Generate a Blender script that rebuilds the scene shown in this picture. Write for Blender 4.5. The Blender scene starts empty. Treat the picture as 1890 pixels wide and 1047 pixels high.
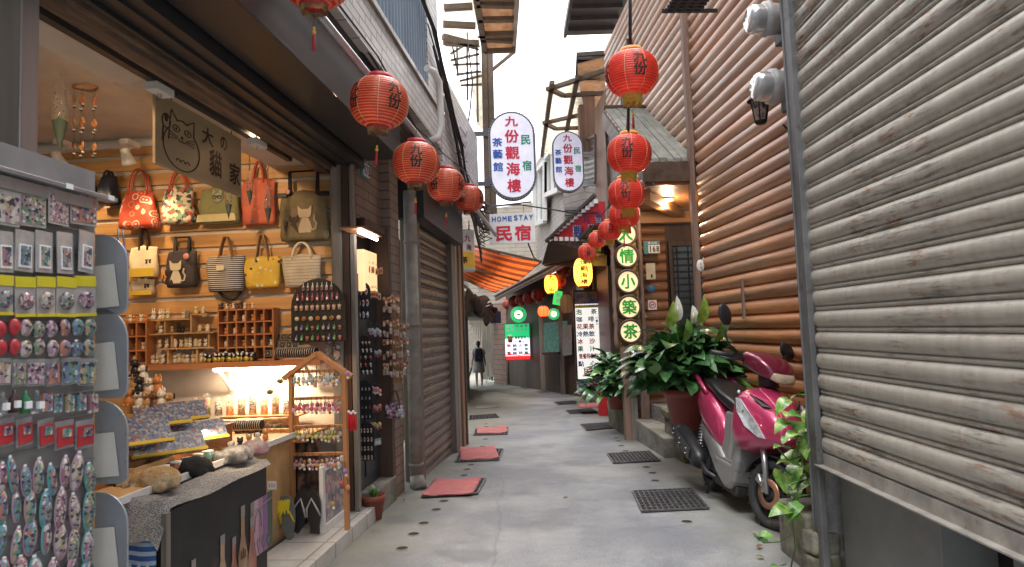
import bpy, bmesh, math, random
from mathutils import Matrix, Vector, Euler
random.seed(7)
R = math.radians
C = bpy.context.scene.collection
sc = bpy.context.scene
# ------------------------------------------------------------ camera
F = 1240.0
CAMP = Vector((0, 0, 1.3))
PITCH = math.atan(84 / F); ROLL = -0.035
CR = (Matrix.Rotation(R(90) + PITCH, 4, 'X') @ Matrix.Rotation(ROLL, 4, 'Z'))
cd = bpy.data.cameras.new('camera'); cam = bpy.data.objects.new('camera', cd); C.objects.link(cam)
cam.matrix_world = Matrix.Translation(CAMP) @ CR
cd.sensor_width = 36; cd.lens = F / 1890 * 36; cd.clip_start = 0.05; cd.clip_end = 500
cd.dof.use_dof = True; cd.dof.focus_distance = 6.5; cd.dof.aperture_fstop = 7.0
sc.camera = cam
CR3 = CR.to_3x3()
def ray(px, py): return CR3 @ Vector(((px - 945) / F, -(py - 523.5) / F, -1))
def P(px, py, d):                       # the point seen at a pixel of the photograph, d metres ahead
    r = ray(px, py); return CAMP + r * (d / r.y)
def pln(M, axis, c, px, py):            # where the sight line meets the plane local[axis] = c of frame M
    I = M.inverted(); o = I @ CAMP; r = I.to_3x3() @ ray(px, py)
    return o + r * ((c - o[axis]) / r[axis])
def gz(x, y):
    t = [(-50, 0.05), (0, .02), (4.5, 0), (6, -.03), (8, -.10), (10.5, -.22), (13, -.32), (15, -.38), (25, -.75), (60, -1.0), (500, -1.0)]
    for (a, za), (b, zb) in zip(t, t[1:]):
        if y <= b: return za + (zb - za) * (y - a) / (b - a)
    return -1.0
def G(px, py, up=0.0):                  # where the sight line meets the ground
    r = ray(px, py); lo, hi = 0.3, 90.0
    for _ in range(50):
        m = (lo + hi) / 2; p = CAMP + r * m
        if p.z > gz(p.x, p.y) + up: lo = m
        else: hi = m
    return CAMP + r * lo
ML = Matrix.Rotation(-math.atan(112 / F), 4, 'Z')     # frame of the left-hand house row
MR = Matrix.Rotation(math.atan(70 / F), 4, 'Z')       # frame of the log wall
MS = Matrix.Rotation(-math.atan(20 / F), 4, 'Z')      # frame of the right shutter front
T = Matrix.Translation
def Rz(a): return Matrix.Rotation(a, 4, 'Z')
def Rx(a): return Matrix.Rotation(a, 4, 'X')
def Ry(a): return Matrix.Rotation(a, 4, 'Y')
def S(x, y, z): return Matrix.Diagonal((x, y, z, 1))
# ------------------------------------------------------------ materials
def lin(c):
    if isinstance(c, str):
        c = c.lstrip('#'); c = [int(c[i:i + 2], 16) / 255 for i in (0, 2, 4)]
        c = [x / 12.92 if x < .04045 else ((x + .055) / 1.055) ** 2.4 for x in c]
    return (c[0], c[1], c[2], 1)
MC = {}
class NT:
    def __init__(s, m): s.t = m.node_tree; s.n = s.t.nodes; s.l = s.t.links
    def node(s, t, **k):
        n = s.n.new(t)
        for a, b in k.items(): setattr(n, a, b)
        return n
    def link(s, a, b): s.l.new(a, b)
    def mixc(s, f, a, b, blend='MIX'):
        m = s.node('ShaderNodeMix', data_type='RGBA', blend_type=blend)
        for i, v in ((0, f), (6, a), (7, b)):
            if hasattr(v, 'links'): s.link(v, m.inputs[i])
            else: m.inputs[i].default_value = v
        return m.outputs[2]
    def ramp(s, f, pts):
        r = s.node('ShaderNodeValToRGB'); e = r.color_ramp.elements
        while len(e) < len(pts): e.new(.5)
        for el, (p, c) in zip(e, pts): el.position = p; el.color = lin(c) if len(c) != 4 or isinstance(c, str) else c
        s.link(f, r.inputs[0]); return r.outputs[0]
    def coord(s, scale=(1, 1, 1), kind='Object', rot=(0, 0, 0)):
        t = s.node('ShaderNodeTexCoord'); m = s.node('ShaderNodeMapping'); m.inputs['Scale'].default_value = scale
        m.inputs['Rotation'].default_value = rot
        s.link(t.outputs[kind], m.inputs[0]); return m.outputs[0]
    def noise(s, v, sc_=5, det=4, rough=.6):
        n = s.node('ShaderNodeTexNoise'); n.inputs['Scale'].default_value = sc_; n.inputs['Detail'].default_value = det
        n.inputs['Roughness'].default_value = rough; s.link(v, n.inputs['Vector']); return n.outputs[0]
def newmat(name):
    m = bpy.data.materials.new(name); m.use_nodes = True
    t = NT(m); b = t.n['Principled BSDF']; return m, t, b
def mat(name, col='#888888', rough=.6, metal=0, col2=None, thr=(.45, .6), scale=3, st=(1, 1, 1), var=.12, vs=8, bump=0, bs=40, bst=None,
        emis=None, es=0, coat=0, trans=0, alpha=1, stain=None, stthr=(.6, .7), sts=6, stst=None):
    if name in MC: return MC[name]
    m, t, b = newmat(name); col = lin(col)
    v = t.coord(st); o = col
    if col2 is not None:
        n = t.noise(v, scale)
        f = t.ramp(n, [(thr[0], (0, 0, 0)), (thr[1], (1, 1, 1))]); o = t.mixc(f, col, lin(col2))
    if var:
        n2 = t.noise(v, vs, 3); f2 = t.ramp(n2, [(.3, (1 - var,) * 3), (.7, (1 + var,) * 3)])
        o = t.mixc(1.0, o, f2, 'MULTIPLY')
    if stain is not None:
        v3 = t.coord(stst or (1, 1, 1)); n3 = t.noise(v3, sts, 6, .7)
        f3 = t.ramp(n3, [(stthr[0], (0, 0, 0)), (stthr[1], (1, 1, 1))]); o = t.mixc(f3, o, lin(stain))
    if hasattr(o, 'links'): t.link(o, b.inputs['Base Color'])
    else: b.inputs['Base Color'].default_value = o
    b.inputs['Roughness'].default_value = rough; b.inputs['Metallic'].default_value = metal
    b.inputs['Coat Weight'].default_value = coat; b.inputs['Transmission Weight'].default_value = trans; b.inputs['Alpha'].default_value = alpha
    if emis is not None:
        b.inputs['Emission Color'].default_value = lin(emis); b.inputs['Emission Strength'].default_value = es
    if bump:
        v4 = t.coord(bst or st); n4 = t.noise(v4, bs, 5); bn = t.node('ShaderNodeBump'); bn.inputs['Strength'].default_value = bump
        bn.inputs['Distance'].default_value = .01; t.link(n4, bn.inputs['Height']); t.link(bn.outputs[0], b.inputs['Normal'])
    MC[name] = m; return m
def pmat(name, col):                      # plain tinted plastic or paint, one per colour
    return mat(name, col, .45, var=.08, vs=30)
def thin(name, col, tr=.4, rough=.5):     # paper or cloth that lets light through
    if name in MC: return MC[name]
    m, t, b = newmat(name)
    v = t.coord((1, 1, 1)); n = t.noise(v, 9, 4); f = t.ramp(n, [(.3, (.8,) * 3), (.7, (1.15,) * 3)]); o = t.mixc(1.0, lin(col), f, 'MULTIPLY')
    t.link(o, b.inputs['Base Color']); b.inputs['Roughness'].default_value = rough; b.inputs['Coat Weight'].default_value = .15
    tl = t.node('ShaderNodeBsdfTranslucent'); t.link(o, tl.inputs[0]); mx = t.node('ShaderNodeMixShader'); mx.inputs[0].default_value = tr
    t.link(b.outputs[0], mx.inputs[1]); t.link(tl.outputs[0], mx.inputs[2]); t.link(mx.outputs[0], t.n['Material Output'].inputs[0])
    MC[name] = m; return m
# ------------------------------------------------------------ mesh builder
class MB:
    def __init__(s, M=None): s.v = []; s.f = []; s.m = []; s.sm = []; s.M = M or Matrix.Identity(4)
    def add(s, vs, fs, mi=0, smooth=False):
        o = len(s.v); M = s.M
        s.v += [M @ Vector(p) for p in vs]; s.f += [[i + o for i in f] for f in fs]
        s.m += [mi] * len(fs); s.sm += [smooth] * len(fs); return s
    def box(s, x0, x1, y0, y1, z0, z1, mi=0):
        if x0 > x1: x0, x1 = x1, x0
        if y0 > y1: y0, y1 = y1, y0
        if z0 > z1: z0, z1 = z1, z0
        return s.add([(x, y, z) for x in (x0, x1) for y in (y0, y1) for z in (z0, z1)],
                     [(0, 1, 3, 2), (4, 6, 7, 5), (0, 4, 5, 1), (2, 3, 7, 6), (0, 2, 6, 4), (1, 5, 7, 3)], mi)
    def boxm(s, M, sx, sy, sz, mi=0):
        o = s.M; s.M = o @ M; s.box(-sx / 2, sx / 2, -sy / 2, sy / 2, -sz / 2, sz / 2, mi); s.M = o; return s
    def bar(s, a, b, w, h=None, mi=0):
        a, b = Vector(a), Vector(b); h = h or w; d = b - a; L = d.length
        q = d.to_track_quat('Y', 'Z').to_matrix().to_4x4()
        return s.boxm(T((a + b) / 2) @ q, w, L, h, mi)
    def tube(s, pts, r, n=8, mi=0, cap=True, smooth=True):
        pts = [Vector(p) for p in pts]; rs = r if isinstance(r, (list, tuple)) else [r] * len(pts)
        vs = []; fs = []; up = None
        for i, p in enumerate(pts):
            d = (pts[min(i + 1, len(pts) - 1)] - pts[max(i - 1, 0)])
            d = d.normalized() if d.length > 1e-9 else Vector((0, 0, 1))
            if up is None: up = Vector((0, 0, 1)) if abs(d.z) < .9 else Vector((1, 0, 0))
            a = up.cross(d); a = a.normalized() if a.length > 1e-6 else Vector((1, 0, 0)); b = d.cross(a).normalized(); up = b
            for k in range(n):
                t = 2 * math.pi * k / n; vs.append(p + (a * math.cos(t) + b * math.sin(t)) * rs[i])
        for i in range(len(pts) - 1):
            for k in range(n): fs.append((i * n + k, i * n + (k + 1) % n, (i + 1) * n + (k + 1) % n, (i + 1) * n + k))
        s.add(vs, fs, mi, smooth)
        if cap:
            o = len(s.v) - len(vs)
            s.f.append(list(range(o + n - 1, o - 1, -1))); s.f.append(list(range(len(s.v) - n, len(s.v)))); s.m += [mi] * 2; s.sm += [False] * 2
        return s
    def lathe(s, prof, n=24, mi=0, M=None, smooth=True, mis=None):
        o = s.M
        if M is not None: s.M = o @ M
        vs = [(r * math.cos(2 * math.pi * k / n), r * math.sin(2 * math.pi * k / n), z) for r, z in prof for k in range(n)]
        for i in range(len(prof) - 1):
            fs = [(i * n + k, i * n + (k + 1) % n, (i + 1) * n + (k + 1) % n, (i + 1) * n + k) for k in range(n)]
            if i == 0: s.add(vs, fs, mis[0] if mis else mi, smooth); b = len(s.v) - len(vs)
            else: s.f += [[j + b for j in f] for f in fs]; s.m += [mis[i] if mis else mi] * n; s.sm += [smooth] * n
        s.M = o; return s
    def ell(s, c, r, n=12, mi=0, M=None):
        if not isinstance(r, (list, tuple)): r = (r, r, r)
        k = max(4, n // 2)
        pr = [(max(1e-4, math.cos(-math.pi / 2 + math.pi * i / k)), math.sin(-math.pi / 2 + math.pi * i / k)) for i in range(k + 1)]
        return s.lathe(pr, n, mi, T(Vector(c)) @ (M or Matrix.Identity(4)) @ S(*r))
    def poly(s, pts, d=(0, 0, 0), mi=0):           # polygon, extruded by the vector d
        d = Vector(d); n = len(pts); pts = [Vector(p) for p in pts]
        if d.length < 1e-9: return s.add(pts, [list(range(n))], mi)
        return s.add(pts + [p + d for p in pts], [list(range(n - 1, -1, -1)), list(range(n, 2 * n))] + [(i, (i + 1) % n, n + (i + 1) % n, n + i) for i in range(n)], mi)
    def grid(s, fn, nu, nv, mi=0, smooth=True):
        vs = [fn(i / nu, j / nv) for i in range(nu + 1) for j in range(nv + 1)]
        return s.add(vs, [(i * (nv + 1) + j, (i + 1) * (nv + 1) + j, (i + 1) * (nv + 1) + j + 1, i * (nv + 1) + j + 1) for i in range(nu) for j in range(nv)], mi, smooth)
    def loft(s, rings, mi=0, closed=True, cap=True, smooth=True):
        n = len(rings[0]); vs = [p for r in rings for p in r]; e = n if closed else n - 1
        s.add(vs, [(i * n + k, i * n + (k + 1) % n, (i + 1) * n + (k + 1) % n, (i + 1) * n + k) for i in range(len(rings) - 1) for k in range(e)], mi, smooth)
        if cap:
            o = len(s.v) - len(vs); s.f.append(list(range(o + n - 1, o - 1, -1))); s.f.append(list(range(len(s.v) - n, len(s.v)))); s.m += [mi] * 2; s.sm += [False] * 2
        return s
    def build(s, name, mats, parent=None, frame=None, bevel=0, sub=0, seg=2, solid=0, **tags):
        if not isinstance(mats, (list, tuple)): mats = [mats]
        if parent is not None: fr = WM[parent.name]
        elif frame is not None: fr = frame
        else:
            xs = [p.x for p in s.v]; ys = [p.y for p in s.v]; zs = [p.z for p in s.v]
            fr = T(((min(xs) + max(xs)) / 2, (min(ys) + max(ys)) / 2, min(zs)))
        I = fr.inverted()
        me = bpy.data.meshes.new(name); me.from_pydata([I @ p for p in s.v], [], s.f)
        for m in mats: me.materials.append(m)
        me.polygons.foreach_set('material_index', s.m); me.polygons.foreach_set('use_smooth', s.sm)
        me.validate(); me.update()
        o = bpy.data.objects.new(name, me); C.objects.link(o)
        if parent is not None: o.parent = parent
        else: o.matrix_world = fr
        WM[o.name] = fr
        if solid: mo = o.modifiers.new('s', 'SOLIDIFY'); mo.thickness = solid; mo.offset = 0
        if bevel: mo = o.modifiers.new('b', 'BEVEL'); mo.width = bevel; mo.segments = seg; mo.limit_method = 'ANGLE'; mo.angle_limit = R(35)
        if sub: mo = o.modifiers.new('u', 'SUBSURF'); mo.levels = sub; mo.render_levels = sub
        for k, v in tags.items(): o[k] = v
        return o
WM = {}
def tag(o, label=None, category=None, group=None, kind=None):
    for k, v in (('label', label), ('category', category), ('group', group), ('kind', kind)):
        if v: o[k] = v
    return o
def thing(name, label, cat, M=None, group=None):
    o = bpy.data.objects.new(name, None); C.objects.link(o); o.empty_display_size = .05
    M = M or Matrix.Identity(4); o.matrix_world = M; WM[o.name] = M
    return tag(o, label, cat, group)
def dup(o, M, label=None, parent=None):           # copy of a thing with copies of its parts and sub-parts
    c = o.copy(); C.objects.link(c)
    if parent is None: c.matrix_world = M; WM[c.name] = M
    else: c.parent = parent
    if label: c['label'] = label
    for ch in list(o.children): dup(ch, None, None, c)
    return c
def shift(o, M): o.matrix_world = M; WM[o.name] = M
# ------------------------------------------------------------ lettering
TC = {}
def glyph(s, bold=0.0):
    k = (s, bold)
    if k not in TC:
        cu = bpy.data.curves.new('t', 'FONT'); cu.body = s; cu.size = 1; cu.offset = bold; cu.resolution_u = 3
        ob = bpy.data.objects.new('t', cu); C.objects.link(ob); dg = bpy.context.evaluated_depsgraph_get(); dg.update()
        me = bpy.data.meshes.new_from_object(ob.evaluated_get(dg))
        vs = [v.co.copy() for v in me.vertices]; fs = [list(p.vertices) for p in me.polygons]
        bpy.data.objects.remove(ob); bpy.data.curves.remove(cu); bpy.data.meshes.remove(me)
        if vs:
            x0 = min(v.x for v in vs); x1 = max(v.x for v in vs); y0 = min(v.y for v in vs); y1 = max(v.y for v in vs)
        else: x0 = x1 = y0 = y1 = 0
        TC[k] = (vs, fs, x0, x1, y0, y1)
    return TC[k]
def put(mb, s, o, u, v, w, h, mi=0, bold=.012, fn=None):     # string s filling the box w x h centred at o on axes u, v
    vs, fs, x0, x1, y0, y1 = glyph(s, 0.0)
    if not vs: return
    u, v, o = Vector(u).normalized(), Vector(v).normalized(), Vector(o); nn = u.cross(v)
    e = bold * .8; sx = w / (max(1e-6, x1 - x0) + 2 * e); sy = h / (max(1e-6, y1 - y0) + 2 * e); cx = (x0 + x1) / 2; cy = (y0 + y1) / 2
    offs = [(0, 0)] if e < .004 else [(0, 0), (e, e), (-e, e), (e, -e), (-e, -e)]
    for k, (ox, oy) in enumerate(offs):
        if fn: mb.add([fn((p.x - cx + ox) * sx, (p.y - cy + oy) * sy) for p in vs], fs, mi)
        else: mb.add([o + u * ((p.x - cx + ox) * sx) + v * ((p.y - cy + oy) * sy) + nn * (k * .0004) for p in vs], fs, mi)
NUM = ['first', 'second', 'third', 'fourth', 'fifth', 'sixth', 'seventh', 'eighth', 'ninth', 'tenth', 'eleventh', 'twelfth', 'thirteenth', 'fourteenth']
# ------------------------------------------------------------ light
w = bpy.data.worlds.new('World'); sc.world = w; w.use_nodes = True
nt = w.node_tree; bg = nt.nodes['Background']; sky = nt.nodes.new('ShaderNodeTexSky'); sky.sky_type = 'NISHITA'; sky.sun_disc = False
sky.sun_elevation = R(62); sky.sun_rotation = R(20); sky.dust_density = 6; sky.air_density = 1; sky.ozone_density = 1
hs = nt.nodes.new('ShaderNodeHueSaturation'); hs.inputs['Saturation'].default_value = .35
nt.links.new(sky.outputs[0], hs.inputs['Color']); nt.links.new(hs.outputs[0], bg.inputs[0]); bg.inputs[1].default_value = .15
sl = bpy.data.lights.new('sun', 'SUN'); sl.energy = 1.0; sl.angle = R(25); sl.color = (1, .97, .92)
so = bpy.data.objects.new('sun', sl); C.objects.link(so); so.rotation_euler = (R(28), 0, R(-20))
sc.view_settings.view_transform = 'Standard'; sc.view_settings.look = 'None'; sc.view_settings.exposure = 1.58
sc.cycles.max_bounces = 8; sc.cycles.diffuse_bounces = 4; sc.cycles.glossy_bounces = 3; sc.cycles.transmission_bounces = 6; sc.cycles.transparent_max_bounces = 8
sc.cycles.sample_clamp_indirect = 6; sc.cycles.use_denoising = True
def lamp(kind, loc, energy, col=(1, .75, .5), size=.05, target=None, spot=70, blend=.5):
    l = bpy.data.lights.new('lamp_light', kind); l.energy = energy; l.color = col
    o = bpy.data.objects.new('lamp_light', l); C.objects.link(o); o.location = loc
    if kind == 'SPOT': l.spot_size = R(spot); l.spot_blend = blend; l.shadow_soft_size = size
    elif kind == 'AREA': l.shape = 'RECTANGLE'; l.size = size[0]; l.size_y = size[1]
    else: l.shadow_soft_size = size
    if target is not None: o.rotation_euler = (Vector(target) - Vector(loc)).to_track_quat('-Z', 'Y').to_euler()
    return o
# ============================================================ materials of the setting
def ground_mat():
    m, t, b = newmat('concrete_lane'); v = t.coord()
    n1 = t.noise(v, .9, 5, .65); n2 = t.noise(v, 7, 6, .7); n3 = t.noise(v, 130, 3, .7)
    c = t.mixc(t.ramp(n1, [(.42, (0, 0, 0)), (.6, (1, 1, 1))]), lin((.185, .192, .212)), lin((.29, .295, .30)))
    c = t.mixc(1.0, c, t.ramp(n2, [(.3, (.78,) * 3), (.7, (1.14,) * 3)]), 'MULTIPLY')
    c = t.mixc(1.0, c, t.ramp(n3, [(.25, (.6,) * 3), (.7, (1.25,) * 3)]), 'MULTIPLY')
    sp = t.node('ShaderNodeSeparateXYZ'); t.link(v, sp.inputs[0])
    def math_(op, a, b_=0.0, c_=None):
        k = t.node('ShaderNodeMath', operation=op)
        for i, q in enumerate((a, b_, c_)):
            if q is None: continue
            if hasattr(q, 'links'): t.link(q, k.inputs[i])
            else: k.inputs[i].default_value = q
        return k.outputs[0]
    wob = math_('MULTIPLY', math_('SUBTRACT', t.noise(v, 2.2, 6, .75), .5), 1.3)
    lf = math_('ADD', math_('SUBTRACT', sp.outputs[0], math_('MULTIPLY', sp.outputs[1], .09)), wob)       # lateral distance from the left house row
    rt = math_('ADD', sp.outputs[0], wob)
    ml = t.node('ShaderNodeMapRange'); ml.inputs[1].default_value = -.85; ml.inputs[2].default_value = -1.5; t.link(lf, ml.inputs[0])
    mr = t.node('ShaderNodeMapRange'); mr.inputs[1].default_value = 1.05; mr.inputs[2].default_value = 1.7; t.link(rt, mr.inputs[0])
    edge = math_('MULTIPLY', math_('MAXIMUM', ml.outputs[0], mr.outputs[0]), .8)
    c = t.mixc(edge, c, lin((.21, .21, .16)))
    n5 = t.noise(v, 1.7, 3, .5)
    c = t.mixc(t.ramp(n5, [(.58, (0, 0, 0)), (.66, (.55,) * 3)]), c, lin((.13, .13, .14)))
    vo = t.node('ShaderNodeTexVoronoi', feature='DISTANCE_TO_EDGE'); vo.inputs['Scale'].default_value = .55
    mp = t.node('ShaderNodeMix', data_type='VECTOR'); mp.inputs[0].default_value = .12; t.link(v, mp.inputs[4])
    nn = t.node('ShaderNodeTexNoise'); nn.inputs['Scale'].default_value = 3; t.link(v, nn.inputs['Vector']); t.link(nn.outputs[1], mp.inputs[5]); t.link(mp.outputs[1], vo.inputs['Vector'])
    c = t.mixc(t.ramp(vo.outputs[0], [(.0, (.35,) * 3), (.006, (0, 0, 0))]), c, lin((.09, .09, .09)))
    t.link(c, b.inputs['Base Color'])
    t.link(t.ramp(n2, [(.3, (.5,) * 3), (.7, (.85,) * 3)]), b.inputs['Roughness'])
    bn = t.node('ShaderNodeBump'); bn.inputs['Strength'].default_value = .35; bn.inputs['Distance'].default_value = .006
    t.link(math_('ADD', n3, math_('MULTIPLY', n2, 2)), bn.inputs['Height']); t.link(bn.outputs[0], b.inputs['Normal']); return m
def brickmat(name, c1, c2, mortar, bw, bh, ms=.01, rot=(0, 0, 0), rough=.6, off=.5, bump=.3, dirt=None, swz=None):
    """bricks or tiles laid in local y (along) and z (up); swz='xz' for walls across"""
    m, t, b = newmat(name); tc = t.node('ShaderNodeTexCoord'); sp = t.node('ShaderNodeSeparateXYZ'); t.link(tc.outputs['Object'], sp.inputs[0])
    cb = t.node('ShaderNodeCombineXYZ')
    a, bb = {'yz': (1, 2), 'xz': (0, 2), 'xy': (0, 1), 'yx': (1, 0)}[swz or 'yz']
    t.link(sp.outputs[a], cb.inputs[0]); t.link(sp.outputs[bb], cb.inputs[1])
    br = t.node('ShaderNodeTexBrick', offset=off); br.inputs['Color1'].default_value = lin(c1); br.inputs['Color2'].default_value = lin(c2); br.inputs['Mortar'].default_value = lin(mortar)
    br.inputs['Scale'].default_value = 1; br.inputs['Mortar Size'].default_value = ms; br.inputs['Brick Width'].default_value = bw; br.inputs['Row Height'].default_value = bh; br.inputs['Mortar Smooth'].default_value = .1
    t.link(cb.outputs[0], br.inputs[0]); o = br.outputs[0]
    v = t.coord(); n = t.noise(v, 4, 5, .7); o = t.mixc(1.0, o, t.ramp(n, [(.3, (.75,) * 3), (.7, (1.12,) * 3)]), 'MULTIPLY')
    if dirt: o = t.mixc(t.ramp(t.noise(v, 2.3, 7, .75), [(.5, (0, 0, 0)), (.72, (.8,) * 3)]), o, lin(dirt))
    t.link(o, b.inputs['Base Color']); b.inputs['Roughness'].default_value = rough
    bn = t.node('ShaderNodeBump'); bn.inputs['Strength'].default_value = bump; bn.inputs['Distance'].default_value = .01; bn.invert = True
    t.link(br.outputs[1], bn.inputs['Height']); t.link(bn.outputs[0], b.inputs['Normal']); MC[name] = m; return m
def woodmat(name, c1, c2, axis='y', rough=.5, grain=60, coat=0, stain=None, stthr=(.55, .7), bump=.25):
    m, t, b = newmat(name)
    k = {'x': (.9, grain / 4, grain / 4), 'y': (grain / 4, .9, grain / 4), 'z': (grain / 4, grain / 4, .9)}[axis]
    v = t.coord(k); n = t.noise(v, 1.0, 6, .65); k2 = tuple(q * .22 for q in k); n2 = t.noise(t.coord(k2), 1.0, 4, .6)
    o = t.mixc(t.ramp(n, [(.32, (0, 0, 0)), (.68, (1, 1, 1))]), lin(c1), lin(c2))
    o = t.mixc(1.0, o, t.ramp(n2, [(.3, (.68,) * 3), (.7, (1.22,) * 3)]), 'MULTIPLY')
    if stain: o = t.mixc(t.ramp(t.noise(t.coord(tuple(q * .5 for q in k)), 1.3, 7, .75), [(stthr[0], (0, 0, 0)), (stthr[1], (1, 1, 1))]), o, lin(stain))
    t.link(o, b.inputs['Base Color']); b.inputs['Coat Weight'].default_value = coat; b.inputs['Coat Roughness'].default_value = .3
    t.link(t.ramp(n, [(.3, (rough - .12,) * 3), (.7, (rough + .15,) * 3)]), b.inputs['Roughness'])
    bn = t.node('ShaderNodeBump'); bn.inputs['Strength'].default_value = bump; bn.inputs['Distance'].default_value = .006
    t.link(n, bn.inputs['Height']); t.link(bn.outputs[0], b.inputs['Normal']); MC[name] = m; return m
def shuttermat(name, base, dark, rust, rough=.42, metal=.35, rthr=(.63, .7)):
    m, t, b = newmat(name)
    v = t.coord((20, 4.5, 55)); n = t.noise(v, 1.0, 6, .7); n2 = t.noise(t.coord((3, .7, 3)), 1.0, 5, .7)
    o = t.mixc(1.0, lin(base), t.ramp(n2, [(.25, (.86,) * 3), (.75, (1.07,) * 3)]), 'MULTIPLY')
    patch = t.noise(t.coord((1, 1, 1)), 1.6, 3, .6)
    f = t.mixc(1.0, t.ramp(n, [(.515, (0, 0, 0)), (.60, (.85, .85, .85))]), t.ramp(patch, [(.42, (0, 0, 0)), (.58, (1, 1, 1))]), 'MULTIPLY')
    o = t.mixc(f, o, lin(dark))
    n4 = t.noise(t.coord((15, 7, 38)), 1.0, 6, .7)
    f = t.mixc(1.0, t.ramp(n4, [(rthr[0], (0, 0, 0)), (rthr[1], (1, 1, 1))]), t.ramp(patch, [(.4, (.2,) * 3), (.6, (1, 1, 1))]), 'MULTIPLY')
    o = t.mixc(f, o, lin(rust))
    o = t.mixc(1.0, o, t.ramp(t.noise(t.coord((1.2, 30, 1.2)), 1.0, 3, .6), [(.3, (.86,) * 3), (.7, (1.08,) * 3)]), 'MULTIPLY')
    t.link(o, b.inputs['Base Color']); b.inputs['Metallic'].default_value = metal
    t.link(t.ramp(n, [(.3, (rough - .04,) * 3), (.75, (rough + .15,) * 3)]), b.inputs['Roughness'])
    bn = t.node('ShaderNodeBump'); bn.inputs['Strength'].default_value = .12; bn.inputs['Distance'].default_value = .004
    t.link(n2, bn.inputs['Height']); t.link(bn.outputs[0], b.inputs['Normal']); MC[name] = m; return m
m_ground = ground_mat()
m_black = mat('black_painted_metal', (.02, .021, .024), .42, var=.25, vs=3, coat=.1, bump=.05, bs=6)
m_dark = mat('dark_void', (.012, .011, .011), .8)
m_white = mat('white_paint', (.72, .71, .68), .55, var=.06)
m_cream = mat('cream_plaster', (.62, .56, .47), .75, var=.1, vs=4, stain=(.5, .42, .33), sts=2.5)
m_steel = mat('brushed_steel', (.42, .43, .45), .35, .8, var=.15, vs=3, st=(6, 6, .5), bump=.03)
m_dsteel = mat('dull_steel', (.17, .175, .185), .5, .5, var=.2, vs=5, stain=(.08, .075, .07), sts=5)
m_iron = mat('grate_iron', (.15, .145, .15), .55, .6, var=.3, vs=25, stain=(.13, .09, .06), sts=18)
m_rust = mat('rusty_beam', (.12, .085, .065), .7, .2, col2=(.22, .14, .09), scale=6, st=(3, .6, 3), bump=.2)
m_conc = mat('old_concrete', (.26, .25, .225), .85, col2=(.17, .165, .145), scale=3, var=.2, vs=18, bump=.5, bs=30, stain=(.14, .15, .07), stthr=(.55, .75), sts=2.5)
m_conc2 = mat('grey_concrete', (.33, .325, .31), .8, col2=(.24, .235, .22), scale=4, var=.2, vs=18, bump=.4, bs=40)
m_stone = mat('mossy_stone', (.20, .185, .15), .9, col2=(.10, .095, .075), scale=5, var=.35, vs=14, bump=1, bs=12, stain=(.15, .16, .05), stthr=(.5, .7), sts=4)
m_pine = woodmat('pine_plank', (.50, .255, .09), (.68, .40, .16), 'x', .45, 70)
m_pinez = woodmat('pine_post', (.42, .18, .07), (.55, .27, .11), 'z', .45, 60)
m_log = woodmat('log_varnish', (.37, .12, .042), (.70, .31, .12), 'y', .38, 60, coat=.28, stain=(.12, .085, .065), stthr=(.54, .66), bump=.5)
def log_tones(m):  # uneven tone from log to log, paler in patches towards the top
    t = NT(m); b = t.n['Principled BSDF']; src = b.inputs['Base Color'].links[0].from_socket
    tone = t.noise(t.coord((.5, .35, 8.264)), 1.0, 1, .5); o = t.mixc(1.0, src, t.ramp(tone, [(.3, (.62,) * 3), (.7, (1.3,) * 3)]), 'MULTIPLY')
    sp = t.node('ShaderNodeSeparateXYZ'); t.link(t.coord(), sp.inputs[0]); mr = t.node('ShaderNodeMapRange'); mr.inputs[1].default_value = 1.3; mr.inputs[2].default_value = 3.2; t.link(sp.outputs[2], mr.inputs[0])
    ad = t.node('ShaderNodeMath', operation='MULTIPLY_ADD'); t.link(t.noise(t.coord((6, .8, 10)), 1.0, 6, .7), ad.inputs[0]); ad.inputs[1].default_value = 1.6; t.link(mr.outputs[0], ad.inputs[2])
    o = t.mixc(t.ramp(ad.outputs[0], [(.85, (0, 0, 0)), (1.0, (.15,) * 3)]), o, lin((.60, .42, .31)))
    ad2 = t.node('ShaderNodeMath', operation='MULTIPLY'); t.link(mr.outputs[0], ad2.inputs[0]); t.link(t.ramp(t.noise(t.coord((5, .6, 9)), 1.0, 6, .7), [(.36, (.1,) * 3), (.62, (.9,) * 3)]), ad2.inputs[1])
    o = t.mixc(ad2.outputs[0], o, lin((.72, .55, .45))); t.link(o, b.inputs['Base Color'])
log_tones(m_log); m_logw = m_log
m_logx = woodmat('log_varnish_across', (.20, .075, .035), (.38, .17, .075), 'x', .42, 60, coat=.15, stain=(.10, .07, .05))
m_trim = woodmat('worn_trim', (.17, .10, .075), (.30, .20, .155), 'z', .6, 60)
m_slate = woodmat('grey_board', (.16, .165, .145), (.30, .30, .265), 'y', .7, 50, stain=(.28, .20, .13), stthr=(.6, .72), bump=.5)
m_dwood = woodmat('dark_wood', (.045, .025, .018), (.11, .06, .04), 'z', .5, 50)
m_dwoody = woodmat('dark_wood_beam', (.05, .03, .02), (.12, .07, .045), 'y', .5, 50)
m_gwood = woodmat('grey_wood_post', (.15, .13, .11), (.30, .27, .235), 'z', .7, 50, stain=(.09, .09, .055))
m_tile = brickmat('white_wall_tile', (.62, .62, .60), (.52, .52, .51), (.20, .19, .18), .227, .06, .006, rough=.3, dirt=(.36, .33, .28))
m_tileb = brickmat('brown_soffit_tile', (.30, .22, .17), (.24, .17, .13), (.10, .08, .07), .227, .06, .006, swz='yx', rough=.45)
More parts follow.
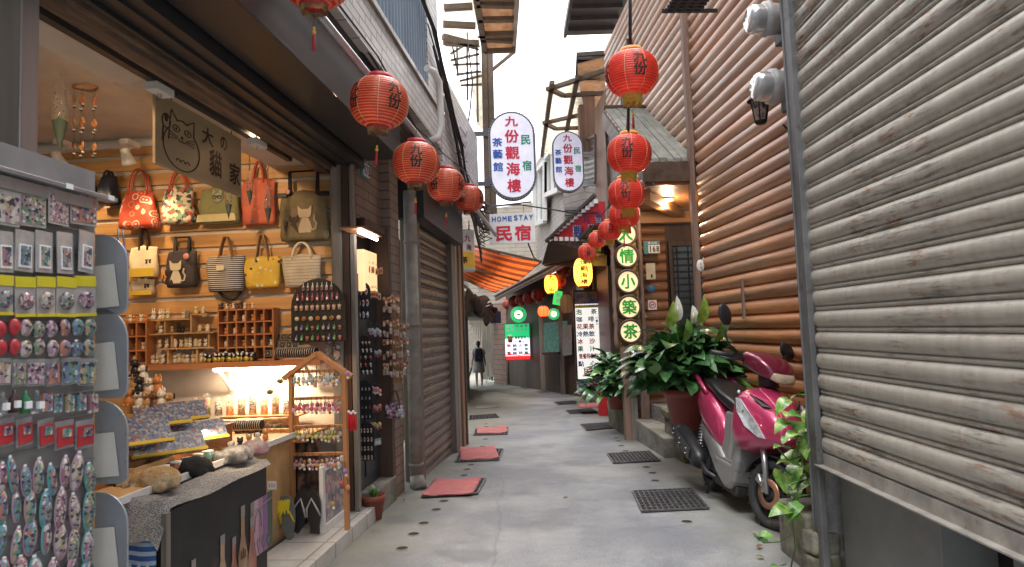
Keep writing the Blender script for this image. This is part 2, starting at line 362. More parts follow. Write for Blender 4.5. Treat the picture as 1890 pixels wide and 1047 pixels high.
m_brick = brickmat('brown_strip_tile', (.30, .215, .17), (.25, .17, .135), (.09, .07, .06), .24, .075, .006, rough=.5, dirt=(.2, .16, .12))
m_ftile = brickmat('floor_tile', (.62, .60, .56), (.56, .54, .50), (.26, .25, .23), .3, .3, .006, swz='xy', off=0, rough=.35, bump=.1, dirt=(.42, .39, .33))
m_shut = shuttermat('weathered_shutter', (.47, .44, .38), (.13, .125, .115), (.27, .12, .05), metal=.15, rthr=(.545, .63))
m_shutl = shuttermat('brown_shutter', (.225, .175, .155), (.07, .06, .06), (.45, .23, .10), rough=.3, metal=.5, rthr=(.66, .74))
m_glassd = mat('dark_glass', (.03, .035, .04), .12, var=.05, coat=.5)
# ============================================================ ground
g = MB()
xs = [-40, -20, -8, -4, -3] + [-2.5 + .25 * i for i in range(21)] + [3, 4, 8, 20, 40]
ys = [-30, -8, -2] + [i * .5 for i in range(0, 61)] + [33, 38, 50, 80, 120]
gv = [(x, y, gz(x, y)) for x in xs for y in ys]; n = len(ys)
g.add(gv, [(i * n + j, (i + 1) * n + j, (i + 1) * n + j + 1, i * n + j + 1) for i in range(len(xs) - 1) for j in range(n - 1)], 0, True)
g.build('ground', m_ground, frame=Matrix.Identity(4), kind='structure')
# ============================================================ left house row (frame ML: a across, b along, z up)
FL = ML
def roll_shutter(mb, face, b0, b1, z0, z1, pitch, sgn, rib=.22, mi=0, axis=0):
    """slatted curtain; face is the a-coordinate, sgn the side that bulges out"""
    pr = []
    z = z0
    while z < z1 - .001:
        hb = pitch * (1 - rib)
        for k in range(7): u = k / 6; pr.append((sgn * (.003 + .015 * math.sin(math.pi * u) ** .55 if 0 < u < 1 else .0), z + hb * u))
        pr.append((sgn * -.010, z + hb + .002)); zr = z + hb + .003; hr = pitch * rib - .006
        for k in range(4): u = k / 3; pr.append((sgn * .007 * math.sin(math.pi * u), zr + hr * u))
        pr.append((sgn * -.010, z + pitch - .002)); z += pitch
    nb = 6; vs = [(face + o, b0 + (b1 - b0) * j / nb, zz) for o, zz in pr for j in range(nb + 1)]
    fs = [(i * (nb + 1) + j, i * (nb + 1) + j + 1, (i + 1) * (nb + 1) + j + 1, (i + 1) * (nb + 1) + j) for i in range(len(pr) - 1) for j in range(nb)]
    mb.add(vs, fs, mi, True)
shop = thing('souvenir_shop', 'open souvenir shop with a warm lit pine plank wall and black fascia on the left', 'shop', FL)
def sp(name, m, fn, **k):
    mb = MB(FL); fn(mb); return mb.build(name, m, parent=k.pop('parent', shop), **k)
sp('floor', m_ftile, lambda b: b.box(-4.2, -1.80, -1, 4.62, -.3, .085))
sp('doorstep', m_ftile, lambda b: b.box(-1.775, -1.44, -1, 4.70, -.3, .095), bevel=.006)
sp('door_track', m_dsteel, lambda b: (b.box(-1.80, -1.775, -1, 4.6, 0, .088), b.box(-1.793, -1.787, -1, 4.6, .088, .1)))
sp('wall', m_cream, lambda b: (b.box(-4.2, -1.68, 4.62, 4.74, .085, 2.9), b.box(-4.3, -4.2, -1, 4.74, .085, 2.9), b.box(-4.2, -1.5, -1.1, -1, .085, 2.9)))
sp('ceiling', m_cream, lambda b: (b.box(-4.2, -2.12, -1, 4.62, 2.80, 2.9), b.box(-2.12, -1.76, -1, 4.62, 2.52, 2.9)))
sp('header_beam', m_rust, lambda b: (b.box(-1.76, -1.69, -1, 4.7, 2.45, 2.9), b.box(-1.69, -1.66, -1, 4.7, 2.47, 2.9)))
sp('header_box', m_black, lambda b: (b.box(-1.659, -1.47, -1, 4.7, 2.50, 2.9), b.box(-1.64, -1.62, -1, 4.7, 2.48, 2.5), b.box(-1.56, -1.53, -1, 4.7, 2.485, 2.5)))
def f(b): b.box(-1.46, -1.205, -1, 4.72, 2.56, 3.03); b.box(-1.212, -1.198, -1, 4.725, 2.553, 2.572, 0)
sp('fascia', m_black, f, bevel=.004)
def f(b):
    z = 1.26
    while z < 2.70:
        b.box(-4.15, -1.675, 4.595, 4.621, z, z + .088); z += .118
sp('plank_panelling', m_pine, f, bevel=.003)
sp('cornice', m_white, lambda b: (b.box(-4.15, -2.12, 4.56, 4.62, 2.725, 2.77), b.box(-4.15, -2.12, 4.60, 4.62, 2.77, 2.80)), bevel=.004)
sp('grey_post', m_gwood, lambda b: (b.box(-1.672, -1.60, 4.54, 4.66, .095, 2.5), b.box(-1.66, -1.61, 4.533, 4.54, .1, 2.5)), bevel=.004)
sp('inner_post', m_dwood, lambda b: b.box(-1.597, -1.55, 4.56, 4.70, .095, 2.5), bevel=.004)
sp('outer_post', m_gwood, lambda b: (b.box(-1.54, -1.507, 4.55, 4.60, .0, 2.5), b.box(-1.549, -1.541, 4.60, 4.68, .0, 2.5)), bevel=.004)
pb0 = pln(ML, 0, -1.62, 37, 200).y; pb1 = pln(ML, 0, -1.62, 71, 200).y
def f(b): b.box(-1.70, -1.62, pb0, pb1, .095, 2.5); b.box(-1.78, -1.71, pb0 + .02, pb1, .095, 2.5); b.box(-1.625, -1.616, pb0 - .004, pb0 + .004, .095, 2.5)
sp('steel_post', m_steel, f, bevel=.003)
def f(b):
    b.box(-1.88, -1.84, .8, 4.3, 2.475, 2.515); b.box(-1.885, -1.835, 2.9, 2.98, 2.46, 2.52)
sp('lighting_track', m_black, f, bevel=.003)
# ---- tiled house above and beyond the shop
house = thing('tiled_house', 'white tiled upper storey with balcony and blue grey corrugated panels above the shop', 'building', FL)
hp = lambda n, m, fn, parent=None, **k: sp(n, m, fn, parent=parent or house, **k)
hp('balcony_front', m_tile, lambda b: (b.box(-1.25, -1.15, -1, 6.02, 2.985, 3.30), b.box(-1.26, -1.13, -1, 6.03, 3.30, 3.34)))
hp('balcony_soffit', m_tileb, lambda b: b.box(-2.2, -1.252, -1, 6.0, 3.035, 3.10))
hp('upper_wall', m_tile, lambda b: (b.box(-1.9, -1.15, 6.04, 8.45, 2.80, 3.78), b.box(-1.9, -1.16, 5.55, 6.03, 3.345, 5.6)))
hp('back_wall', m_cream, lambda b: (b.box(-2.5, -1.95, -1, 8.45, 2.92, 5.6), b.box(-2.5, -1.3, 6.04, 8.40, 3.8, 4.1)))
def f(b):
    pts = []; y = 1.0; k = 0
    while y < 5.53:
        pts += [(y, 0), (y + .05, 0), (y + .06, .028), (y + .075, .028), (y + .085, 0)]; y += .085
    vs = [(-1.19 + o, yy, z) for yy, o in pts for z in (3.342, 5.6)]
    b.add(vs, [(2 * i, 2 * i + 2, 2 * i + 3, 2 * i + 1) for i in range(len(pts) - 1)]); b.box(-1.6, -1.2, 1, 5.54, 3.342, 5.6)
hp('corrugated_panel', mat('blue_grey_sheet', (.20, .245, .30), .45, .3, var=.15, vs=2, st=(4, 4, .4), stain=(.12, .12, .13), sts=4), f)
hp('lower_wall', m_brick, lambda b: (b.box(-1.9, -1.47, 5.36, 5.62, -.2, 3.0), b.box(-1.9, -1.55, 4.74, 5.36, 2.15, 3.0), b.box(-1.9, -1.56, 5.62, 8.4, 2.62, 2.985)))
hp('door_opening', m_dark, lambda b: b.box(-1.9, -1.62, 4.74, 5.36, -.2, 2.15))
hp('door_frame', m_dwood, lambda b: (b.box(-1.63, -1.59, 4.741, 4.78, .05, 2.09), b.box(-1.63, -1.47, 5.28, 5.355, .05, 2.15), b.box(-1.63, -1.49, 4.741, 5.279, 2.09, 2.15)), bevel=.004)
hp('door_sill', m_conc, lambda b: b.box(-1.7, -1.46, 4.75, 5.34, -.2, .17), bevel=.01)
hp('door_panel', mat('dark_bluish_door', (.035, .04, .045), .4, var=.2), lambda b: (b.box(-1.60, -1.575, 4.79, 5.27, .17, 1.75), b.box(-1.575, -1.565, 4.9, 5.2, .25, .9)), bevel=.004)
hp('lit_panel', mat('warm_lit_box', (.8, .6, .38), .6, emis=(1, .62, .3), es=.35), lambda b: b.box(-1.60, -1.53, 4.83, 5.16, 1.62, 1.93), bevel=.004)
# shutter bay
for q_ in ((-1.56, -1.40, 6.0, 6.12, 2.4), (-1.50, -1.40, 7.74, 7.90, 2.6), (-1.50, -1.42, 8.05, 8.2, 2.6)):
    hp('shutter_frame', m_gwood, lambda b: b.box(*q_[:4], -.3, q_[4]), bevel=.006)
hp('side_panel', m_gwood, lambda b: b.box(-1.56, -1.46, 7.9, 8.05, -.3, 2.6))
def f(b): roll_shutter(b, -1.47, 6.12, 7.74, -.2, 2.36, .098, 1)
sh = hp('rolling_shutter', m_shutl, f)
def f(b):
    for k in range(17):
        for z in (1.77, 1.87, 1.97, 2.07, 2.165): b.box(-1.456, -1.452, 6.2 + k * .09, 6.235 + k * .09, z - .008, z + .008)
hp('vent_slots', m_dark, f, parent=sh, kind='stuff')
hp('shutter_bottom_bar', m_dsteel, lambda b: b.box(-1.485, -1.445, 6.12, 7.74, -.16, -.075), parent=sh)
hp('canopy_box', m_black, lambda b: b.box(-1.56, -1.30, 5.88, 8.0, 2.33, 2.80), bevel=.004)
hp('corner_post', woodmat('orange_brown_post', (.16, .075, .04), (.34, .17, .09), 'z', .5, 50), lambda b: b.box(-1.55, -1.40, 8.25, 8.42, -.4, 2.75), bevel=.006)
hp('corner_post_edge', m_dwood, lambda b: b.box(-1.53, -1.385, 8.425, 8.50, -.4, 2.75), bevel=.004)
hp('return_wall', m_conc, lambda b: b.box(-1.9, -1.56, 8.2, 8.5, -.5, 2.8))
dp = MB(FL); dp.tube([(-1.405, 5.78, -.05), (-1.405, 5.78, 2.55)], .058, 16)
for z in (.15, 1.35, 2.08): dp.tube([(-1.405, 5.78, z), (-1.405, 5.78, z + .03)], .064, 16)
dp.tube([(-1.405, 5.78, .06), (-1.36, 5.7, -.04)], [.06, .07], 12)
dp.build('drain_pipe', mat('mossy_pipe', (.24, .22, .19), .7, col2=(.33, .31, .28), scale=5, stain=(.12, .12, .06), sts=5, bump=.2), **dict(label='thick grey drainpipe with moss standing between the brick strip and brown shutter', category='pipe'))
# balcony pipes, cables
pp = MB(FL)
pp.tube([(-1.10, 5.2, 3.42), (-1.06, 5.28, 3.42), (-1.03, 5.36, 3.36), (-1.03, 5.40, 3.0), (-1.05, 5.38, 2.90), (-1.15, 5.36, 2.86)], .028, 10)
for z in (3.08, 3.24): pp.tube([(-1.03, 5.40, z), (-1.03, 5.40, z + .03)], .034, 10)
pp.build('overflow_pipe', m_white, label='white bent plastic pipe on the tiled balcony front', category='pipe')
cd2 = MB(FL); cd2.tube([(-1.13, .8, 2.80), (-1.13, 5.5, 2.795), (-1.1, 6.5, 2.70), (-1.02, 7.6, 2.62), (-.95, 8.5, 2.5)], .022, 10)
cd2.build('conduit', mat('pale_conduit', (.45, .44, .46), .3, .4), label='long pale conduit running under the tiled balcony past the red lanterns', category='pipe')
cb = MB(FL)
for k in range(9):
    pts = [(-1.17 - .012 * (k % 3) + random.uniform(-.01, .01), b, 3.06 + .02 * (k // 3) - .05 * math.sin((b - .5) / 4.3 * math.pi * (1 + k % 2)) - max(0, b - 3.6) * .12 + random.uniform(-.015, .015)) for b in [.5 + .35 * i for i in range(13)]]
    pts += [(-1.16 + random.uniform(-.03, .03), b, 2.82 + random.uniform(-.06, .05) - (b - 5) * .04) for b in (5.1, 5.7, 6.3, 6.9, 7.5, 8.1, 8.6)]
    cb.tube(pts, random.choice((.005, .008, .011)), 6)
cb.build('cable_bundle', mat('cable_black', (.015, .015, .017), .5), kind=None, label='sagging bundle of black cables along the top of the black fascia', category='cables')
cb = MB(FL)
for k in range(6):
    y0 = 6.2 + .3 * k
    pts = [(-1.13, 5.0 + .22 * k, 4.1 - .1 * k)]
    for i in range(9):
        u = (i + 1) / 9; pts.append((-1.12 + random.uniform(-.015, .015), 5.0 + .22 * k + (2.9 - .12 * k) * u, 4.1 - .1 * k - 1.45 * u ** (1.4 - .12 * k) + random.uniform(-.02, .02)))
    cb.tube(pts, random.choice((.006, .009, .013)), 6)
for k in range(5):
    z = 3.0 + .12 * k; cb.tube([(-1.135, 6.6 + .1 * k, z), (-1.13, 7.0 + .1 * k, z + random.uniform(-.1, .04)), (-1.135, 7.5, z + .1)], .005, 6)
cb.build('wall_cables', MC['cable_black'], label='tangle of dark cables climbing the white tiled upper wall', category='cables')
# ============================================================ right shutter house (frame MS)
A0 = (pln(MS, 1, 3.45, 1519, 1000)).x
rh = thing('shuttered_house', 'pale weathered metal roller shutter front filling the right side of the lane', 'building', MS)
def rp(name, m, fn, **k):
    mb = MB(MS); fn(mb); return mb.build(name, m, parent=k.pop('parent', rh), **k)
zb = pln(MS, 0, A0, 1514, 858).z
def f(b): roll_shutter(b, A0 + .03, .3, 3.42, zb + .06, 4.6, .104, -1, .24)
sh = rp('rolling_shutter', m_shut, f)
def f(b): b.box(A0 + .015, A0 + .03, .3, 3.42, zb, zb + .058); b.box(A0 - .02, A0 + .03, .3, 3.45, zb - .006, zb)
rp('bottom_bar', mat('bare_bottom_bar', (.36, .34, .31), .45, .4, var=.3, vs=9, stain=(.16, .13, .11), sts=12), f, parent=sh)
rp('guide_rail', m_steel if 0 else mat('guide_rail_steel', (.17, .17, .175), .5, .5, var=.25, vs=5, stain=(.09, .07, .06), sts=6), lambda b: (b.box(A0 - .012, A0 + .02, 3.425, 3.505, -.1, 4.6), b.box(A0 - .02, A0 - .008, 3.505, 3.515, -.1, 4.6)), bevel=.003)
rp('side_wall', m_conc2, lambda b: (b.box(A0 + .03, A0 + 2.5, 3.52, 3.60, -.1, 4.6), b.box(A0 + .06, A0 + 2.5, .2, 3.5, 3.2, 4.6)))
rp('inner_pillar', mat('grey_inner_wall', (.17, .17, .165), .5, var=.1), lambda b: b.box(A0 + .09, A0 + .5, 2.62, 3.42, -.1, 1.4), bevel=.004)
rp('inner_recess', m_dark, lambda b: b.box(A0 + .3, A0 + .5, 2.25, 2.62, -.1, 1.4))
rp('glass_door', mat('greenish_dark_glass', (.06, .075, .07), .15, coat=.5), lambda b: (b.box(A0 + .12, A0 + .14, .3, 2.24, -.1, 1.4),), bevel=0)
rp('door_stile', m_dsteel, lambda b: (b.box(A0 + .10, A0 + .12, 1.72, 1.78, -.1, 1.4), b.box(A0 + .10, A0 + .12, 2.19, 2.25, -.1, 1.4)), bevel=.003)
rp('threshold', m_conc2, lambda b: b.box(A0 - .0, A0 + .5, .2, 3.42, -.1, .06), bevel=.008)
# ============================================================ log cabin (frame MR)
LA = 2.334
cabin = thing('log_cabin', 'two storey cabin of varnished round logs with a small porch roof on the right', 'building', MR)
def cp(name, m, fn, **k):
    mb = MB(MR); fn(mb); return mb.build(name, m, parent=k.pop('parent', cabin), **k)
TB = pln(MR, 0, LA, 1306, 600).y          # where the trim board stands
def logs(b, b0, b1, z0, z1, a=LA, pitch=.121):
    z = z0 + pitch / 2; k = 0
    while z < z1:
        r = pitch * .53 * random.uniform(.96, 1.03); n = 8
        ring = lambda y, dr=0: [(a + .03 - (r + dr) * math.cos(t) * 1.05, y, z + (r + dr) * math.sin(t)) for t in [(-.5 + i / n) * math.pi for i in range(n + 1)]]
        yy = [b0 + (b1 - b0) * i / 10 for i in range(11)]
        b.loft([ring(y, random.uniform(-.0025, .0025)) for y in yy], 0, closed=False, cap=False)
        b.add(ring(b0), [list(range(n + 1))]); b.add(ring(b1), [list(range(n, -1, -1))]); z += pitch
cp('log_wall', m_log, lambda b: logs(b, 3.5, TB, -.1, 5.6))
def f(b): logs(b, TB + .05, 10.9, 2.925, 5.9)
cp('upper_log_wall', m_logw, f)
cp('inner_wall', m_dwoody, lambda b: (b.box(LA + .05, LA + .2, 3.5, TB, -.1, 5.6), b.box(LA + .06, LA + .2, TB, 10.9, 2.9, 5.9)))
def f(b):
    pts = [Vector((LA - .075, TB + .02 + .012 * math.sin(z * 5.2), z)) for z in [-.1 + .15 * i for i in range(40)]]
    for p, q in zip(pts, pts[1:]): b.bar(p, q + Vector((0, 0, .002)), .05, .075)
cp('trim_board', m_trim, f)
rail = MB(MR); q0 = pln(MR, 0, LA - .03, 1374, 515); q1 = pln(MR, 0, LA - .03, 1378, 572)
rail.box(LA - .06, LA - .045, q0.y - .015, q0.y + .02, q1.z - .08, q0.z); rail.build('wood_gauge', m_trim, label='short narrow wooden strip nailed to the log wall above the scooter', category='strip')
# porch recess: wall across at PB
yr = 8.55; y0r = TB + .05; z1 = pln(MR, 1, y0r, 1215, 298).z; zr = pln(MR, 1, yr, 1165, 203).z; x0 = pln(MR, 1, yr, 1117, 203).x
PB = 8.4
aw = pln(MR, 1, PB, 1186, 500).x
def f(b):
    z = -.1 + .06
    while z < 2.95:
        r = .064; n = 8
        ring = lambda x: [(x, PB + .03 - r * math.cos(t), z + r * math.sin(t)) for t in [(-.5 + i / n) * math.pi for i in range(n + 1)]]
        b.loft([ring(aw), ring(aw + .30)], 0, closed=False, cap=False); z += .121
cp('porch_log_wall', m_logx, f)
cp('porch_back_wall', m_dwood, lambda b: (b.box(aw, aw + 2.6, PB + .03, PB + .15, -.1, 2.95), b.box(aw + 2.5, aw + 2.6, TB + .1, PB, -.1, 2.95), b.box(aw, aw + .3, PB - .03, PB + .02, 2.55, 2.95)))
cp('door_post', m_trim, lambda b: (b.box(aw - .13, aw - .02, PB - .12, PB + .02, -.1, 2.9), b.box(aw - .33, aw - .24, PB - .10, PB + .02, -.2, 2.9)), bevel=.006)
cp('porch_ceiling', woodmat('porch_ceiling_board', (.30, .12, .05), (.42, .19, .08), 'x', .45, 40, coat=.2), lambda b: [b.box(x0 + .1, LA + 2.4, y, y + .11, 2.72, 2.76) for y in [TB + .06 + .115 * i for i in range(13)]])
cp('porch_beam', woodmat('porch_beam_wood', (.34, .15, .06), (.50, .25, .11), 'x', .45, 40), lambda b: (b.box(x0 + .05, LA + 2.4, PB - .2, PB - .08, 2.56, 2.70), b.bar((x0 + .05, TB + .3, 2.66), (LA + .2, PB - .3, 2.66), .12, .1)))
win = cp('window', m_dwood, lambda b: (b.box(aw + .34, aw + .39, PB - .04, PB + .02, .9, 2.35), b.box(aw + .39, aw + 1.6, PB - .04, PB + .02, 2.28, 2.35), b.box(aw + .34, aw + 1.6, PB - .05, PB + .02, .84, .9)), bevel=.004)
cp('pane', m_glassd, lambda b: b.box(aw + .39, aw + 1.6, PB + .005, PB + .015, .9, 2.28), parent=win)
cp('grille', mat('black_iron_grille', (.02, .018, .018), .5, .5), lambda b: ([b.box(aw + .39, aw + 1.6, PB - .075, PB - .065, z, z + .012) for z in [.95 + .083 * i for i in range(16)]], [b.box(x, x + .015, PB - .09, PB - .076, .9, 2.28) for x in [aw + .42 + .2 * i for i in range(6)]]), parent=win)
cl = cp('ceiling_light', m_white, lambda b: b.lathe([(.0, .0), (.085, 0), (.095, .01), (.095, .02)], 20, 0, T((LA - .13, PB - .95, 2.695))))
cp('light_disc', mat('downlight_glow', (1, .95, .85), .5, emis=(1, .9, .72), es=9), lambda b: b.lathe([(.001, 0), (.07, 0)], 20, 0, T((LA - .13, PB - .95, 2.693))), parent=cl)
lamp('POINT', MR @ Vector((LA - .13, PB - .95, 2.62)), 11, (1, .7, .42), .06)
# porch roof
def f(b):
    k = 0; nx = 7
    for i in range(nx):
        xa = x0 + (LA + .0 - x0) * i / nx; xb = x0 + (LA + .0 - x0) * (i + 1) / nx - .006
        b.poly([(xa, y0r, z1), (xb, y0r, z1), (xb, yr, zr), (xa, yr, zr)], (0, .006 * (i % 2), .03 + .004 * (i % 3)))
cp('porch_roof', m_slate, f)
cp('roof_ridge', m_dwoody, lambda b: (b.box(x0 - .02, LA + .05, yr - .03, yr + .05, zr + .02, zr + .06)), bevel=.004)
cp('eave_beam', m_dwoody, lambda b: b.box(x0 + .0, LA, y0r - .03, y0r, z1 - .22, z1 - .01), bevel=.004)
def f(b):
    b.poly([(x0 - .03, y0r - .02, z1 - .03), (x0 - .03, yr + .05, zr - .0), (x0 - .03, yr + .05, zr - .22), (x0 - .03, y0r - .02, z1 - .22)], (.03, 0, 0))
    b.box(x0 - .02, x0 + .03, yr - .02, yr + .08, 2.3, zr - .2); b.poly([(x0 + .01, y0r + .3, z1 - .22), (x0 + .01, yr, zr - .2), (x0 + .01, yr, z1 - .22)], (.02, 0, 0))
cp('gable_board', m_dwoody, f)
cp('porch_column', m_trim, lambda b: b.box(x0 + .0, x0 + .08, y0r + .03, y0r + .11, z1 - .25, z1), bevel=.005)
# upper window + eaves
ua = pln(MR, 0, LA - .06, 1160, 40).y; ub = pln(MR, 0, LA - .06, 1143, 40).y
cp('upper_window', m_dwood, lambda b: (b.box(LA - .09, LA - .03, ua, ub, 3.9, 5.3),), bevel=.006)
cp('window_mullion', m_trim, lambda b: [b.box(LA - .10, LA - .088, y, y + .05, 3.9, 5.3) for y in (ua, (ua + ub) / 2, ub - .05)])
def f(b):
    e0 = P(1046, 66, 12.0); z = e0.z
    M0 = b.M; b.M = Matrix.Identity(4)
    b.box(e0.x, 2.6, 6.0, 12.0, z, z + .05); b.box(e0.x - .06, e0.x, 6.0, 12.03, z - .03, z + .1)
    for k in range(14): b.box(e0.x, 2.0, 6.2 + .42 * k, 6.26 + .42 * k, z - .07, z, 0)
    b.M = M0
cp('eaves', mat('dark_eaves', (.06, .05, .055), .5, var=.2, vs=4), f)
# raised step and stairs in front of the cabin
st = thing('concrete_steps', 'old concrete steps and landing in front of the log cabin porch', 'steps', T(G(1227, 844)))
q = [G(1153, 800), G(1227, 846), G(1285, 868)]
def f(b):
    a, c, e = q; top = .22
    p = [(a.x, a.y), (c.x, c.y), (c.x + .9, c.y + .06), (a.x + .9, a.y + .3)]
    b.poly([(x, y, -.4) for x, y in p], (0, 0, .4 + gz(0, c.y) + .20))
b = MB(); f(b); b.build('lower_step', m_conc, parent=st, bevel=.012)
b = MB(); c0 = pln(Matrix.Identity(4), 2, .30, 1190, 722); b.poly([(q[0].x + .12, q[0].y - .1, -.3), (q[1].x + .32, q[1].y + .35, -.3), (q[1].x + 1.2, q[1].y + .35, -.3), (q[0].x + 1.2, q[0].y + .3, -.3)], (0, 0, .62)); b.build('upper_step', m_conc, parent=st, bevel=.012)
# kerb further up
kb = MB(); kp = [G(1153, 801), G(1120, 764), G(1092, 746), G(1067, 730)]
for a, c in zip(kp, kp[1:]):
    d = Vector((.45, .0, 0)); kb.poly([(a.x, a.y, gz(0, a.y) - .2), (a.x + .6, a.y, gz(0, a.y) - .2), (c.x + .6, c.y, gz(0, c.y) - .2), (c.x, c.y, gz(0, c.y) - .2)], (0, 0, .33))
kb.build('kerb', m_conc, bevel=.01, kind='structure')
# ============================================================ far blocks
I4 = Matrix.Identity(4)
def PP(pts): return [P(*p) for p in pts]
def slab(mb, pts, thick, mi=0): mb.poly(PP(pts), thick, mi)
m_beige = brickmat('beige_siding', (.50, .44, .37), (.46, .40, .34), (.32, .27, .23), 3.0, .16, .012, swz='xz', rough=.6)
m_beigey = brickmat('beige_siding_along', (.46, .42, .38), (.42, .38, .34), (.28, .25, .22), 3.0, .16, .012, rough=.6)
m_pinkw = brickmat('pink_siding', (.33, .21, .16), (.30, .18, .14), (.15, .09, .07), 3.0, .19, .012, swz='xz', rough=.6)
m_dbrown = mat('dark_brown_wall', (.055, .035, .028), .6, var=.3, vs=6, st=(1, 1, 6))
m_sheet = thin('translucent_sheet', (.85, .82, .74), .75)
m_sheetb = thin('brown_translucent_sheet', (.48, .34, .24), .65)
m_frame = mat('brown_steel_frame', (.16, .12, .09), .55, .3, var=.2)
def fthing(name, label, cat, px, py, d): return thing(name, label, cat, T(P(px, py, d)))
# tea house row on the right beyond the cabin
tea = fthing('tea_house', 'low dark tea house with a long eave and open shopfront beyond the cabin', 'building', 1040, 715, 18)
def tp(n, m, fn, parent=None, **k): b = MB(); fn(b); return b.build(n, m, parent=parent or tea, **k)
Aw = P(935, 600, 25.0); Bw = P(1066, 600, 17.2)
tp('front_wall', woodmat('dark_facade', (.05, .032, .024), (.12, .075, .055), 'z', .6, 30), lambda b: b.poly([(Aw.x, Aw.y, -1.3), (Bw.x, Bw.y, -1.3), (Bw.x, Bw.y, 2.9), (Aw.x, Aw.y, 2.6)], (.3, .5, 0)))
tp('side_wall', m_dwood, lambda b: (b.box(1.95, 2.1, 10.9, 17.2, -1, 3.2), b.box(1.75, 1.95, 12.2, 12.3, -1, 2.9), b.box(1.70, 1.9, 15.9, 16.1, -1, 2.9)))
tp('red_door', mat('dark_red_door', (.14, .012, .015), .4, var=.15), lambda b: b.box(1.85, 1.93, 12.35, 14.6, -.4, 2.4))
e = [P(914, 556, 23.5), P(1003, 512, 17.5), P(1062, 482, 14.0), P(1104, 450, 11.4)]
def f(b):
    for p, q in zip(e, e[1:]):
        up = Vector((0, 0, .16)); b.poly([p, q, q + up, p + up], (.03, .03, 0), 0)
        inn = Vector((1.5, .8, .75)); b.poly([p + up * .5, q + up * .5, q + inn, p + inn], (0, 0, .04), 1)
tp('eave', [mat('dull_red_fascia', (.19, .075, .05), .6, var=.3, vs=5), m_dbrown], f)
tp('gutter', mat('brown_gutter', (.20, .14, .10), .5, var=.2), lambda b: b.tube([p + Vector((-.03, -.03, .18)) for p in e], .035, 8))
def f(b):
    for p, q in zip(e[:3], e[1:3]):
        L = (q - p).length; n = int(L / .14)
        for k in range(n):
            c = p.lerp(q, (k + .5) / n) + Vector((-.02, -.02, .09)); b.boxm(T(c) @ Rz(math.atan2(q.y - p.y, q.x - p.x)), .06, .01, .05)
tp('slot', mat('pale_slot', (.45, .40, .34), .6), f, kind='stuff')
w1 = P(1000, 640, 18.6)
tp('shop_window', mat('greenish_lit_window', (.10, .20, .17), .3, emis=(.20, .5, .42), es=.04, var=.6, vs=9), lambda b: b.poly(PP([(999, 597, 19.6), (1048, 592, 18), (1048, 650, 18), (999, 655, 19.6)]), (-.02, -.03, 0)))
tp('window_post', m_gwood, lambda b: [b.boxm(T(P(x, 640, d)) , .12, .1, 2.6) for x, d in ((1000, 19.4),)])
tp('window_post', m_gwood, lambda b: [b.boxm(T(P(x, 640, d)) , .12, .1, 2.6) for x, d in ((1036, 18.3),)])
tp('notice', mat('grey_notice', (.33, .36, .34), .6, var=.4, vs=30), lambda b: b.poly(PP([(1039, 600, 18.0), (1056, 600, 17.4), (1056, 655, 17.4), (1039, 657, 18.0)]), (-.01, -.03, 0)))
tp('counter', m_dwood, lambda b: b.poly(PP([(1001, 651, 19.0), (1030, 650, 18), (1030, 654, 18), (1001, 655, 19)]), (.1, .3, 0)))
tp('base_ledge', m_conc, lambda b: b.poly([(Aw.x + .1, Aw.y - .35, -1.2), (Bw.x + .2, Bw.y - .25, -1.2), (Bw.x + .4, Bw.y + .3, -1.2), (Aw.x + .3, Aw.y + .3, -1.2)], (0, 0, .75)), bevel=.02)
# pink sided end panel and plank wall, far street end
pk = MB(); pk.poly(PP([(911, 560, 26), (936, 558, 25), (937, 712, 25), (912, 708, 26)]), (.2, .4, 0)); pk.poly(PP([(934, 556, 24.9), (937, 556, 24.9), (938, 713, 24.9), (935, 713, 24.9)]), (.05, .1, 0), 1)
pk.build('sided_shed', [m_pinkw, m_gwood], label='pinkish brown board sided shed wall left of the round green sign', category='shed')
pw = MB()
for k in range(12):
    x0_ = 866 + k * 4; pw.poly(PP([(x0_, 560 + random.uniform(-8, 4), 29), (x0_ + 3.7, 558 + random.uniform(-8, 4), 29), (x0_ + 3.9, 706 if k > 5 else 600, 29), (x0_, 706 if k > 5 else 600 + k * 9, 29)]), (0, .05 + .02 * (k % 2), 0))
pw.build('plank_fence', m_gwood, label='tall weathered grey plank wall behind the walking woman', category='fence')
fe = thing('far_shop', 'far shop with a blue grey shutter and bright siding at the end of the lane', 'building', T(P(862, 700, 32)))
b = MB(); b.poly(PP([(820, 480, 36), (925, 480, 36), (925, 716, 36), (820, 716, 36)]), (0, .3, 0)); b.build('wall', brickmat('bright_siding', (.30, .27, .23), (.28, .25, .21), (.35, .30, .25), 3, .2, .02, swz='xz'), parent=fe)
b = MB(); [b.poly(PP([(838, 600 + 5 * k, 33), (859, 600 + 5 * k, 33), (859, 604 + 5 * k, 33), (838, 604 + 5 * k, 33)]), (0, .04, 0)) for k in range(21)]; b.poly(PP([(838, 598, 33.1), (861, 598, 33.1), (861, 708, 33.1), (838, 708, 33.1)]), (0, .1, 0)); b.build('shutter', mat('blue_grey_shutter', (.12, .17, .21), .5), parent=fe)
b = MB(); b.poly(PP([(859, 560, 32.9), (863, 560, 32.9), (863, 708, 32.9), (859, 708, 32.9)]), (0, .2, 0)); b.build('door_post', m_dwood, parent=fe)
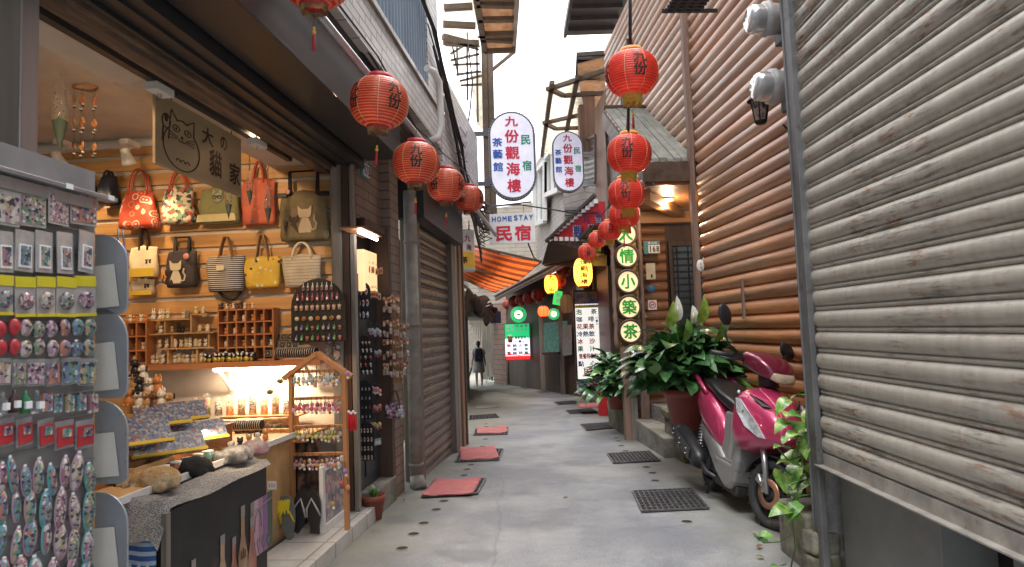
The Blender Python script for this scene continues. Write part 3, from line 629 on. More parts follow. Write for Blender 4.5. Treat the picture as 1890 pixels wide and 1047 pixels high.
# left row beyond the brown post
lr = thing('left_back_house', 'beige walled house rising behind the hanging home stay sign', 'building', T(P(880, 700, 13)))
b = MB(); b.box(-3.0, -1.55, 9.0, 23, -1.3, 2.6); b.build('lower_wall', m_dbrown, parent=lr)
b = MB(); b.box(-3.0, -1.3, 9.5, 20, 2.6, 4.4); b.box(-1.4, -1.28, 9.5, 20, 2.55, 2.62); b.build('upper_wall', m_beigey, parent=lr)
fb = thing('far_house', 'beige sided upper house with white framed windows beyond the signs', 'building', T(P(960, 700, 27)))
b = MB(); slab(b, [(842, 395, 27), (1012, 370, 27), (1012, 600, 27), (842, 560, 27)], (0, .4, 0)); b.build('front_wall', m_beige, parent=fb)
b = MB(); slab(b, [(990, 300, 26), (1046, 225, 19), (1115, 200, 15.5), (1115, 480, 15.5), (1046, 480, 19), (990, 500, 26)], (.4, 0, 0)); b.build('side_wall', m_beigey, parent=fb)
for (xa, ya, yb, xc, yc, yd, da, dc) in ((992, 322, 415, 1012, 300, 408, 25, 22), (1015, 290, 360, 1040, 262, 350, 22, 19)):
    b = MB(); q = PP([(xa, ya, da), (xc, yc, dc), (xc, yd, dc), (xa, yb, da)])
    for i in range(4): b.bar(q[i] + Vector((-.12, 0, 0)), q[(i + 1) % 4] + Vector((-.12, 0, 0)), .14)
    b.bar((q[0] + q[1]) / 2 + Vector((-.12, 0, 0)), (q[2] + q[3]) / 2 + Vector((-.12, 0, 0)), .1)
    wo = b.build('window', m_white, parent=fb); b = MB(); b.poly([p + Vector((-.06, 0, 0)) for p in q], (.03, 0, 0)); b.build('pane', mat('pale_glass', (.36, .38, .40), .15), parent=wo)
b = MB(); slab(b, [(880, 480, 26.8), (906, 478, 26.8), (906, 520, 26.8), (880, 520, 26.8)], (0, .1, 0)); b.build('red_panel', mat('faded_red_panel', (.38, .14, .10), .6, var=.3), parent=fb)
# louvre bay of the right building
lv = thing('louvred_house', 'brown upper house with metal louvre window and translucent canopies over the lane', 'building', T(P(1090, 700, 14)))
b = MB(); b.poly(PP([(1098, 200, 13.5), (1125, 150, 12.2), (1125, 470, 12.2), (1098, 470, 13.5)]), (.5, 0, 0)); b.box(P(1066, 143, 14).x, 1.9, 14, 14.3, 4.9, 6.3); b.build('wall', woodmat('brown_boarding', (.20, .12, .085), (.33, .20, .14), 'z', .6, 40), parent=lv)
q = PP([(1076, 262, 14.6), (1104, 250, 13.4), (1104, 338, 13.4), (1078, 345, 14.6)])
b = MB(); [b.bar(q[i] - Vector((.05, 0, 0)), q[(i + 1) % 4] - Vector((.05, 0, 0)), .06) for i in range(4)]; wo = b.build('louvre_window', m_frame, parent=lv)
b = MB()
for k in range(9):
    u = (k + .5) / 9; a_ = q[0].lerp(q[3], u); c_ = q[1].lerp(q[2], u); b.poly([a_, c_, c_ + Vector((.04, .03, -.05)), a_ + Vector((.04, .03, -.05))], (0, 0, -.01))
b.build('louvre', mat('grey_white_louvre', (.42, .44, .46), .4, .3), parent=wo)
b = MB(); b.poly(PP([(1040, 345, 15), (1078, 345, 14.4), (1078, 420, 14.4), (1040, 420, 15)]), (.3, .2, 0)); [b.poly(PP([(1042, 385 + 9 * k, 14.7), (1095, 382 + 9 * k, 13.6), (1095, 388 + 9 * k, 13.5), (1042, 391 + 9 * k, 14.6)]), (0, -.05, .02), 1) for k in range(5)]; b.build('lower_wall', [m_beigey, m_dbrown], parent=lv)
b = MB()
zc = 6.0; I_ = I4
def atz(px, py, z=zc): r = ray(px, py); return CAMP + r * ((z - CAMP.z) / r.z)
c4 = [atz(986, 156), atz(1066, 143), atz(1100, 300), atz(1003, 282)]
def cor(b, q, n=40, amp=.02, mi=0):
    nu = n
    b.grid(lambda u, v: q[0].lerp(q[3], u).lerp(q[1].lerp(q[2], u), v) + Vector((0, 0, amp * math.sin(u * n * math.pi * .5))), nu, 2, mi)
cor(b, c4, 90, .02); b.build('canopy_sheet', m_sheet, parent=lv, solid=.004)
q4 = [atz(1066, 118, 6.3), atz(1118, 105, 6.3), atz(1118, 270, 6.3), atz(1068, 290, 6.3)]
b = MB(); cor(b, q4, 40, .03); b.build('canopy_sheet', m_sheetb, parent=lv, solid=.006)
b = MB()
for s_ in ([(1010, 166), (1118, 130)], [(1018, 166), (1040, 177), (1120, 172)], [(1003, 228), (1098, 206)], [(1006, 228), (1026, 238), (1098, 235)], [(1019, 152), (1000, 288)], [(1066, 142), (1046, 240)]):
    pts = [atz(x, y, zc - .08) for x, y in s_]
    for p_, r_ in zip(pts, pts[1:]): b.bar(p_, r_, .09, .07)
b.build('canopy_frame', m_frame, parent=lv)
b = MB(); slab(b, [(1064, 104, 13), (1118, 100, 13), (1118, 145, 13.4), (1062, 148, 13.4)], (0, 0, .08)); [slab(b, [(1066, 106 + 9 * k, 12.95 + .09 * k), (1118, 102 + 9 * k, 12.95 + .09 * k), (1118, 105 + 9 * k, 12.95 + .09 * k), (1066, 109 + 9 * k, 12.95 + .09 * k)], (0, 0, -.05)) for k in range(5)]
b.build('slatted_eave', m_dbrown, parent=lv)
# steel canopy of the left side
lc = thing('lane_canopy', 'rusty steel framed canopy with translucent sheets high above the tiled wall', 'canopy', T(P(900, 400, 12)))
zc = 6.3
b = MB(); q = [atz(877, -60, 6.3), atz(948, -60, 6.3), atz(945, 92, 6.3), atz(893, 94, 6.3)]; cor(b, q, 46, .03); b.build('roof_sheet', m_sheetb, parent=lc, solid=.005)
b = MB(); q = [atz(948, -60, 6.29), atz(964, -60, 6.29), atz(952, 97, 6.29), atz(945, 96, 6.29)]; b.poly(q, (0, 0, .05)); b.build('edge_board', mat('pale_edge_board', (.45, .40, .36), .6, var=.2), parent=lc)
b = MB()
for q in ([(878, -5), (950, -4)], [(880, 8), (949, 10)], [(883, 36), (948, 35)], [(884, 65), (948, 63)], [(888, 72), (946, 75)], [(893, 94), (952, 92)], [(873, -40), (895, 94)], [(820, 15), (872, 12)], [(818, 45), (877, 48)], [(818, 78), (884, 80)], [(818, 68), (880, 84)]):
    b.bar(atz(*q[0], 6.25), atz(*q[1], 6.25), .10, .08)
b.build('rafter_frame', m_frame, parent=lc)
q = [atz(818, -60, 6.5), atz(872, -60, 6.5), atz(883, 84, 6.5), atz(815, 84, 6.5)]; b = MB(); cor(b, q, 30, .02); b.build('side_sheet', m_sheet, parent=lc, solid=.004)
for x, w_, y1 in ((895, .10, 430), (901, .05, 400), (907, .09, 430)):
    b = MB(); b.bar(P(x - 2, 85, 12.1), P(x + 6, y1, 12.1), w_); b.build('steel_post', m_frame, parent=lc)
b = MB(); b.bar(P(949, 96, 12), P(898, 138, 12.1), .05)
for a_, c_ in (((831, 100), (884, 68)), ((831, 112), (885, 100)), ((836, 120), (886, 118)), ((842, 138), (888, 132)), ((848, 150), (889, 140)), ((850, 158), (889, 156)), ((825, 75), (884, 92)), ((822, 84), (886, 86)), ((834, 80), (845, 135)), ((862, 80), (863, 185)), ((880, 86), (882, 225)), ((843, 80), (845, 140))): b.bar(P(*a_, 12.0), P(*c_, 12.0), .035)
b.build('brace', m_frame, parent=lc)
b = MB(); b.poly(PP([(868, 140, 12.6), (892, 130, 12.6), (893, 240, 12.6), (880, 230, 12.6)]), (0, .02, 0)); b.build('screen_sheet', m_sheet, parent=lc)
# orange awning over the lane
aw4 = PP([(875, 455, 15), (999, 483, 16), (914, 539, 19), (841, 509, 12)])
def awn(u, v): return aw4[0].lerp(aw4[1], v).lerp(aw4[3].lerp(aw4[2], v), u) + Vector((0, 0, -.12 * math.sin(math.pi * u) - .04 * math.sin(math.pi * v)))
at = thing('striped_awning', 'orange and rust striped fabric awning stretched low across the lane', 'awning', T(aw4[3]))
b = MB()
n = 17
for i in range(n):
    b.grid(lambda u, v: awn((i + u) / n, v), 2, 8, i % 2)
b.build('fabric', [thin('orange_awning', (.85, .16, .03), .6), thin('rust_awning', (.30, .06, .02), .5)], parent=at)
b = MB(); b.bar(aw4[1], aw4[2], .05); b.bar(awn(0, .0), awn(0, 1), .05); b.bar(awn(.5, .0) - Vector((0, 0, .05)), awn(.45, 1), .04); b.bar(aw4[3], aw4[2], .04); b.bar(awn(0, .35), awn(1, .55), .04)
b.build('frame', m_frame, parent=at)
# hanging tarps
tt = MB(); 
for k, q in enumerate(([(843, 540, 15), (880, 548, 15), (912, 570, 15.5), (843, 575, 15)], [(845, 552, 14), (868, 530, 14), (905, 560, 15), (862, 582, 14.5)], [(880, 560, 16), (915, 575, 16), (912, 592, 16), (884, 584, 16)])):
    p = PP(q); tt.grid(lambda u, v: p[0].lerp(p[1], v).lerp(p[3].lerp(p[2], v), u) + Vector((0, .1 * math.sin(7 * v), .10 * math.sin(9 * v + 5 * u + k) - .1 * math.sin(math.pi * v))), 8, 12)
tt.build('tarpaulin', mat('dirty_tarp', (.17, .13, .10), .7, col2=(.07, .05, .04), scale=3), solid=.01, label='dirty brown tarpaulin sagging under the orange awning on the left', category='tarpaulin')
tt = MB(); tt.boxm(T(P(915, 586, 17)), .26, .2, .3); tt.tube([P(914, 575, 16.9), P(905, 560, 16.5), P(880, 568, 16)], .03, 6); tt.build('blue_meter_box', mat('blue_box', (.06, .09, .20), .5), label='small blue box with pipe below the tarpaulin at the lane end', category='box')
b = MB(); b.poly([P(838, 566, 15.5), P(918, 572, 17), P(913, 592, 27), P(838, 592, 27)], (0, 0, .06)); [b.bar(P(838, 567 + 4 * k, 16 + 2.2 * k), P(917 - k, 573 + 3 * k, 17 + 2.0 * k), .07) for k in range(5)]  # added roof slab with bars, keeps the passage beneath it dark
b.build('shade_roof', m_dbrown, label='low dark roof added to shade the far left end of the lane', category='roof')
# ============================================================ lanterns
RL = .20
def lprof(z, R0=RL, H=.168):            # radius of the paper globe at height z about its centre
    return .075 + (R0 - .075) * max(0, 1 - (abs(z) / H) ** 2.3) ** .62
def lantern(kind, label, group):
    t = thing('red_lantern', label, 'lantern', None, group)
    mp, mr = {'right': (thin('red_lantern_paper', (.86, .045, .025), .45, .4), thin('red_rib_paper', (.90, .15, .10), .4, .4)),
              'left': (thin('deep_red_paper', (.70, .035, .018), .38, .4), thin('cream_rib_paper', (.82, .27, .13), .3, .4)),
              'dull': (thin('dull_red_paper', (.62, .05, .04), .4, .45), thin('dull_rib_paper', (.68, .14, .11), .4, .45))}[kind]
    H = .168; n = 19; pr = []; mis = []
    for i in range(n):
        for k, dr in ((0, .0042), (.25, 0), (.75, 0)):
            z = -H + 2 * H * (i + k) / n; pr.append((lprof(z) + dr, z)); mis.append(1 if k == 0 or k == .75 else 0)
    pr.append((lprof(H) + .003, H))
    b = MB(); b.lathe(pr, 40, mis=mis); b.build('paper_shade', [mp, mr], parent=t)
    b = MB()
    for k in range(8):
        a = k * math.pi / 4 + .2; b.tube([((lprof(z) + .004) * math.cos(a), (lprof(z) + .004) * math.sin(a), z) for z in [-H * .97 + 2 * H * .97 * i / 14 for i in range(15)]], .0016, 4)
    b.build('seam_thread', mat('cream_thread', (.75, .6, .4), .6), parent=t)
    mc = mat('lantern_cap_orange', (.75, .30, .05), .5) if kind == 'right' else mat('lantern_cap_red', (.50, .03, .05), .45)
    b = MB(); b.lathe([(.07, H - .004), (.088, H), (.088, H + .01), (.082, H + .03), (.076, H + .03), (.07, H)], 28); b.build('cap_ring', mc, parent=t)
    b = MB(); b.lathe([(.07, -H + .004), (.080, -H), (.078, -H - .016), (.070, -H - .016)], 28)
    for k in range(90 if kind != 'dull' else 30):
        a = k * 2 * math.pi / (90 if kind != 'dull' else 30); L = random.uniform(.05, .075) * (.6 if kind == 'left' else 1.1); r = .072
        b.tube([(r * math.cos(a), r * math.sin(a), -H - .012), (r * .97 * math.cos(a + .05), r * .97 * math.sin(a + .05), -H - .012 - L)], .0022, 3, 1, False)
    b.build('fringe', [mc, mat('gold_fringe', (.62, .42, .06), .6) if kind != 'left' else mat('brown_fringe', (.20, .10, .05), .6, col2=(.35, .3, .1), scale=20)], parent=t)
    b = MB(); b.tube([(0, 0, -H), (0, 0, -H - .14)], .0015, 4); b.lathe([(.001, 0), (.009, -.006), (.006, -.02), (.012, -.03), (.012, -.04), (.005, -.045), (.001, -.046)], 10, 1, T((0, 0, -H - .13)))
    b.lathe([(.004, 0), (.009, -.01), (.011, -.09), (.002, -.1)], 8, 2, T((0, 0, -H - .175)))
    b.build('tassel', [MC.get('cable_black'), mat('yellow_bead', (.75, .42, .03), .4), mat('red_tassel', (.42, .02, .04), .6)], parent=t)
    b = MB(); b.tube([(-.05, 0, H + .03), (0, 0, H + .09), (.05, 0, H + .03)], .002, 4); b.tube([(0, 0, H + .09), (0, 0, H + .16)], .002, 4); b.build('hanging_wire', mat('wire', (.10, .09, .09), .4, .8), parent=t)
    for k in range(4):
        b = MB()
        for s, zc_, hh in (('九', .068, .088), ('份', -.028, .098)):
            a0 = k * math.pi / 2 - math.pi / 2
            def fn(x, y):
                z = zc_ + y; a = a0 + x / max(.12, lprof(z)); r = lprof(z) + .0062; return Vector((r * math.cos(a), r * math.sin(a), z))
            vs, fs, gx0, gx1, gy0, gy1 = glyph(s, 0.0); bmx = bmesh.new(); vv = [bmx.verts.new(p) for p in vs]
            for ff in fs:
                try: bmx.faces.new([vv[i] for i in ff])
                except ValueError: pass
            bmesh.ops.triangulate(bmx, faces=bmx.faces); bmesh.ops.subdivide_edges(bmx, edges=[e_ for e_ in bmx.edges if e_.calc_length() > .25], cuts=1); bmx.verts.index_update()
            sx = .095 / (gx1 - gx0); sy = hh / (gy1 - gy0)
            for ex_, ey_ in ((.02, .02), (-.02, .02), (.02, -.02), (-.02, -.02)): b.add([fn((v.co.x - (gx0 + gx1) / 2 + ex_) * sx, (v.co.y - (gy0 + gy1) / 2 + ey_) * sy) * (1 + .001 * (ex_ > 0) + .0005 * (ey_ > 0)) for v in bmx.verts], [[v.index for v in ff.verts] for ff in bmx.faces])
            bmx.free()
        b.build('lettering', mat('ink_black', (.03, .02, .02), .6), parent=t)
    return t
LG = 'red paper lanterns strung along the lane'
Ll = lantern('left', 'largest round lantern on the left, in front of the black fascia end', LG)
Lr = lantern('right', 'topmost and largest bright red lantern above the porch roof', LG)
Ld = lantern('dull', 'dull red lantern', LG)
def place_l(o, px, py, wpx, rz, label, tilt=0, sc_=1.0):
    d = 2 * RL * sc_ * F / wpx; p = P(px, py, d)
    M = T(p) @ Rz(rz) @ Rx(tilt + random.uniform(-.05, .05)) @ Ry(random.uniform(-.06, .06)) @ S(sc_, sc_, sc_ * random.uniform(.96, 1.05))
    if label is None: shift(o, M)
    else: o = dup(o, M, label)
    return p
pl = []
pl.append(place_l(Ll, 700, 190, 108, .75, None, .05, .76))
pl.append(place_l(Ll, 768, 301, 86, .15, 'second lantern from the shop on the left, both characters facing the lane', 0, .76))
pl.append(place_l(Ll, 823, 342, 70, -.55, 'third lantern on the left, half hidden behind the lantern before it', 0, .76))
pl.append(place_l(Ll, 866, 367, 54, -.5, 'fourth and smallest lantern of the row on the left side', 0, .76))
place_l(Ll, 580, -46, 137, .3, 'lantern cut off by the top edge with only its fringe and tassel visible', 0, .76)
pr_ = []
pr_.append(place_l(Lr, 1166, 136, 99, .15, None, 0, .8))
pr_.append(place_l(Lr, 1161, 284, 81, -.25, 'second bright red lantern from the top, in front of the grey porch roof', 0, .8))
pr_.append(place_l(Lr, 1156, 358, 67, -.2, 'third bright red lantern from the top, below the porch roof beam', 0, .8))
pr_.append(place_l(Lr, 1152, 396, 57, -.15, 'fourth bright red lantern, overlapped by the one above it and over the green circle sign', 0, .8))
pr_.append(place_l(Lr, 1125, 426, 43, 0, 'fifth bright red lantern, left of the circle sign column', 0, .62))
pr_.append(place_l(Lr, 1102, 443, 34, .2, 'sixth bright red lantern, covering the corner of the red gable sign', 0, .66))
pr_.append(place_l(Lr, 1083, 466, 33, .1, 'seventh red lantern, directly above the glowing yellow lantern', 0, .72))
shift(Ld, T((0, 0, -30)))
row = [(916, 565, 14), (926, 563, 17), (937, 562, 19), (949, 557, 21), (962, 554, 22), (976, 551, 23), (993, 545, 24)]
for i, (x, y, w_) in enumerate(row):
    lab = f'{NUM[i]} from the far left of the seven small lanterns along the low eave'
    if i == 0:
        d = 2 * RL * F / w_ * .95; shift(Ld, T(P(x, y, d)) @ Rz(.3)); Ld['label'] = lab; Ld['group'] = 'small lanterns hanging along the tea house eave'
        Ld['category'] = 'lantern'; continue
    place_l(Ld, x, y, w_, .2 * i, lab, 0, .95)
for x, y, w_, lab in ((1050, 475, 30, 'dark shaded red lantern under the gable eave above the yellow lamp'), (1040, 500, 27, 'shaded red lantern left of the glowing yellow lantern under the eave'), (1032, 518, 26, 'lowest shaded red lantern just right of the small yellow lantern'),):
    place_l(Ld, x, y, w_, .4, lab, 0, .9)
# wires holding the strings
b = MB(); b.tube([P(1163, -80, 4.0), P(1163, 85, 4.0)], .011, 6); b.tube([P(1160, 195, 4.45), P(1160, 242, 4.7)], .009, 6)
ww = [p + Vector((0, 0, .262)) for p in pr_]; b.tube([P(1163, 88, 4.0)] + ww[1:], .006, 6)
b.build('lantern_cord', MC['cable_black'], label='black twisted cord carrying the bright red lanterns on the right', category='cord')
b = MB(); b.tube([pl[0] + Vector((-.2, -2, .25)), pl[0] + Vector((0, 0, .25)), pl[1] + Vector((0, 0, .25)), pl[2] + Vector((0, 0, .25)), pl[3] + Vector((0, 0, .25)), P(900, 385, 9)], .005, 6)
b.build('lantern_cord', MC['cable_black'], label='thin cord carrying the lanterns of the left side', category='cord')
# glowing lanterns
def barrel(label, px, py, wpx, hpx, d, emc, est, col, text=None, tcol=None, cat='lantern'):
    t = thing('glowing_lantern', label, cat, T(P(px, py, d))); r = wpx / F * d / 2; h = hpx / F * d / 2
    b = MB(T(P(px, py, d)))
    pr = [(r * (1 - .42 * abs(u) ** 3.2) + .004 * (i % 2), h * u) for i, u in enumerate([-1 + 2 * k / 16 for k in range(17)])]
    b.lathe(pr, 24); b.build('shade', mat(f'glow_{label[:9].replace(" ", "_")}', col, .5, var=.1, emis=emc, es=est), parent=t)
    b = MB(T(P(px, py, d))); b.lathe([(r * .5, h), (r * .6, h + .012), (r * .55, h + .03), (.001, h + .03)], 20); b.lathe([(r * .5, -h), (r * .6, -h - .012), (r * .5, -h - .03), (.001, -h - .03)], 20)
    for k in range(8): a = k * math.pi / 4; b.tube([((pr[i][0] + .003) * math.cos(a), (pr[i][0] + .003) * math.sin(a), pr[i][1]) for i in range(17)], .004, 4)
    b.tube([(0, 0, h), (0, 0, h + .25)], .004, 4); b.build('cap', mat('lantern_dark_red', (.25, .03, .02), .5), parent=t)
    if text:
        b = MB(); c = P(px, py, d); n_ = len(text)
        for i, s in enumerate(text):
            zc_ = h * (.72 - 1.45 * i / max(1, n_ - 1))
            put(b, s, c, (1, 0, 0), (0, 0, 1), 0.8 * r, 1.5 * h / n_, fn=lambda x, y: c + Vector((x, -math.sqrt(max(0, (r + .012) ** 2 - x * x)), zc_ + y)), bold=.03)
        b.build('lettering', mat(tcol[0], tcol[1], .5), parent=t)
    return t
barrel('tall glowing yellow lantern with black and red writing above the menu board', 1076, 503, 34, 50, 12.6, (1, .52, .05), 1.5, (.9, .5, .1), '份觀海樓', ('lantern_ink_red', (.20, .02, .01)))
barrel('small glowing yellow lantern with gold and red bands left of the tall one', 1017, 525, 24, 33, 17, (1, .42, .03), 1.6, (.9, .45, .05), '九份', ('lantern_ink_red2', (.45, .08, .01)))
barrel('small round lit orange red lantern in the dark shopfront', 1003, 575, 20, 18, 17.5, (1, .09, .02), 1.3, (.8, .1, .03))
barrel('brown unlit barrel lantern of woven bamboo beside the menu board', 1046, 561, 23, 34, 15, (.3, .15, .05), .08, (.30, .17, .10))
# ============================================================ signs
def board(name, label, mats, px, py, d, wpx, hpx, rot=0, thick=.06, shape='rect', cat='sign', tiltx=0):
    """returns thing, frame (x right, z up, face towards -y), width, height"""
    M = T(P(px, py, d)) @ Rz(rot) @ Rx(tiltx); t = thing(name, label, cat, M); w_ = wpx / F * d; h_ = hpx / F * d
    return t, M, w_, h_
def txt(t, M, items, w_, h_, y=-.035, nm='lettering', bold=.02):
    """items (char, cx, cz, size w, size h, material); positions as fractions of the board, 0..1 from top left"""
    for s, cx, cz, sw, sh_, m in items:
        b = MB(M); put(b, s, ((cx - .5) * w_, y, (.5 - cz) * h_), (1, 0, 0), (0, 0, 1), sw * w_, sh_ * h_, bold=bold); b.build('character', m, parent=t)
red = mat('sign_red', (.62, .015, .05), .4); blue = mat('sign_blue', (.02, .10, .45), .4); green = mat('sign_green', (.01, .28, .16), .4)
navy = mat('sign_navy', (.02, .03, .18), .4); blk = MC['ink_black']; whitep = mat('sign_white', (.78, .78, .80), .35, var=.05)
litw = mat('lit_sign_white', (.66, .66, .76), .3, emis=(.80, .80, 1), es=.12)
def oval(label, px, py, d, wpx, hpx, rot):
    t, M, w_, h_ = board('oval_lightbox', label, None, px, py, d, wpx, hpx, rot)
    def st_(r, hh, n=18): return [(r * math.cos(a), hh - r + r * math.sin(a)) for a in [math.pi * i / n for i in range(n + 1)]] + [(r * math.cos(a), -hh + r + r * math.sin(a)) for a in [math.pi + math.pi * i / n for i in range(n + 1)]]
    b = MB(M); b.poly([(x, -.085, z) for x, z in st_(w_ / 2, h_ / 2)], (0, .17, 0)); b.build('casing', mat('sign_casing', (.10, .10, .115), .4, .5), parent=t)
    b = MB(M); b.poly([(x, -.09, z) for x, z in st_(w_ / 2 - .022, h_ / 2 - .022)], (0, .004, 0)); b.build('face', litw, parent=t)
    b = MB(M); pts = st_(w_ / 2 + .003, h_ / 2 + .003, 24)
    full = []
    for (xa, za), (xb, zb_) in zip(pts, pts[1:] + pts[:1]):
        L = math.hypot(xb - xa, zb_ - za); k = max(1, int(L / .03)); full += [(xa + (xb - xa) * i / k, za + (zb_ - za) * i / k) for i in range(k)]
    for x, z in full: b.boxm(T((x, -.06, z)), .014, .06, .014)
    b.build('stud_trim', mat('stud_grey', (.32, .32, .34), .4, .6), parent=t)
    cs = [('九', .5, .115, .29, .115, red), ('份', .5, .285, .31, .15, red), ('觀', .5, .475, .31, .15, red), ('海', .505, .66, .30, .15, red), ('樓', .515, .85, .30, .15, red),
          ('茶', .18, .35, .215, .10, blue), ('藝', .18, .485, .215, .105, blue), ('館', .18, .63, .215, .105, blue), ('民', .80, .33, .21, .11, green), ('宿', .81, .625, .20, .115, green)]
    txt(t, M, cs, w_, h_, -.094, bold=.032); return t, M, w_, h_
t, M, w_, h_ = oval('large oval light box sign with five red characters hanging over the lane on the left', 945.5, 289.5, 9, 85, 165, .02)
for z in (.33, -.36): b = MB(M); b.boxm(T((-w_ / 2 - .1, 0, z)), .26, .05, .05); b.boxm(T((-w_ / 2 - .04, 0, z)), .08, .12, .1); b.build('bracket', MC['sign_casing'], parent=t)
t, M, w_, h_ = oval('smaller oval light box sign bracketed to the right side beneath the canopies', 1048, 300, 13.4, 57, 114, .02)
for z in (.18, .12, -.42, -.48): b = MB(M); b.boxm(T((w_ / 2 + .18, 0, z)), .4, .04, .04); b.build('bracket', m_steel, parent=t)
t, M, w_, h_ = board('hanging_sign', 'white rectangular hanging sign with blue latin letters above two red characters', None, 945.5, 421.5, 9, 84, 56, -.03)
b = MB(M); b.boxm(T((0, 0, 0)), w_, .012, h_); b.build('board', whitep, parent=t, bevel=.002)
b = MB(M)
for k, s in enumerate('HOME'): put(b, s, (-w_ * .455 + w_ * (.055 + .118 * k), -.009, h_ * .32), (1, 0, 0), (0, 0, 1), w_ * .09, h_ * .17, bold=.03)
for k, s in enumerate('STAY'): put(b, s, (w_ * (.085 + .112 * k), -.009, h_ * .34), (1, 0, 0), (0, 0, 1), w_ * .085, h_ * .17, bold=.03)
b.build('lettering', blue, parent=t)
txt(t, M, [('民', .31, .67, .36, .5, red), ('宿', .73, .66, .36, .52, red)], w_, h_, -.009, bold=.035)
b = MB(M); b.tube([(-.2, 0, h_ / 2), (-.2, 0, h_ / 2 + .09)], .003, 4); b.tube([(.16, 0, h_ / 2), (.16, 0, h_ / 2 + .12)], .003, 4); b.boxm(T((-.05, 0, h_ / 2 + .12)) @ Ry(-.08), .65, .02, .02); b.build('hanger', MC['sign_casing'], parent=t)
# menu light box
t, M, w_, h_ = board('menu_lightbox', 'tall standing lit menu board with rows of coloured characters', None, 1084.5, 619, 15, 44, 163, .0)
b = MB(M); b.boxm(T((0, .04, 0)), w_ + .05, .16, h_ + .05); b.build('casing', m_dwood, parent=t, bevel=.006)
b = MB(M); b.boxm(T((0, -.045, -.03 * h_ - .07)), w_ - .02, .012, h_ * .84); b.build('face', mat('lit_menu_white', (.8, .8, .78), .4, emis=(1, .98, .92), es=.28), parent=t)
b = MB(M); b.boxm(T((0, -.045, h_ * .415)), w_ - .02, .012, h_ * .15); b.boxm(T((0, -.047, h_ * .325)), w_ - .02, .012, h_ * .03, 1); b.build('picture', [mat('skyline_print', (.08, .10, .25), .4, col2=(.35, .22, .15), scale=6, var=.4), mat('menu_yellow', (.75, .6, .08), .5)], parent=t)
rows = [('泡 茶', green), ('咖 啡', navy), ('花果茶', red), ('冷熱飲', blue), ('冰 沙', red), ('果 汁', green), ('簡餐附飲料', red), ('點 心', blue), (' 民宿', red)]
its = []
for i, (s, m) in enumerate(rows):
    cz = .235 + .083 * i; n_ = len(s); wc = .24 if n_ < 5 else .15
    for k, ch in enumerate(s):
        if ch != ' ': its.append((ch, .17 + (k * .25 if n_ < 5 else k * .16) + (.12 if i == 0 and k else 0), cz, wc * (1.25 if i == 8 else 1), .062 * (1.3 if i == 8 else 1), m))
for k, ch in enumerate('ビール'): its.append((ch, .90, .31 + .032 * k, .09, .025, blue))
txt(t, M, its, w_, h_, -.055, bold=.03)
t, M, w_, h_ = board('small_sign', 'small white sign with one blue and one red character under the menu board', None, 1085, 713, 15, 40, 27)
b = MB(M); b.boxm(I4, w_, .06, h_); b.build('panel', whitep, parent=t); txt(t, M, [('涼', .27, .5, .4, .85, blue), ('天', .75, .5, .4, .85, red)], w_, h_, -.034, bold=.03)
# circle sign column on the porch
t, M, w_, h_ = board('circle_sign_column', 'vertical carved board of five lit round disks with green characters by the porch', None, 1159, 520, 7.9, 40, 235, .05)
b = MB(M); b.boxm(T((0, .03, 0)), w_ * 1.1, .04, h_ * 1.02); b.build('board', mat('carved_gold', (.50, .30, .07), .5, col2=(.12, .07, .03), scale=22, thr=(.45, .52)), parent=t)
for sx in (-1, 1):
    b = MB(M); b.tube([(sx * (w_ * .62) + random.uniform(-.004, .004), .02, z) for z in [-h_ * .52 + h_ * 1.1 * i / 30 for i in range(31)]], [.03 + random.uniform(-.005, .006) for _ in range(31)], 8); b.build('rough_pole', m_trim, parent=t)
for i, (s, cy) in enumerate((('人', 432), ('情', 473), ('小', 520), ('築', 567), ('茶', 612))):
    c = P(1154 + (cy - 430) * .05, cy, 7.86); D = M.inverted() @ c; r = .147
    b = MB(M @ T(D) @ Rx(R(90))); b.lathe([(.118, .0), (.118, .03), (r, .03), (r, -.02), (.001, -.02)], 32); rg = b.build('disk_frame', m_dwood, parent=t)
    b = MB(M @ T(D) @ Rx(R(90))); b.lathe([(.001, .012), (.119, .012)], 32); b.build('disk_face', mat('disk_glow', (.8, .62, .3), .5, emis=(1, .80, .46), es=.28), parent=rg)
    b = MB(M @ T(D)); put(b, s, (0, -.022, 0), (1, 0, 0), (0, 0, 1), .17, .17, bold=.03); b.build('character', mat('bright_green_ink', (.02, .42, .05), .4), parent=rg)
# porch small signs
def plate(px, py, d, label, name='house_number', num='168', rot=0, M=None):
    w_, h_ = .20, .16; M = M or T(P(px, py, d)) @ Rz(rot); t = thing(name, label, 'house number', M)
    b = MB(M); b.boxm(I4, w_, .008, h_); b.build('plate', mat('plate_teal', (.03, .22, .26), .4), parent=t, bevel=.001)
    b = MB(M); b.boxm(T((.025, -.006, -.02)), w_ * .70, .005, h_ * .62); b.build('number_panel', whitep, parent=t)
    b = MB(M)
    for k, s in enumerate(num): put(b, s, (-.020 + .045 * k, -.0105, -.02), (1, 0, 0), (0, 0, 1), .034 if s != '1' else .014, .075, bold=.03)
    b.build('number', blk, parent=t)
    b = MB(M)
    for k, s in enumerate('基山街'): put(b, s, (-.03 + .04 * k, -.006, .056), (1, 0, 0), (0, 0, 1), .03, .03)
    b.build('street_name', whitep, parent=t)
plate(1203, 457, 8.28, 'teal house number plate reading 168 on the porch log wall')
t, M, w_, h_ = board('notice_card', 'pale card with small marks below the teal number plate', None, 1201, 501, 8.28, 17, 30); b = MB(M); b.boxm(I4, w_, .006, h_); b.boxm(T((.01, -.004, -.06)), .02, .003, .04, 1); b.build('card', [mat('cream_card', (.55, .50, .40), .6), m_dark], parent=t)
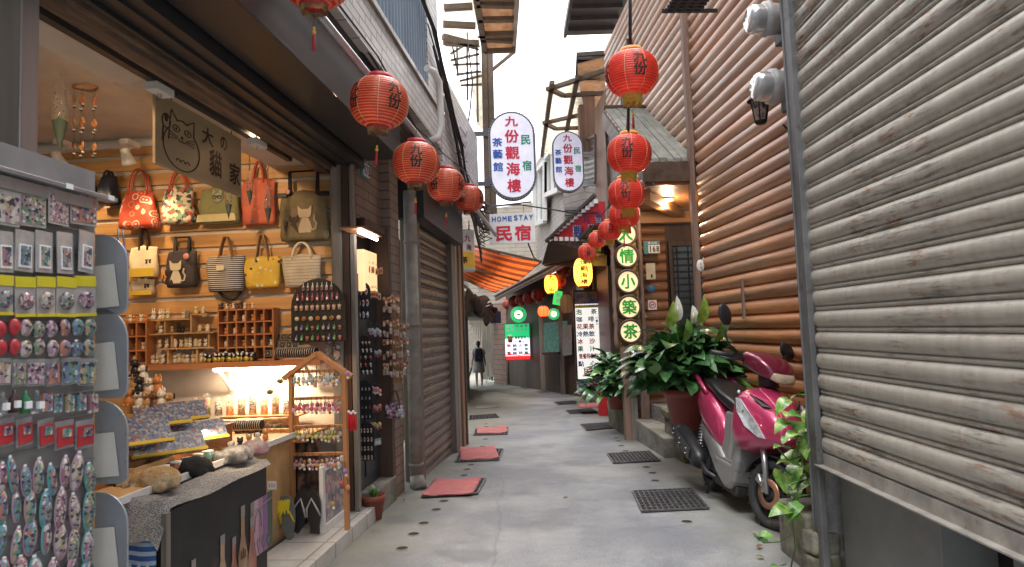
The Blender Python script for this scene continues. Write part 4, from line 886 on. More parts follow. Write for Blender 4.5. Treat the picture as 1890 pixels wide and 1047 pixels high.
t, M, w_, h_ = board('round_sticker', 'round blue sticker on the porch wall above the no smoking sign', None, 1202, 533, 8.28, 15, 18); b = MB(M @ Rx(R(90))); b.lathe([(.001, 0), (w_ / 2, 0), (w_ / 2, -.006)], 20); b.build('disk', mat('sticker_blue', (.04, .16, .32), .4, var=.4, vs=40), parent=t)
t, M, w_, h_ = board('no_smoking_sign', 'small square red and white no smoking sign on the porch wall', None, 1204, 563, 8.28, 16, 18); b = MB(M); b.boxm(I4, w_, .006, h_); b.build('panel', whitep, parent=t)
b = MB(M); b.lathe([(.034, 0), (.044, 0)], 24, 0, T((0, -.006, 0)) @ Rx(R(90))); b.bar((-.03, -.006, -.03), (.03, -.006, .03), .008, .002); b.boxm(T((0, -.0055, 0)), .05, .002, .008, 1); b.build('symbol', [red, blk], parent=t)
t = thing('wall_button', 'small oval white fitting on the worn trim board of the log wall', 'fitting', T(P(1293, 491, 6.55))); b = MB(T(P(1293, 491, 6.55)) @ Rx(R(90)) @ S(.6, 1, 1)); b.lathe([(.001, .01), (.05, .008), (.062, 0), (.062, -.01)], 20); b.ell((0, .02, .012), .008, 6, 1); b.ell((0, -.015, .012), .008, 6, 1); b.build('cover', [m_white, m_dark], parent=t)
# red gable sign
q = PP([(1013, 444, 13.2), (1104, 372, 12.0), (1116, 372, 12.0), (1116, 446, 12.0)])
t = thing('gable_sign', 'red triangular gable sign edged with white lamps and dark outlined characters', 'sign', T(q[0]))
b = MB(); b.poly(q, (.02, .06, 0)); b.build('board', mat('gable_red', (.50, .015, .03), .4, var=.12), parent=t)
b = MB()
for a_, c_, n_ in ((q[0], q[1], 13), (q[0], q[3], 10)):
    for k in range(n_): b.boxm(T(a_.lerp(c_, (k + .4) / n_) + Vector((0, -.03, .03))), .075, .05, .075)
b.build('edge_lamp', whitep, parent=t, kind='stuff')
uu = (q[3] - q[0]).normalized()
for mm, bo, yy in ((whitep, .075, -.10), (navy, .022, -.125)):
    b = MB()
    for s, x, y, sz in (('九', 1080, 404, .17), ('份', 1104, 404, .17), ('觀', 1065, 430, .24), ('海', 1093, 429, .25)):
        dd = 13.2 - 1.2 * (x - 1013) / 103; o = P(x, y, dd) + Vector((0, yy, 0)); put(b, s, o, uu, (0, 0, 1), sz * (1 + bo), sz * (1 + bo), bold=bo)
    b.build('lettering', mm, parent=t)
tp('gable_roof', m_dbrown, lambda b: (b.poly([p + Vector((.05, .08, 0)) for p in (q[0], q[3], P(1116, 490, 12), P(1003, 490, 15))], (.3, .3, 0)), b.bar(q[0] + Vector((-.05, 0, -.02)), q[1] + Vector((-.05, 0, .12)), .06)))
tp('gable_beam', m_dbrown, lambda b: b.poly(PP([(1000, 488, 15), (1012, 446, 13.2), (1116, 446, 12), (1116, 470, 12)]), (.1, .6, 0)))
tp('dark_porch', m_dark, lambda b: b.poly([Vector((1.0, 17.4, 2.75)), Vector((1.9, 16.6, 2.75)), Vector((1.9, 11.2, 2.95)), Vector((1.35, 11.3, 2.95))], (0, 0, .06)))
# green sign group
t, M, w_, h_ = board('drinks_sign', 'lit green white and red drinks board with a beer mug picture', None, 955, 631, 21.6, 47, 67, .0)
b = MB(M); b.boxm(T((0, .06, 0)), w_, .12, h_); b.build('casing', m_dark, parent=t)
def f(b):
    b.boxm(T((0, -.01, h_ * .30)), w_ * .96, .012, h_ * .38, 0); b.boxm(T((0, -.01, -h_ * .14)), w_ * .96, .012, h_ * .5, 1); b.boxm(T((0, -.01, -h_ * .43)), w_ * .96, .012, h_ * .12, 2)
    b.grid(lambda u, v: (w_ * .96 * (u - .5), -.018, -h_ * .36 + h_ * (.01 + .03 * math.sin(u * 9)) * v), 12, 1, 2); b.grid(lambda u, v: (w_ * .96 * (u - .5), -.018, h_ * .12 - h_ * (.01 + .03 * math.sin(u * 5 + 2)) * v), 12, 1, 0)
b = MB(M); f(b); b.build('face', [mat('lit_green', (.01, .25, .09), .4, emis=(.01, .36, .12), es=.55), mat('lit_white2', (.8, .8, .85), .4, emis=(.85, .85, 1), es=.45), mat('lit_red', (.5, .02, .02), .4, emis=(.8, .02, .02), es=.4)], parent=t)
its = []
for i, col_ in enumerate(('泡茶', '咖啡', '冷飲', '冰沙', '果汁')):
    for k, s in enumerate(col_): its.append((s, .14 + .18 * i, .07 + .105 * k, .12, .08, whitep))
for k, s in enumerate('BEER'): its.append((s, .46 + .115 * k, .39, .09, .075, blk))
for k, s in enumerate('ビール'): its.append((s, .48 + .12 * k, .49, .10, .06, blk))
for i, (col_, m) in enumerate((('簡餐', red), ('鍋燒麵', navy), ('火鍋', red), ('素食餐', green))):
    for k, s in enumerate(col_): its.append((s, .16 + .225 * i, .60 + (.105 if len(col_) == 3 else .2) * k, .16, .085, m))
txt(t, M, its, w_, h_, -.022, bold=.03)
b = MB(M); b.lathe([(.001, -.07), (.05, -.07), (.065, .05), (.07, .09), (.001, .1)], 12, 0, T((-w_ * .28, -.03, h_ * .06)) @ S(1.3, .15, 1.2)); b.ell((-w_ * .28, -.05, h_ * .06 + .12), (.1, .01, .04), 10, 1); b.build('mug_picture', [mat('beer_gold', (.75, .42, .04), .4), whitep], parent=t)
def disc(label, px, py, d, wpx, es):
    t, M, w_, h_ = board('round_sign', label, None, px, py, d, wpx, wpx, .0); r = w_ / 2; M2 = M @ Rx(R(90))
    b = MB(M2); b.lathe([(.001, -.05), (r, -.05), (r, .03), (r * .96, .03)], 32); b.build('casing', mat('grey_green_rim', (.35, .45, .40), .4, .5), parent=t)
    b = MB(M2); b.lathe([(.001, .034), (r * .5, .034), (r * .5, .033), (r * .94, .033)], 32, mis=[1, 1, 0]); b.build('face', [MC['lit_green'], mat('pale_green_centre', (.6, .75, .5), .4, emis=(.75, 1, .6), es=.7 * es)], parent=t)
    b = MB(M)
    for k in range(14):
        a = k * 2 * math.pi / 14; o = Vector((r * .72 * math.cos(a), -.042, r * .72 * math.sin(a))); b.boxm(T(o) @ Ry(-a), .05 * r / .3, .006, .03 * r / .3)
    b.boxm(T((0, -.045, 0)), r * .36, .006, r * .22); b.build('emblem', [mat('gold_emblem', (.7, .62, .2), .4)], parent=t)
disc('round glowing green sign with pale centre above the drinks board', 957, 581, 21.5, 31, 1)
disc('dim round green sign behind the small lit red lantern', 1022, 580, 17.6, 22, .3)
t, M, w_, h_ = board('green_banner', 'small tilted bright green sign with white characters beside the brown barrel lantern', None, 1029, 550, 16, 15, 26, .3)
b = MB(M @ Ry(.2)); b.boxm(I4, w_, .04, h_); b.build('panel', mat('bright_green_lit', (.03, .4, .08), .4, emis=(.03, .5, .08), es=.5), parent=t); txt(t, M, [('茶', .5, .3, .6, .35, whitep), ('飲', .5, .7, .6, .35, whitep)], w_, h_, -.035, bold=.03)
# cylinder sign on the left
c = P(856, 463, 9.6); t = thing('drum_sign', 'white and yellow drum shaped hanging sign with purple characters past the left shutter', 'sign', T(c))
b = MB(T(c)); b.lathe([(.001, -.30), (.16, -.30), (.16, -.26)], 28); b.lathe([(.155, -.26), (.155, -.03)], 28, 1); b.lathe([(.155, -.03), (.155, .28), (.16, .28), (.16, .30), (.001, .30)], 28, 0); b.build('drum', [mat('drum_white', (.6, .58, .55), .5), mat('drum_yellow', (.75, .42, .05), .5)], parent=t)
b = MB()
def cy(x0_, z0_): return lambda x, y: c + Vector((.158 * math.sin((x + x0_) / .158), -.158 * math.cos((x + x0_) / .158), z0_ + y))
for s, x_, z_, sz in (('份', -.06, .10, .15), ('九', .07, .16, .10), ('海', .09, .03, .09)): put(b, s, c, (1, 0, 0), (0, 0, 1), sz, sz, fn=cy(x_, z_), bold=.03)
b.build('lettering', mat('purple_ink', (.22, .03, .12), .5), parent=t); b = MB()
for s, x_ in (('泡', -.07), ('茶', .02)): put(b, s, c, (1, 0, 0), (0, 0, 1), .085, .10, fn=cy(x_, -.15), bold=.03)
b.build('lettering', blk, parent=t); b = MB(); b.tube([c + Vector((0, 0, .3)), c + Vector((-.1, 0, .62))], .008, 6); b.tube([c + Vector((-.1, 0, .62)), c + Vector((-.5, 0, .62))], .012, 6); b.build('bracket', MC['sign_casing'], parent=t)
# door plate 173
pm = ML @ T(pln(ML, 0, -1.545, 673, 309)) @ Rz(R(90)); plate(0, 0, 0, 'teal house number plate reading 173 on the brown tiles under the fascia', num='173', M=pm)
# overhead cables crossing
for k, (pts, r_, lab) in enumerate((([P(884, 372, 9), P(905, 380, 9.5), P(960, 378, 10.5), P(1025, 388, 12), P(1060, 394, 12.4), P(1110, 392, 12)], .012, 'thick cable crossing behind the home stay sign to the red gable'),
    ([P(975, 450, 9.5), P(985, 475, 11), P(998, 486, 14)], .012, 'short cable hanging from the home stay sign to the awning'),
    ([P(862, 60, 8.6), P(866, 100, 8.6), P(872, 150, 8.6), P(868, 200, 8.6), P(862, 240, 8.6)], .010, 'thin cable dangling beside the steel canopy posts'))):
    b = MB(); b.tube(pts, r_, 6); b.build('overhead_cable', MC['cable_black'], label=lab, category='cable')
b = MB()
for k in range(16):
    a_ = P(850 + random.uniform(0, 25), 360 + random.uniform(0, 30), 8.6); p_ = [a_]
    for i in range(6): p_.append(p_[-1] + Vector((random.uniform(.0, .07), random.uniform(-.02, .08), random.uniform(-.09, .05))))
    b.tube(p_, random.choice((.006, .01, .014)), 5)
for k in range(7): b.tube([P(880, 380 + 9 * k, 8.8), P(890 + 3 * k, 392 + 8 * k, 8.7), P(884, 408 + 7 * k, 8.9), P(895, 425 + 5 * k, 9)], .008, 5)
b.build('cable_tangle', MC['cable_black'], label='tangled knot of cables at the corner behind the lanterns on the left', category='cables')
# ============================================================ shop goods
BW = 4.595
def bw(px, py, b=BW): q = pln(ML, 1, b, px, py); return q.x, q.z
def patmat(name, base, cols, kind='dots', s=40, r=.3, rough=.7):
    if name in MC: return MC[name]
    m, t, b = newmat(name); v = t.coord()
    vo = t.node('ShaderNodeTexVoronoi'); vo.inputs['Scale'].default_value = s; t.link(v, vo.inputs['Vector'])
    dist, colr = vo.outputs['Distance'], vo.outputs['Color']
    sep = t.node('ShaderNodeSeparateColor'); t.link(colr, sep.inputs[0])
    rp = t.node('ShaderNodeValToRGB'); rp.color_ramp.interpolation = 'CONSTANT'; e = rp.color_ramp.elements
    while len(e) < len(cols): e.new(.5)
    for i, c in enumerate(cols): e[i].position = i / len(cols); e[i].color = lin(c)
    t.link(sep.outputs[0], rp.inputs[0])
    if kind == 'cells': o = rp.outputs[0]
    elif kind == 'dots': o = t.mixc(t.ramp(dist, [(r, (1, 1, 1)), (r + .04, (0, 0, 0))]), lin(base), rp.outputs[0])
    elif kind == 'rings': o = t.mixc(t.ramp(dist, [(0, (1, 1, 1)), (r * .3, (1, 1, 1)), (r * .35, (0, 0, 0)), (r * .75, (0, 0, 0)), (r * .8, (1, 1, 1)), (r, (1, 1, 1)), (r + .04, (0, 0, 0))]), lin(base), rp.outputs[0])
    elif kind == 'stripes':
        wv = t.node('ShaderNodeTexWave', bands_direction='Z'); wv.inputs['Scale'].default_value = s; wv.inputs['Distortion'].default_value = .3; t.link(v, wv.inputs[0])
        o = t.mixc(t.ramp(wv.outputs[1], [(r, (0, 0, 0)), (r + .05, (1, 1, 1))]), lin(base), lin(cols[0]))
    o = t.mixc(1.0, o, t.ramp(t.noise(v, 12, 4), [(.3, (.8,) * 3), (.7, (1.1,) * 3)]), 'MULTIPLY')
    t.link(o, b.inputs['Base Color']); b.inputs['Roughness'].default_value = rough
    bn = t.node('ShaderNodeBump'); bn.inputs['Strength'].default_value = .25; bn.inputs['Distance'].default_value = .01; t.link(t.noise(v, 14, 4), bn.inputs['Height']); t.link(bn.outputs[0], b.inputs['Normal'])
    MC[name] = m; return m
def cat_shape(b, o, s, mi=0, flip=1, y=0):
    """flat sitting cat, s tall, feet at o (x, z)"""
    ox, oz = o
    def pl(pts): b.poly([(ox + flip * x * s, y, oz + z * s) for x, z in pts], (0, -.004, 0), mi)
    pl([(-.20, 0), (.22, 0), (.26, .12), (.20, .35), (.10, .55), (-.08, .55), (-.16, .35), (-.24, .12)])
    pl([(-.24, .66), (-.20, .55), (0, .50), (.20, .55), (.24, .66), (.25, .95), (.12, .82), (-.12, .82), (-.25, .95)])
    b.tube([(ox + flip * x * s, y - .002, oz + z * s) for x, z in ((.2, .06), (.38, .12), (.42, .3), (.33, .45), (.36, .6))], .035 * s, 6, mi)
def bag(label, px0, px1, py0, py1, pyh, bm_, hm, taper=.86, th=.10, hand='arc', hw=.4, extra=None, rz=0, bot=None, b0=BW, hr=.008):
    cx, zt = bw((px0 + px1) / 2, py0, b0 - th); _, zb_ = bw((px0 + px1) / 2, py1, b0 - th); _, zh = bw((px0 + px1) / 2, pyh, b0 - th)
    w_ = (px1 - px0) / F * (b0 - th); h_ = zt - zb_; M = ML @ T((cx, b0 - th / 2 - .012, zb_)) @ Rz(rz)
    t = thing('handbag', label, 'bag', M, 'bags hung on the plank wall'); b = MB(M)
    rings = []
    for i in range(13):
        u = i / 12; wd = w_ / 2 * (1 + (taper - 1) * u) * (1 if 0 < i else .93); tk = th / 2 * (1 - .72 * u ** 1.5) * (1 if i else .8)
        rg = []
        for k in range(28):
            a = 2 * math.pi * k / 28; c, s_ = math.cos(a), math.sin(a); e_ = .45
            x = wd * abs(c) ** e_ * (1 if c > 0 else -1); y = tk * abs(s_) ** .6 * (1 if s_ > 0 else -1)
            y += .006 * math.sin(9 * x / w_ + 5 * u) * (1 if s_ < 0 else 0); rg.append((x + .004 * math.sin(7 * u), y, h_ * u + .008 * math.cos(2 * math.pi * x / w_ * 1.3) * (u > .95)))
        rings.append(rg)
    b.loft(rings); b.build('body', bm_, parent=t)
    hh = max(.03, zh - zt)
    for s_ in (-1, 1):
        b = MB(M)
        for dx in (0,):
            if hand == 'arc': pts = [(-hw * w_ / 2 * math.cos(math.pi * i / 12) * (1 - .15 * math.sin(math.pi * i / 12)), s_ * th * .14, h_ * .97 - .02 + (hh + .02) * math.sin(math.pi * i / 12) ** .8) for i in range(13)]
            elif hand == 'peak': pts = [(-hw * w_ / 2, s_ * th * .14, h_ - .03), (-hw * w_ / 2 * .7, s_ * th * .1, h_ + hh * .4), (-.012, s_ * .01, h_ + hh), (.012, s_ * .01, h_ + hh), (hw * w_ / 2 * .7, s_ * th * .1, h_ + hh * .4), (hw * w_ / 2, s_ * th * .14, h_ - .03)]
            else: pts = [(-hw * w_ / 2, s_ * th * .14, h_ - .03), (-hw * w_ / 2 * 1.05, 0, h_ + hh), (hw * w_ / 2 * 1.05, 0, h_ + hh), (hw * w_ / 2, s_ * th * .14, h_ - .03)]
            for p_, q_ in zip(pts, pts[1:]): b.bar((p_[0], p_[1], p_[2]), (q_[0], q_[1], q_[2]), hr * 2.6, .006) if hand != 'arc' else None
            if hand == 'arc': b.tube(pts, hr, 8)
        b.build('handle', hm, parent=t)
    if extra: extra(t, M, w_, h_, th)
    return t
rbag = patmat('red_floral_cloth', (.60, .07, .03), [(.75, .55, .42), (.75, .22, .10), (.72, .60, .50)], 'rings', 16, .42)
mult = patmat('multi_print_cloth', (.65, .55, .40), [(.70, .60, .44), (.10, .16, .10), (.62, .08, .05), (.72, .62, .45), (.06, .05, .05), (.2, .32, .2), (.70, .60, .44)], 'cells', 42)
olive = mat('olive_canvas', (.22, .22, .10), .85, var=.15, vs=20, bump=.2); oliveb = mat('olive_brown_canvas', (.155, .125, .07), .85, var=.15, vs=20, bump=.2)
bst = mat('black_strap', (.012, .011, .012), .55); rst = mat('red_strap', (.50, .08, .04), .5); tst = mat('tan_strap', (.30, .17, .08), .6)
bag('orange red boxy bag printed with pale rings, leftmost of the upper row of bags', 207, 289, 352, 420, 308, rbag, rst, .70, .13, hw=.5, hr=.007)
bag('rucksack shaped bag in busy green red and cream print with red handles', 287, 359, 345, 412, 312, mult, rst, .78, .12, hw=.5)
def ex(t, M, w_, h_, th):
    b = MB(M); b.poly([(-w_ * .49, -th * .5 - .005, .01), (w_ * .49, -th * .5 - .005, .01), (w_ * .46, -th * .5 - .004, h_ * .24), (-w_ * .46, -th * .5 - .004, h_ * .24)], (0, -.004, 0)); b.build('base_panel', mat('pale_canvas', (.55, .47, .26), .8), parent=t)
    b = MB(M); y = -th * .5 + .006; b.ell((w_ * .02, y, h_ * .70), (.040, .008, .035), 12); b.poly([(w_ * .02 - .038, y - .004, h_ * .78), (w_ * .02 - .03, y - .004, h_ * .95), (w_ * .02 - .01, y - .004, h_ * .85)], (0, -.003, 0)); b.poly([(w_ * .02 + .038, y - .004, h_ * .78), (w_ * .02 + .03, y - .004, h_ * .95), (w_ * .02 + .01, y - .004, h_ * .85)], (0, -.003, 0))
    b.tube([(w_ * .02 - .03 + .06 * i / 8, y - .012, h_ * .73) for i in range(9)], .003, 4, 1)
    for sx in (-1, 1): b.lathe([(.010, 0), (.014, 0), (.014, .004), (.010, .004)], 12, 1, T((w_ * .02 + sx * .018, y - .010, h_ * .70)) @ Rx(R(90)))
    b.build('cat_applique', [mat('pale_sage', (.35, .36, .24), .8), MC['ink_black']], parent=t)
bag('olive green tote with a cat in glasses and a pale base', 360, 442, 345, 412, 320, olive, olive, .9, .09, 'peak', .35, ex)
bag('coral red long tote with small blue prints, behind the glass drops', 441, 509, 330, 414, 295, patmat('coral_cloth', (.52, .12, .07), [(.15, .17, .2), (.60, .2, .12), (.55, .14, .08), (.55, .14, .08)], 'dots', 26, .28), mat('coral_strap', (.5, .1, .06), .7), .95, .06, hw=.3)
def ex(t, M, w_, h_, th):
    y = -th * .42; b = MB(M); cat_shape(b, (w_ * .06, h_ * .14), h_ * .58, 0, 1, y - .004); b.build('pale_cat', mat('beige_felt', (.45, .36, .26), .85), parent=t)
    b = MB(M); cat_shape(b, (-w_ * .17, h_ * .14), h_ * .40, 0, -1, y - .001); b.build('dark_cat', mat('dark_felt', (.06, .035, .025), .85), parent=t)
    b = MB(M); b.ell((-w_ * .28, y - .01, h_ * .98), (.018, .004, .018), 10); b.build('heart_tag', mat('pink_tag', (.6, .25, .2), .5), parent=t)
    for sx in (-1, 1): b = MB(M); b.boxm(T((sx * w_ * .42, y + .02, h_ * .93)), .07, .02, .03); b.build('buckle', bst, parent=t)
bag('big olive brown shoulder bag with a pale cat and a dark kitten', 509, 606, 352, 443, 314, oliveb, bst, .93, .09, 'square', .55, ex, hr=.009)
yel = mat('mustard_canvas', (.62, .42, .04), .8); crm = mat('cream_canvas', (.70, .62, .42), .8)
def ex(t, M, w_, h_, th):
    b = MB(M); b.poly([(-w_ * .48, -th * .52, 0.0), (w_ * .48, -th * .52, .0), (w_ * .47, -th * .52, h_ * .27), (-w_ * .47, -th * .52, h_ * .27)], (0, -.004, 0)); b.build('base_panel', yel, parent=t)
    b = MB(M); cat_shape(b, (w_ * .18, h_ * .42), .035, 0, 1, -th * .40); cat_shape(b, (w_ * .30, h_ * .42), .035, 0, -1, -th * .40); b.build('cat_print', bst, parent=t)
bag('cream and mustard shopper with two tiny cats, at the left of the lower row', 234, 291, 455, 511, 420, crm, mat('brown_strap', (.07, .035, .02), .6), .97, .07, hw=.3, extra=ex)
bag('grey and mustard shopper hung below the cream one', 237, 286, 515, 545, 505, mat('taupe_canvas', (.36, .30, .22), .8), crm, .95, .06, hw=.3, extra=ex)
def ex(t, M, w_, h_, th):
    y = -th * .43; b = MB(M); cat_shape(b, (-w_ * .10, h_ * .10), h_ * .66, 0, 1, y - .004); b.build('pale_cat', mat('cream_felt', (.62, .55, .40), .85), parent=t)
    b = MB(M); cat_shape(b, (-w_ * .33, h_ * .08), h_ * .42, 0, -1, y - .001); b.build('dark_cat', mat('plum_felt', (.04, .015, .02), .85), parent=t)
    b = MB(M); b.ell((w_ * .25, y - .006, h_ * .82), (.024, .005, .022), 10); b.build('heart_tag', MC['pink_tag'], parent=t)
bag('charcoal bag with a cream cat and pink heart tag, second in the lower row', 300, 362, 462, 530, 437, mat('charcoal_canvas', (.045, .035, .038), .85, var=.2, vs=30), bst, .94, .10, 'square', .45, ex)
def ex(t, M, w_, h_, th):
    b = MB(M); b.boxm(T((-w_ * .07, -th * .43, h_ * .66)), .055, .004, .035); b.build('label_patch', crm, parent=t)
    b = MB(M); b.tube([(-w_ * .25, 0, .01), (-w_ * .1, 0, -.03), (.05, -.01, -.06), (w_ * .3, 0, -.04), (w_ * .48, .02, .02), (w_ * .54, .03, h_ * .9)], .011, 6); b.build('long_strap', bst, parent=t)
bag('bucket bag in thin navy and white stripes with tan handles', 377, 445, 472, 538, 436, patmat('striped_cloth', (.02, .022, .04), [(.55, .53, .50)], 'stripes', 22, .62), tst, 1.13, .12, 'peak', .45, ex)
bag('yellow tote with a lively white and black cat print', 447, 516, 474, 531, 433, patmat('yellow_cat_cloth', (.66, .44, .05), [(.05, .05, .06), (.72, .66, .5), (.35, .38, .40), (.72, .66, .5)], 'dots', 26, .27), tst, 1.06, .08, 'peak', .4)
bag('off white tote with fine grey sketched lines, rightmost of the lower row', 520, 589, 470, 530, 445, patmat('sketch_cloth', (.52, .46, .36), [(.30, .26, .20), (.58, .5, .4)], 'stripes', 14, .88), crm, 1.12, .08, hw=.55, extra=None)
bag('small black rucksack hanging left of the row behind the display rack', 145, 172, 330, 372, 318, mat('black_nylon', (.012, .012, .016), .4), bst, .8, .1)
bag('navy rucksack with tan trim beside the black one', 172, 212, 322, 376, 312, mat('navy_nylon', (.015, .02, .045), .45, var=.3), bst, .8, .12)
# ---- shelves on the wall
m_sw = woodmat('shelf_wood', (.36, .13, .05), (.50, .22, .09), 'x', .5, 50)
m_sl = woodmat('light_shelf_wood', (.46, .26, .11), (.60, .38, .18), 'x', .5, 50)
SB = 4.38
zs = bw(415, 670, SB)[1]; ax0 = bw(232, 680, SB)[0]; ax1 = bw(592, 660, SB)[0]
t = thing('long_shelf', 'long brown wooden shelf carrying the figurines above the strip lamp', 'shelf', ML @ T(((ax0 + ax1) / 2, SB, zs)))
b = MB(ML); b.box(ax0, ax1, SB, BW, zs - .025, zs); b.build('board', m_sw, parent=t, bevel=.003)
b = MB(ML); b.box(ax0, ax1, SB - .012, SB - .001, zs - .035, zs + .006); b.build('front_lip', m_sw, parent=t)
for px in (398, 560):
    a_ = bw(px, 700, SB)[0]; b = MB(ML); b.bar((a_, BW - .01, zs - .03), (a_, BW - .01, zs - .2), .02); b.bar((a_, BW - .02, zs - .19), (a_, SB + .03, zs - .035), .012, .02); b.build('bracket', m_white, parent=t)
a0, a1 = bw(395, 684, SB + .03)[0], bw(545, 680, SB + .03)[0]
t = thing('strip_lamp', 'bright white strip lamp under the long brown shelf', 'lamp', ML @ T((a0, SB + .03, zs - .05)))
b = MB(ML); b.box(a0 - .01, a1, SB + .02, SB + .06, zs - .036, zs - .026); b.build('housing', m_white, parent=t)
b = MB(ML); b.tube([(a0, SB + .03, zs - .047), (a1, SB + .03, zs - .047)], .013, 10); b.build('tube', mat('tube_glow', (1, 1, .95), .5, emis=(1, .93, .85), es=7), parent=t)
lamp('AREA', ML @ Vector(((a0 + a1) / 2, SB + .06, zs - .07)), 3.2, (1, .75, .48), (.55, .05), ML @ Vector(((a0 + a1) / 2, SB + .15, zs - .6)))
# open shelf and cubby units
def unit(label, M, xs_, zs_, x0, x1, z0, z1, dp_, m, back=True):
    t = thing('cubby_shelf', label, 'shelf', M)
    for x in xs_: b = MB(M); b.box(x - .005, x + .005, -dp_, 0, z0, z1); b.build('divider', m, parent=t)
    for z in zs_: b = MB(M); b.box(x0 - .006, x1 + .006, -dp_ - .001, .001, z - .005, z + .005); b.build('shelf_board', m, parent=t)
    if back: b = MB(M); b.box(x0, x1, .002, .006, z0, z1); b.build('back_panel', m, parent=t)
    return t
q0 = bw(400, 580, 4.48); q1 = bw(502, 648, 4.48); z0 = zs + .001; cw = (q1[0] - q0[0]) / 6; ch = .088
unit('brown cubby unit of small square compartments in the middle of the shelf', ML @ T((q0[0], BW - .006, 0)), [cw * i for i in range(7)], [z0 + .01 + ch * i for i in range(5)], 0, cw * 6, z0, z0 + ch * 4 + .01, .09, m_sw)
u0 = bw(232, 590, 4.48)[0]; u1 = bw(268, 590, 4.48)[0]
unit('small brown cubby unit at the left end of the shelf', ML @ T((u0, BW - .006, 0)), [0, (u1 - u0) * .5, u1 - u0], [z0 + .01, z0 + .10, z0 + .2, z0 + .3], 0, u1 - u0, z0, z0 + .305, .10, m_sw)
o0 = bw(272, 640, 4.48)[0]; o1 = bw(392, 640, 4.48)[0]; L = o1 - o0
t = thing('step_shelf', 'light wood open step shelf with rabbits on staggered boards', 'shelf', ML @ T((o0, BW, z0)))
for xa, xb, z in ((.05, .62, .305), (.65, .9, .335), (0, 1, .205), (.12, 1, .10)): b = MB(ML); b.box(o0 + xa * L, o0 + xb * L, BW - .1, BW - .004, z0 + z, z0 + z + .01); b.build('shelf_board', m_sl, parent=t)
for x, za, zb_ in ((.22, .215, .305), (.63, .215, .345), (.33, .11, .205), (.9, .11, .205), (.27, 0, .1), (.72, 0, .1)): b = MB(ML); b.box(o0 + x * L, o0 + x * L + .012, BW - .09, BW - .005, z0 + za, z0 + zb_); b.build('divider', m_sl, parent=t)
# figurines
FG = 'small animal figurines on the shelf'
def figure(kind, c1, c2=(.04, .03, .03)):
    m1 = mat('fig_%02x%02x%02x' % tuple(int(x * 99) for x in c1), c1, .4, coat=.2, var=.1, vs=60); m2 = mat('fig_%02x%02x%02x' % tuple(int(x * 99) for x in c2), c2, .4)
    b = MB(); b.ell((0, 0, .017), (.015, .013, .018), 10); b.ell((0, -.003, .042), (.014, .012, .012), 10)
    if kind == 'rabbit':
        for s in (-1, 1): b.ell((s * .006, 0, .062), (.0038, .003, .014), 6)
    elif kind in ('cat', 'bear', 'fox'):
        for s in (-1, 1): b.ell((s * .009, 0, .053), (.005, .004, .006 if kind == 'bear' else .009), 6)
    elif kind == 'dog':
        for s in (-1, 1): b.ell((s * .013, 0, .042), (.004, .005, .010), 6, 1)
        b.ell((0, -.014, .039), (.006, .006, .005), 6)
    elif kind == 'owl': b.ell((0, 0, .03), (.017, .014, .026), 10)
    for s in (-1, 1): b.ell((s * .005, -.0135, .044), .0018, 5, 1); b.ell((s * .007, -.012, .006), (.006, .006, .005), 6)
    if kind == 'crow': b.lathe([(.001, 0), (.015, 0), (.015, .004), (.001, .004)], 14, 2, T((0, -.018, .016)) @ Rx(R(80))); b.ell((0, -.013, .044), (.008, .004, .008), 8, 3)
    return b, [m1, m2, mat('brass_disc', (.45, .34, .06), .4, .4), MC['sign_white']]
_f = {}
def fig(kind, col, place, x, y, z, rz=0, s=1.0, cname=None, M0=ML):
    key = (kind, col)
    M = M0 @ T((x, y, z)) @ Rz(rz) @ S(s, s, s)
    if key not in _f:
        b, ms = figure(kind, col, (.04, .03, .03) if kind != 'crow' else (.3, .3, .3)); o = b.build('figurine', ms, frame=M if 0 else I4); _f[key] = o; shift(o, M)
    else: o = dup(_f[key], M)
    tag(o, place, 'figurine', FG); return o
cream = (.66, .55, .36); wht = (.75, .70, .60); orange = (.62, .24, .06); tan = (.50, .30, .13); brown = (.16, .07, .03); black = (.02, .018, .018); grey = (.2, .2, .2)
CN = {cream: 'cream', wht: 'white', orange: 'orange', tan: 'tan', brown: 'brown', black: 'black', grey: 'grey'}
def figrow(px0, px1, n, z, place, kinds, cols, y=BW - .05, s=1.0, jit=.2):
    x0 = bw(px0, 640, y)[0]; x1 = bw(px1, 640, y)[0]
    for i in range(n):
        k = kinds[i % len(kinds)]; c = cols[i % len(cols)]; x = x0 + (x1 - x0) * (i + .5) / n
        fig(k, c, f'{CN[c]} {k} figurine, {NUM[i]} from left {place}', x + random.uniform(-.004, .004), y + random.uniform(-.01, .01), z, random.uniform(-jit * 2, jit * 2), s * random.uniform(.9, 1.12))
figrow(232, 276, 7, z0 + .306, 'on top of the left cubby unit', ['cat', 'bear'], [orange, wht, orange], s=.8)
figrow(233, 247, 2, z0 + .206, 'in the top cell of the left cubby unit', ['bear'], [orange], s=.8)
figrow(250, 268, 3, z0 + .106, 'in the middle of the left cubby unit', ['dog', 'bear', 'cat'], [cream, cream, wht], s=.85)
figrow(235, 262, 3, z0 + .016, 'at the bottom of the left cubby unit', ['bear', 'owl'], [tan, cream], s=.9)
figrow(280, 316, 4, z0 + .316, 'on the highest board of the step shelf', ['rabbit'], [wht, wht, cream, cream], s=1.05)
figrow(334, 350, 2, z0 + .316, 'at the right of the highest step board', ['rabbit', 'owl'], [cream, grey], s=1.0)
figrow(358, 382, 2, z0 + .346, 'on the small raised step board', ['bear', 'owl'], [cream, cream], s=.9)
figrow(292, 345, 5, z0 + .216, 'on the middle step board, left half', ['dog', 'owl', 'bear', 'rabbit'], [wht, tan, tan, black, black], s=.95)
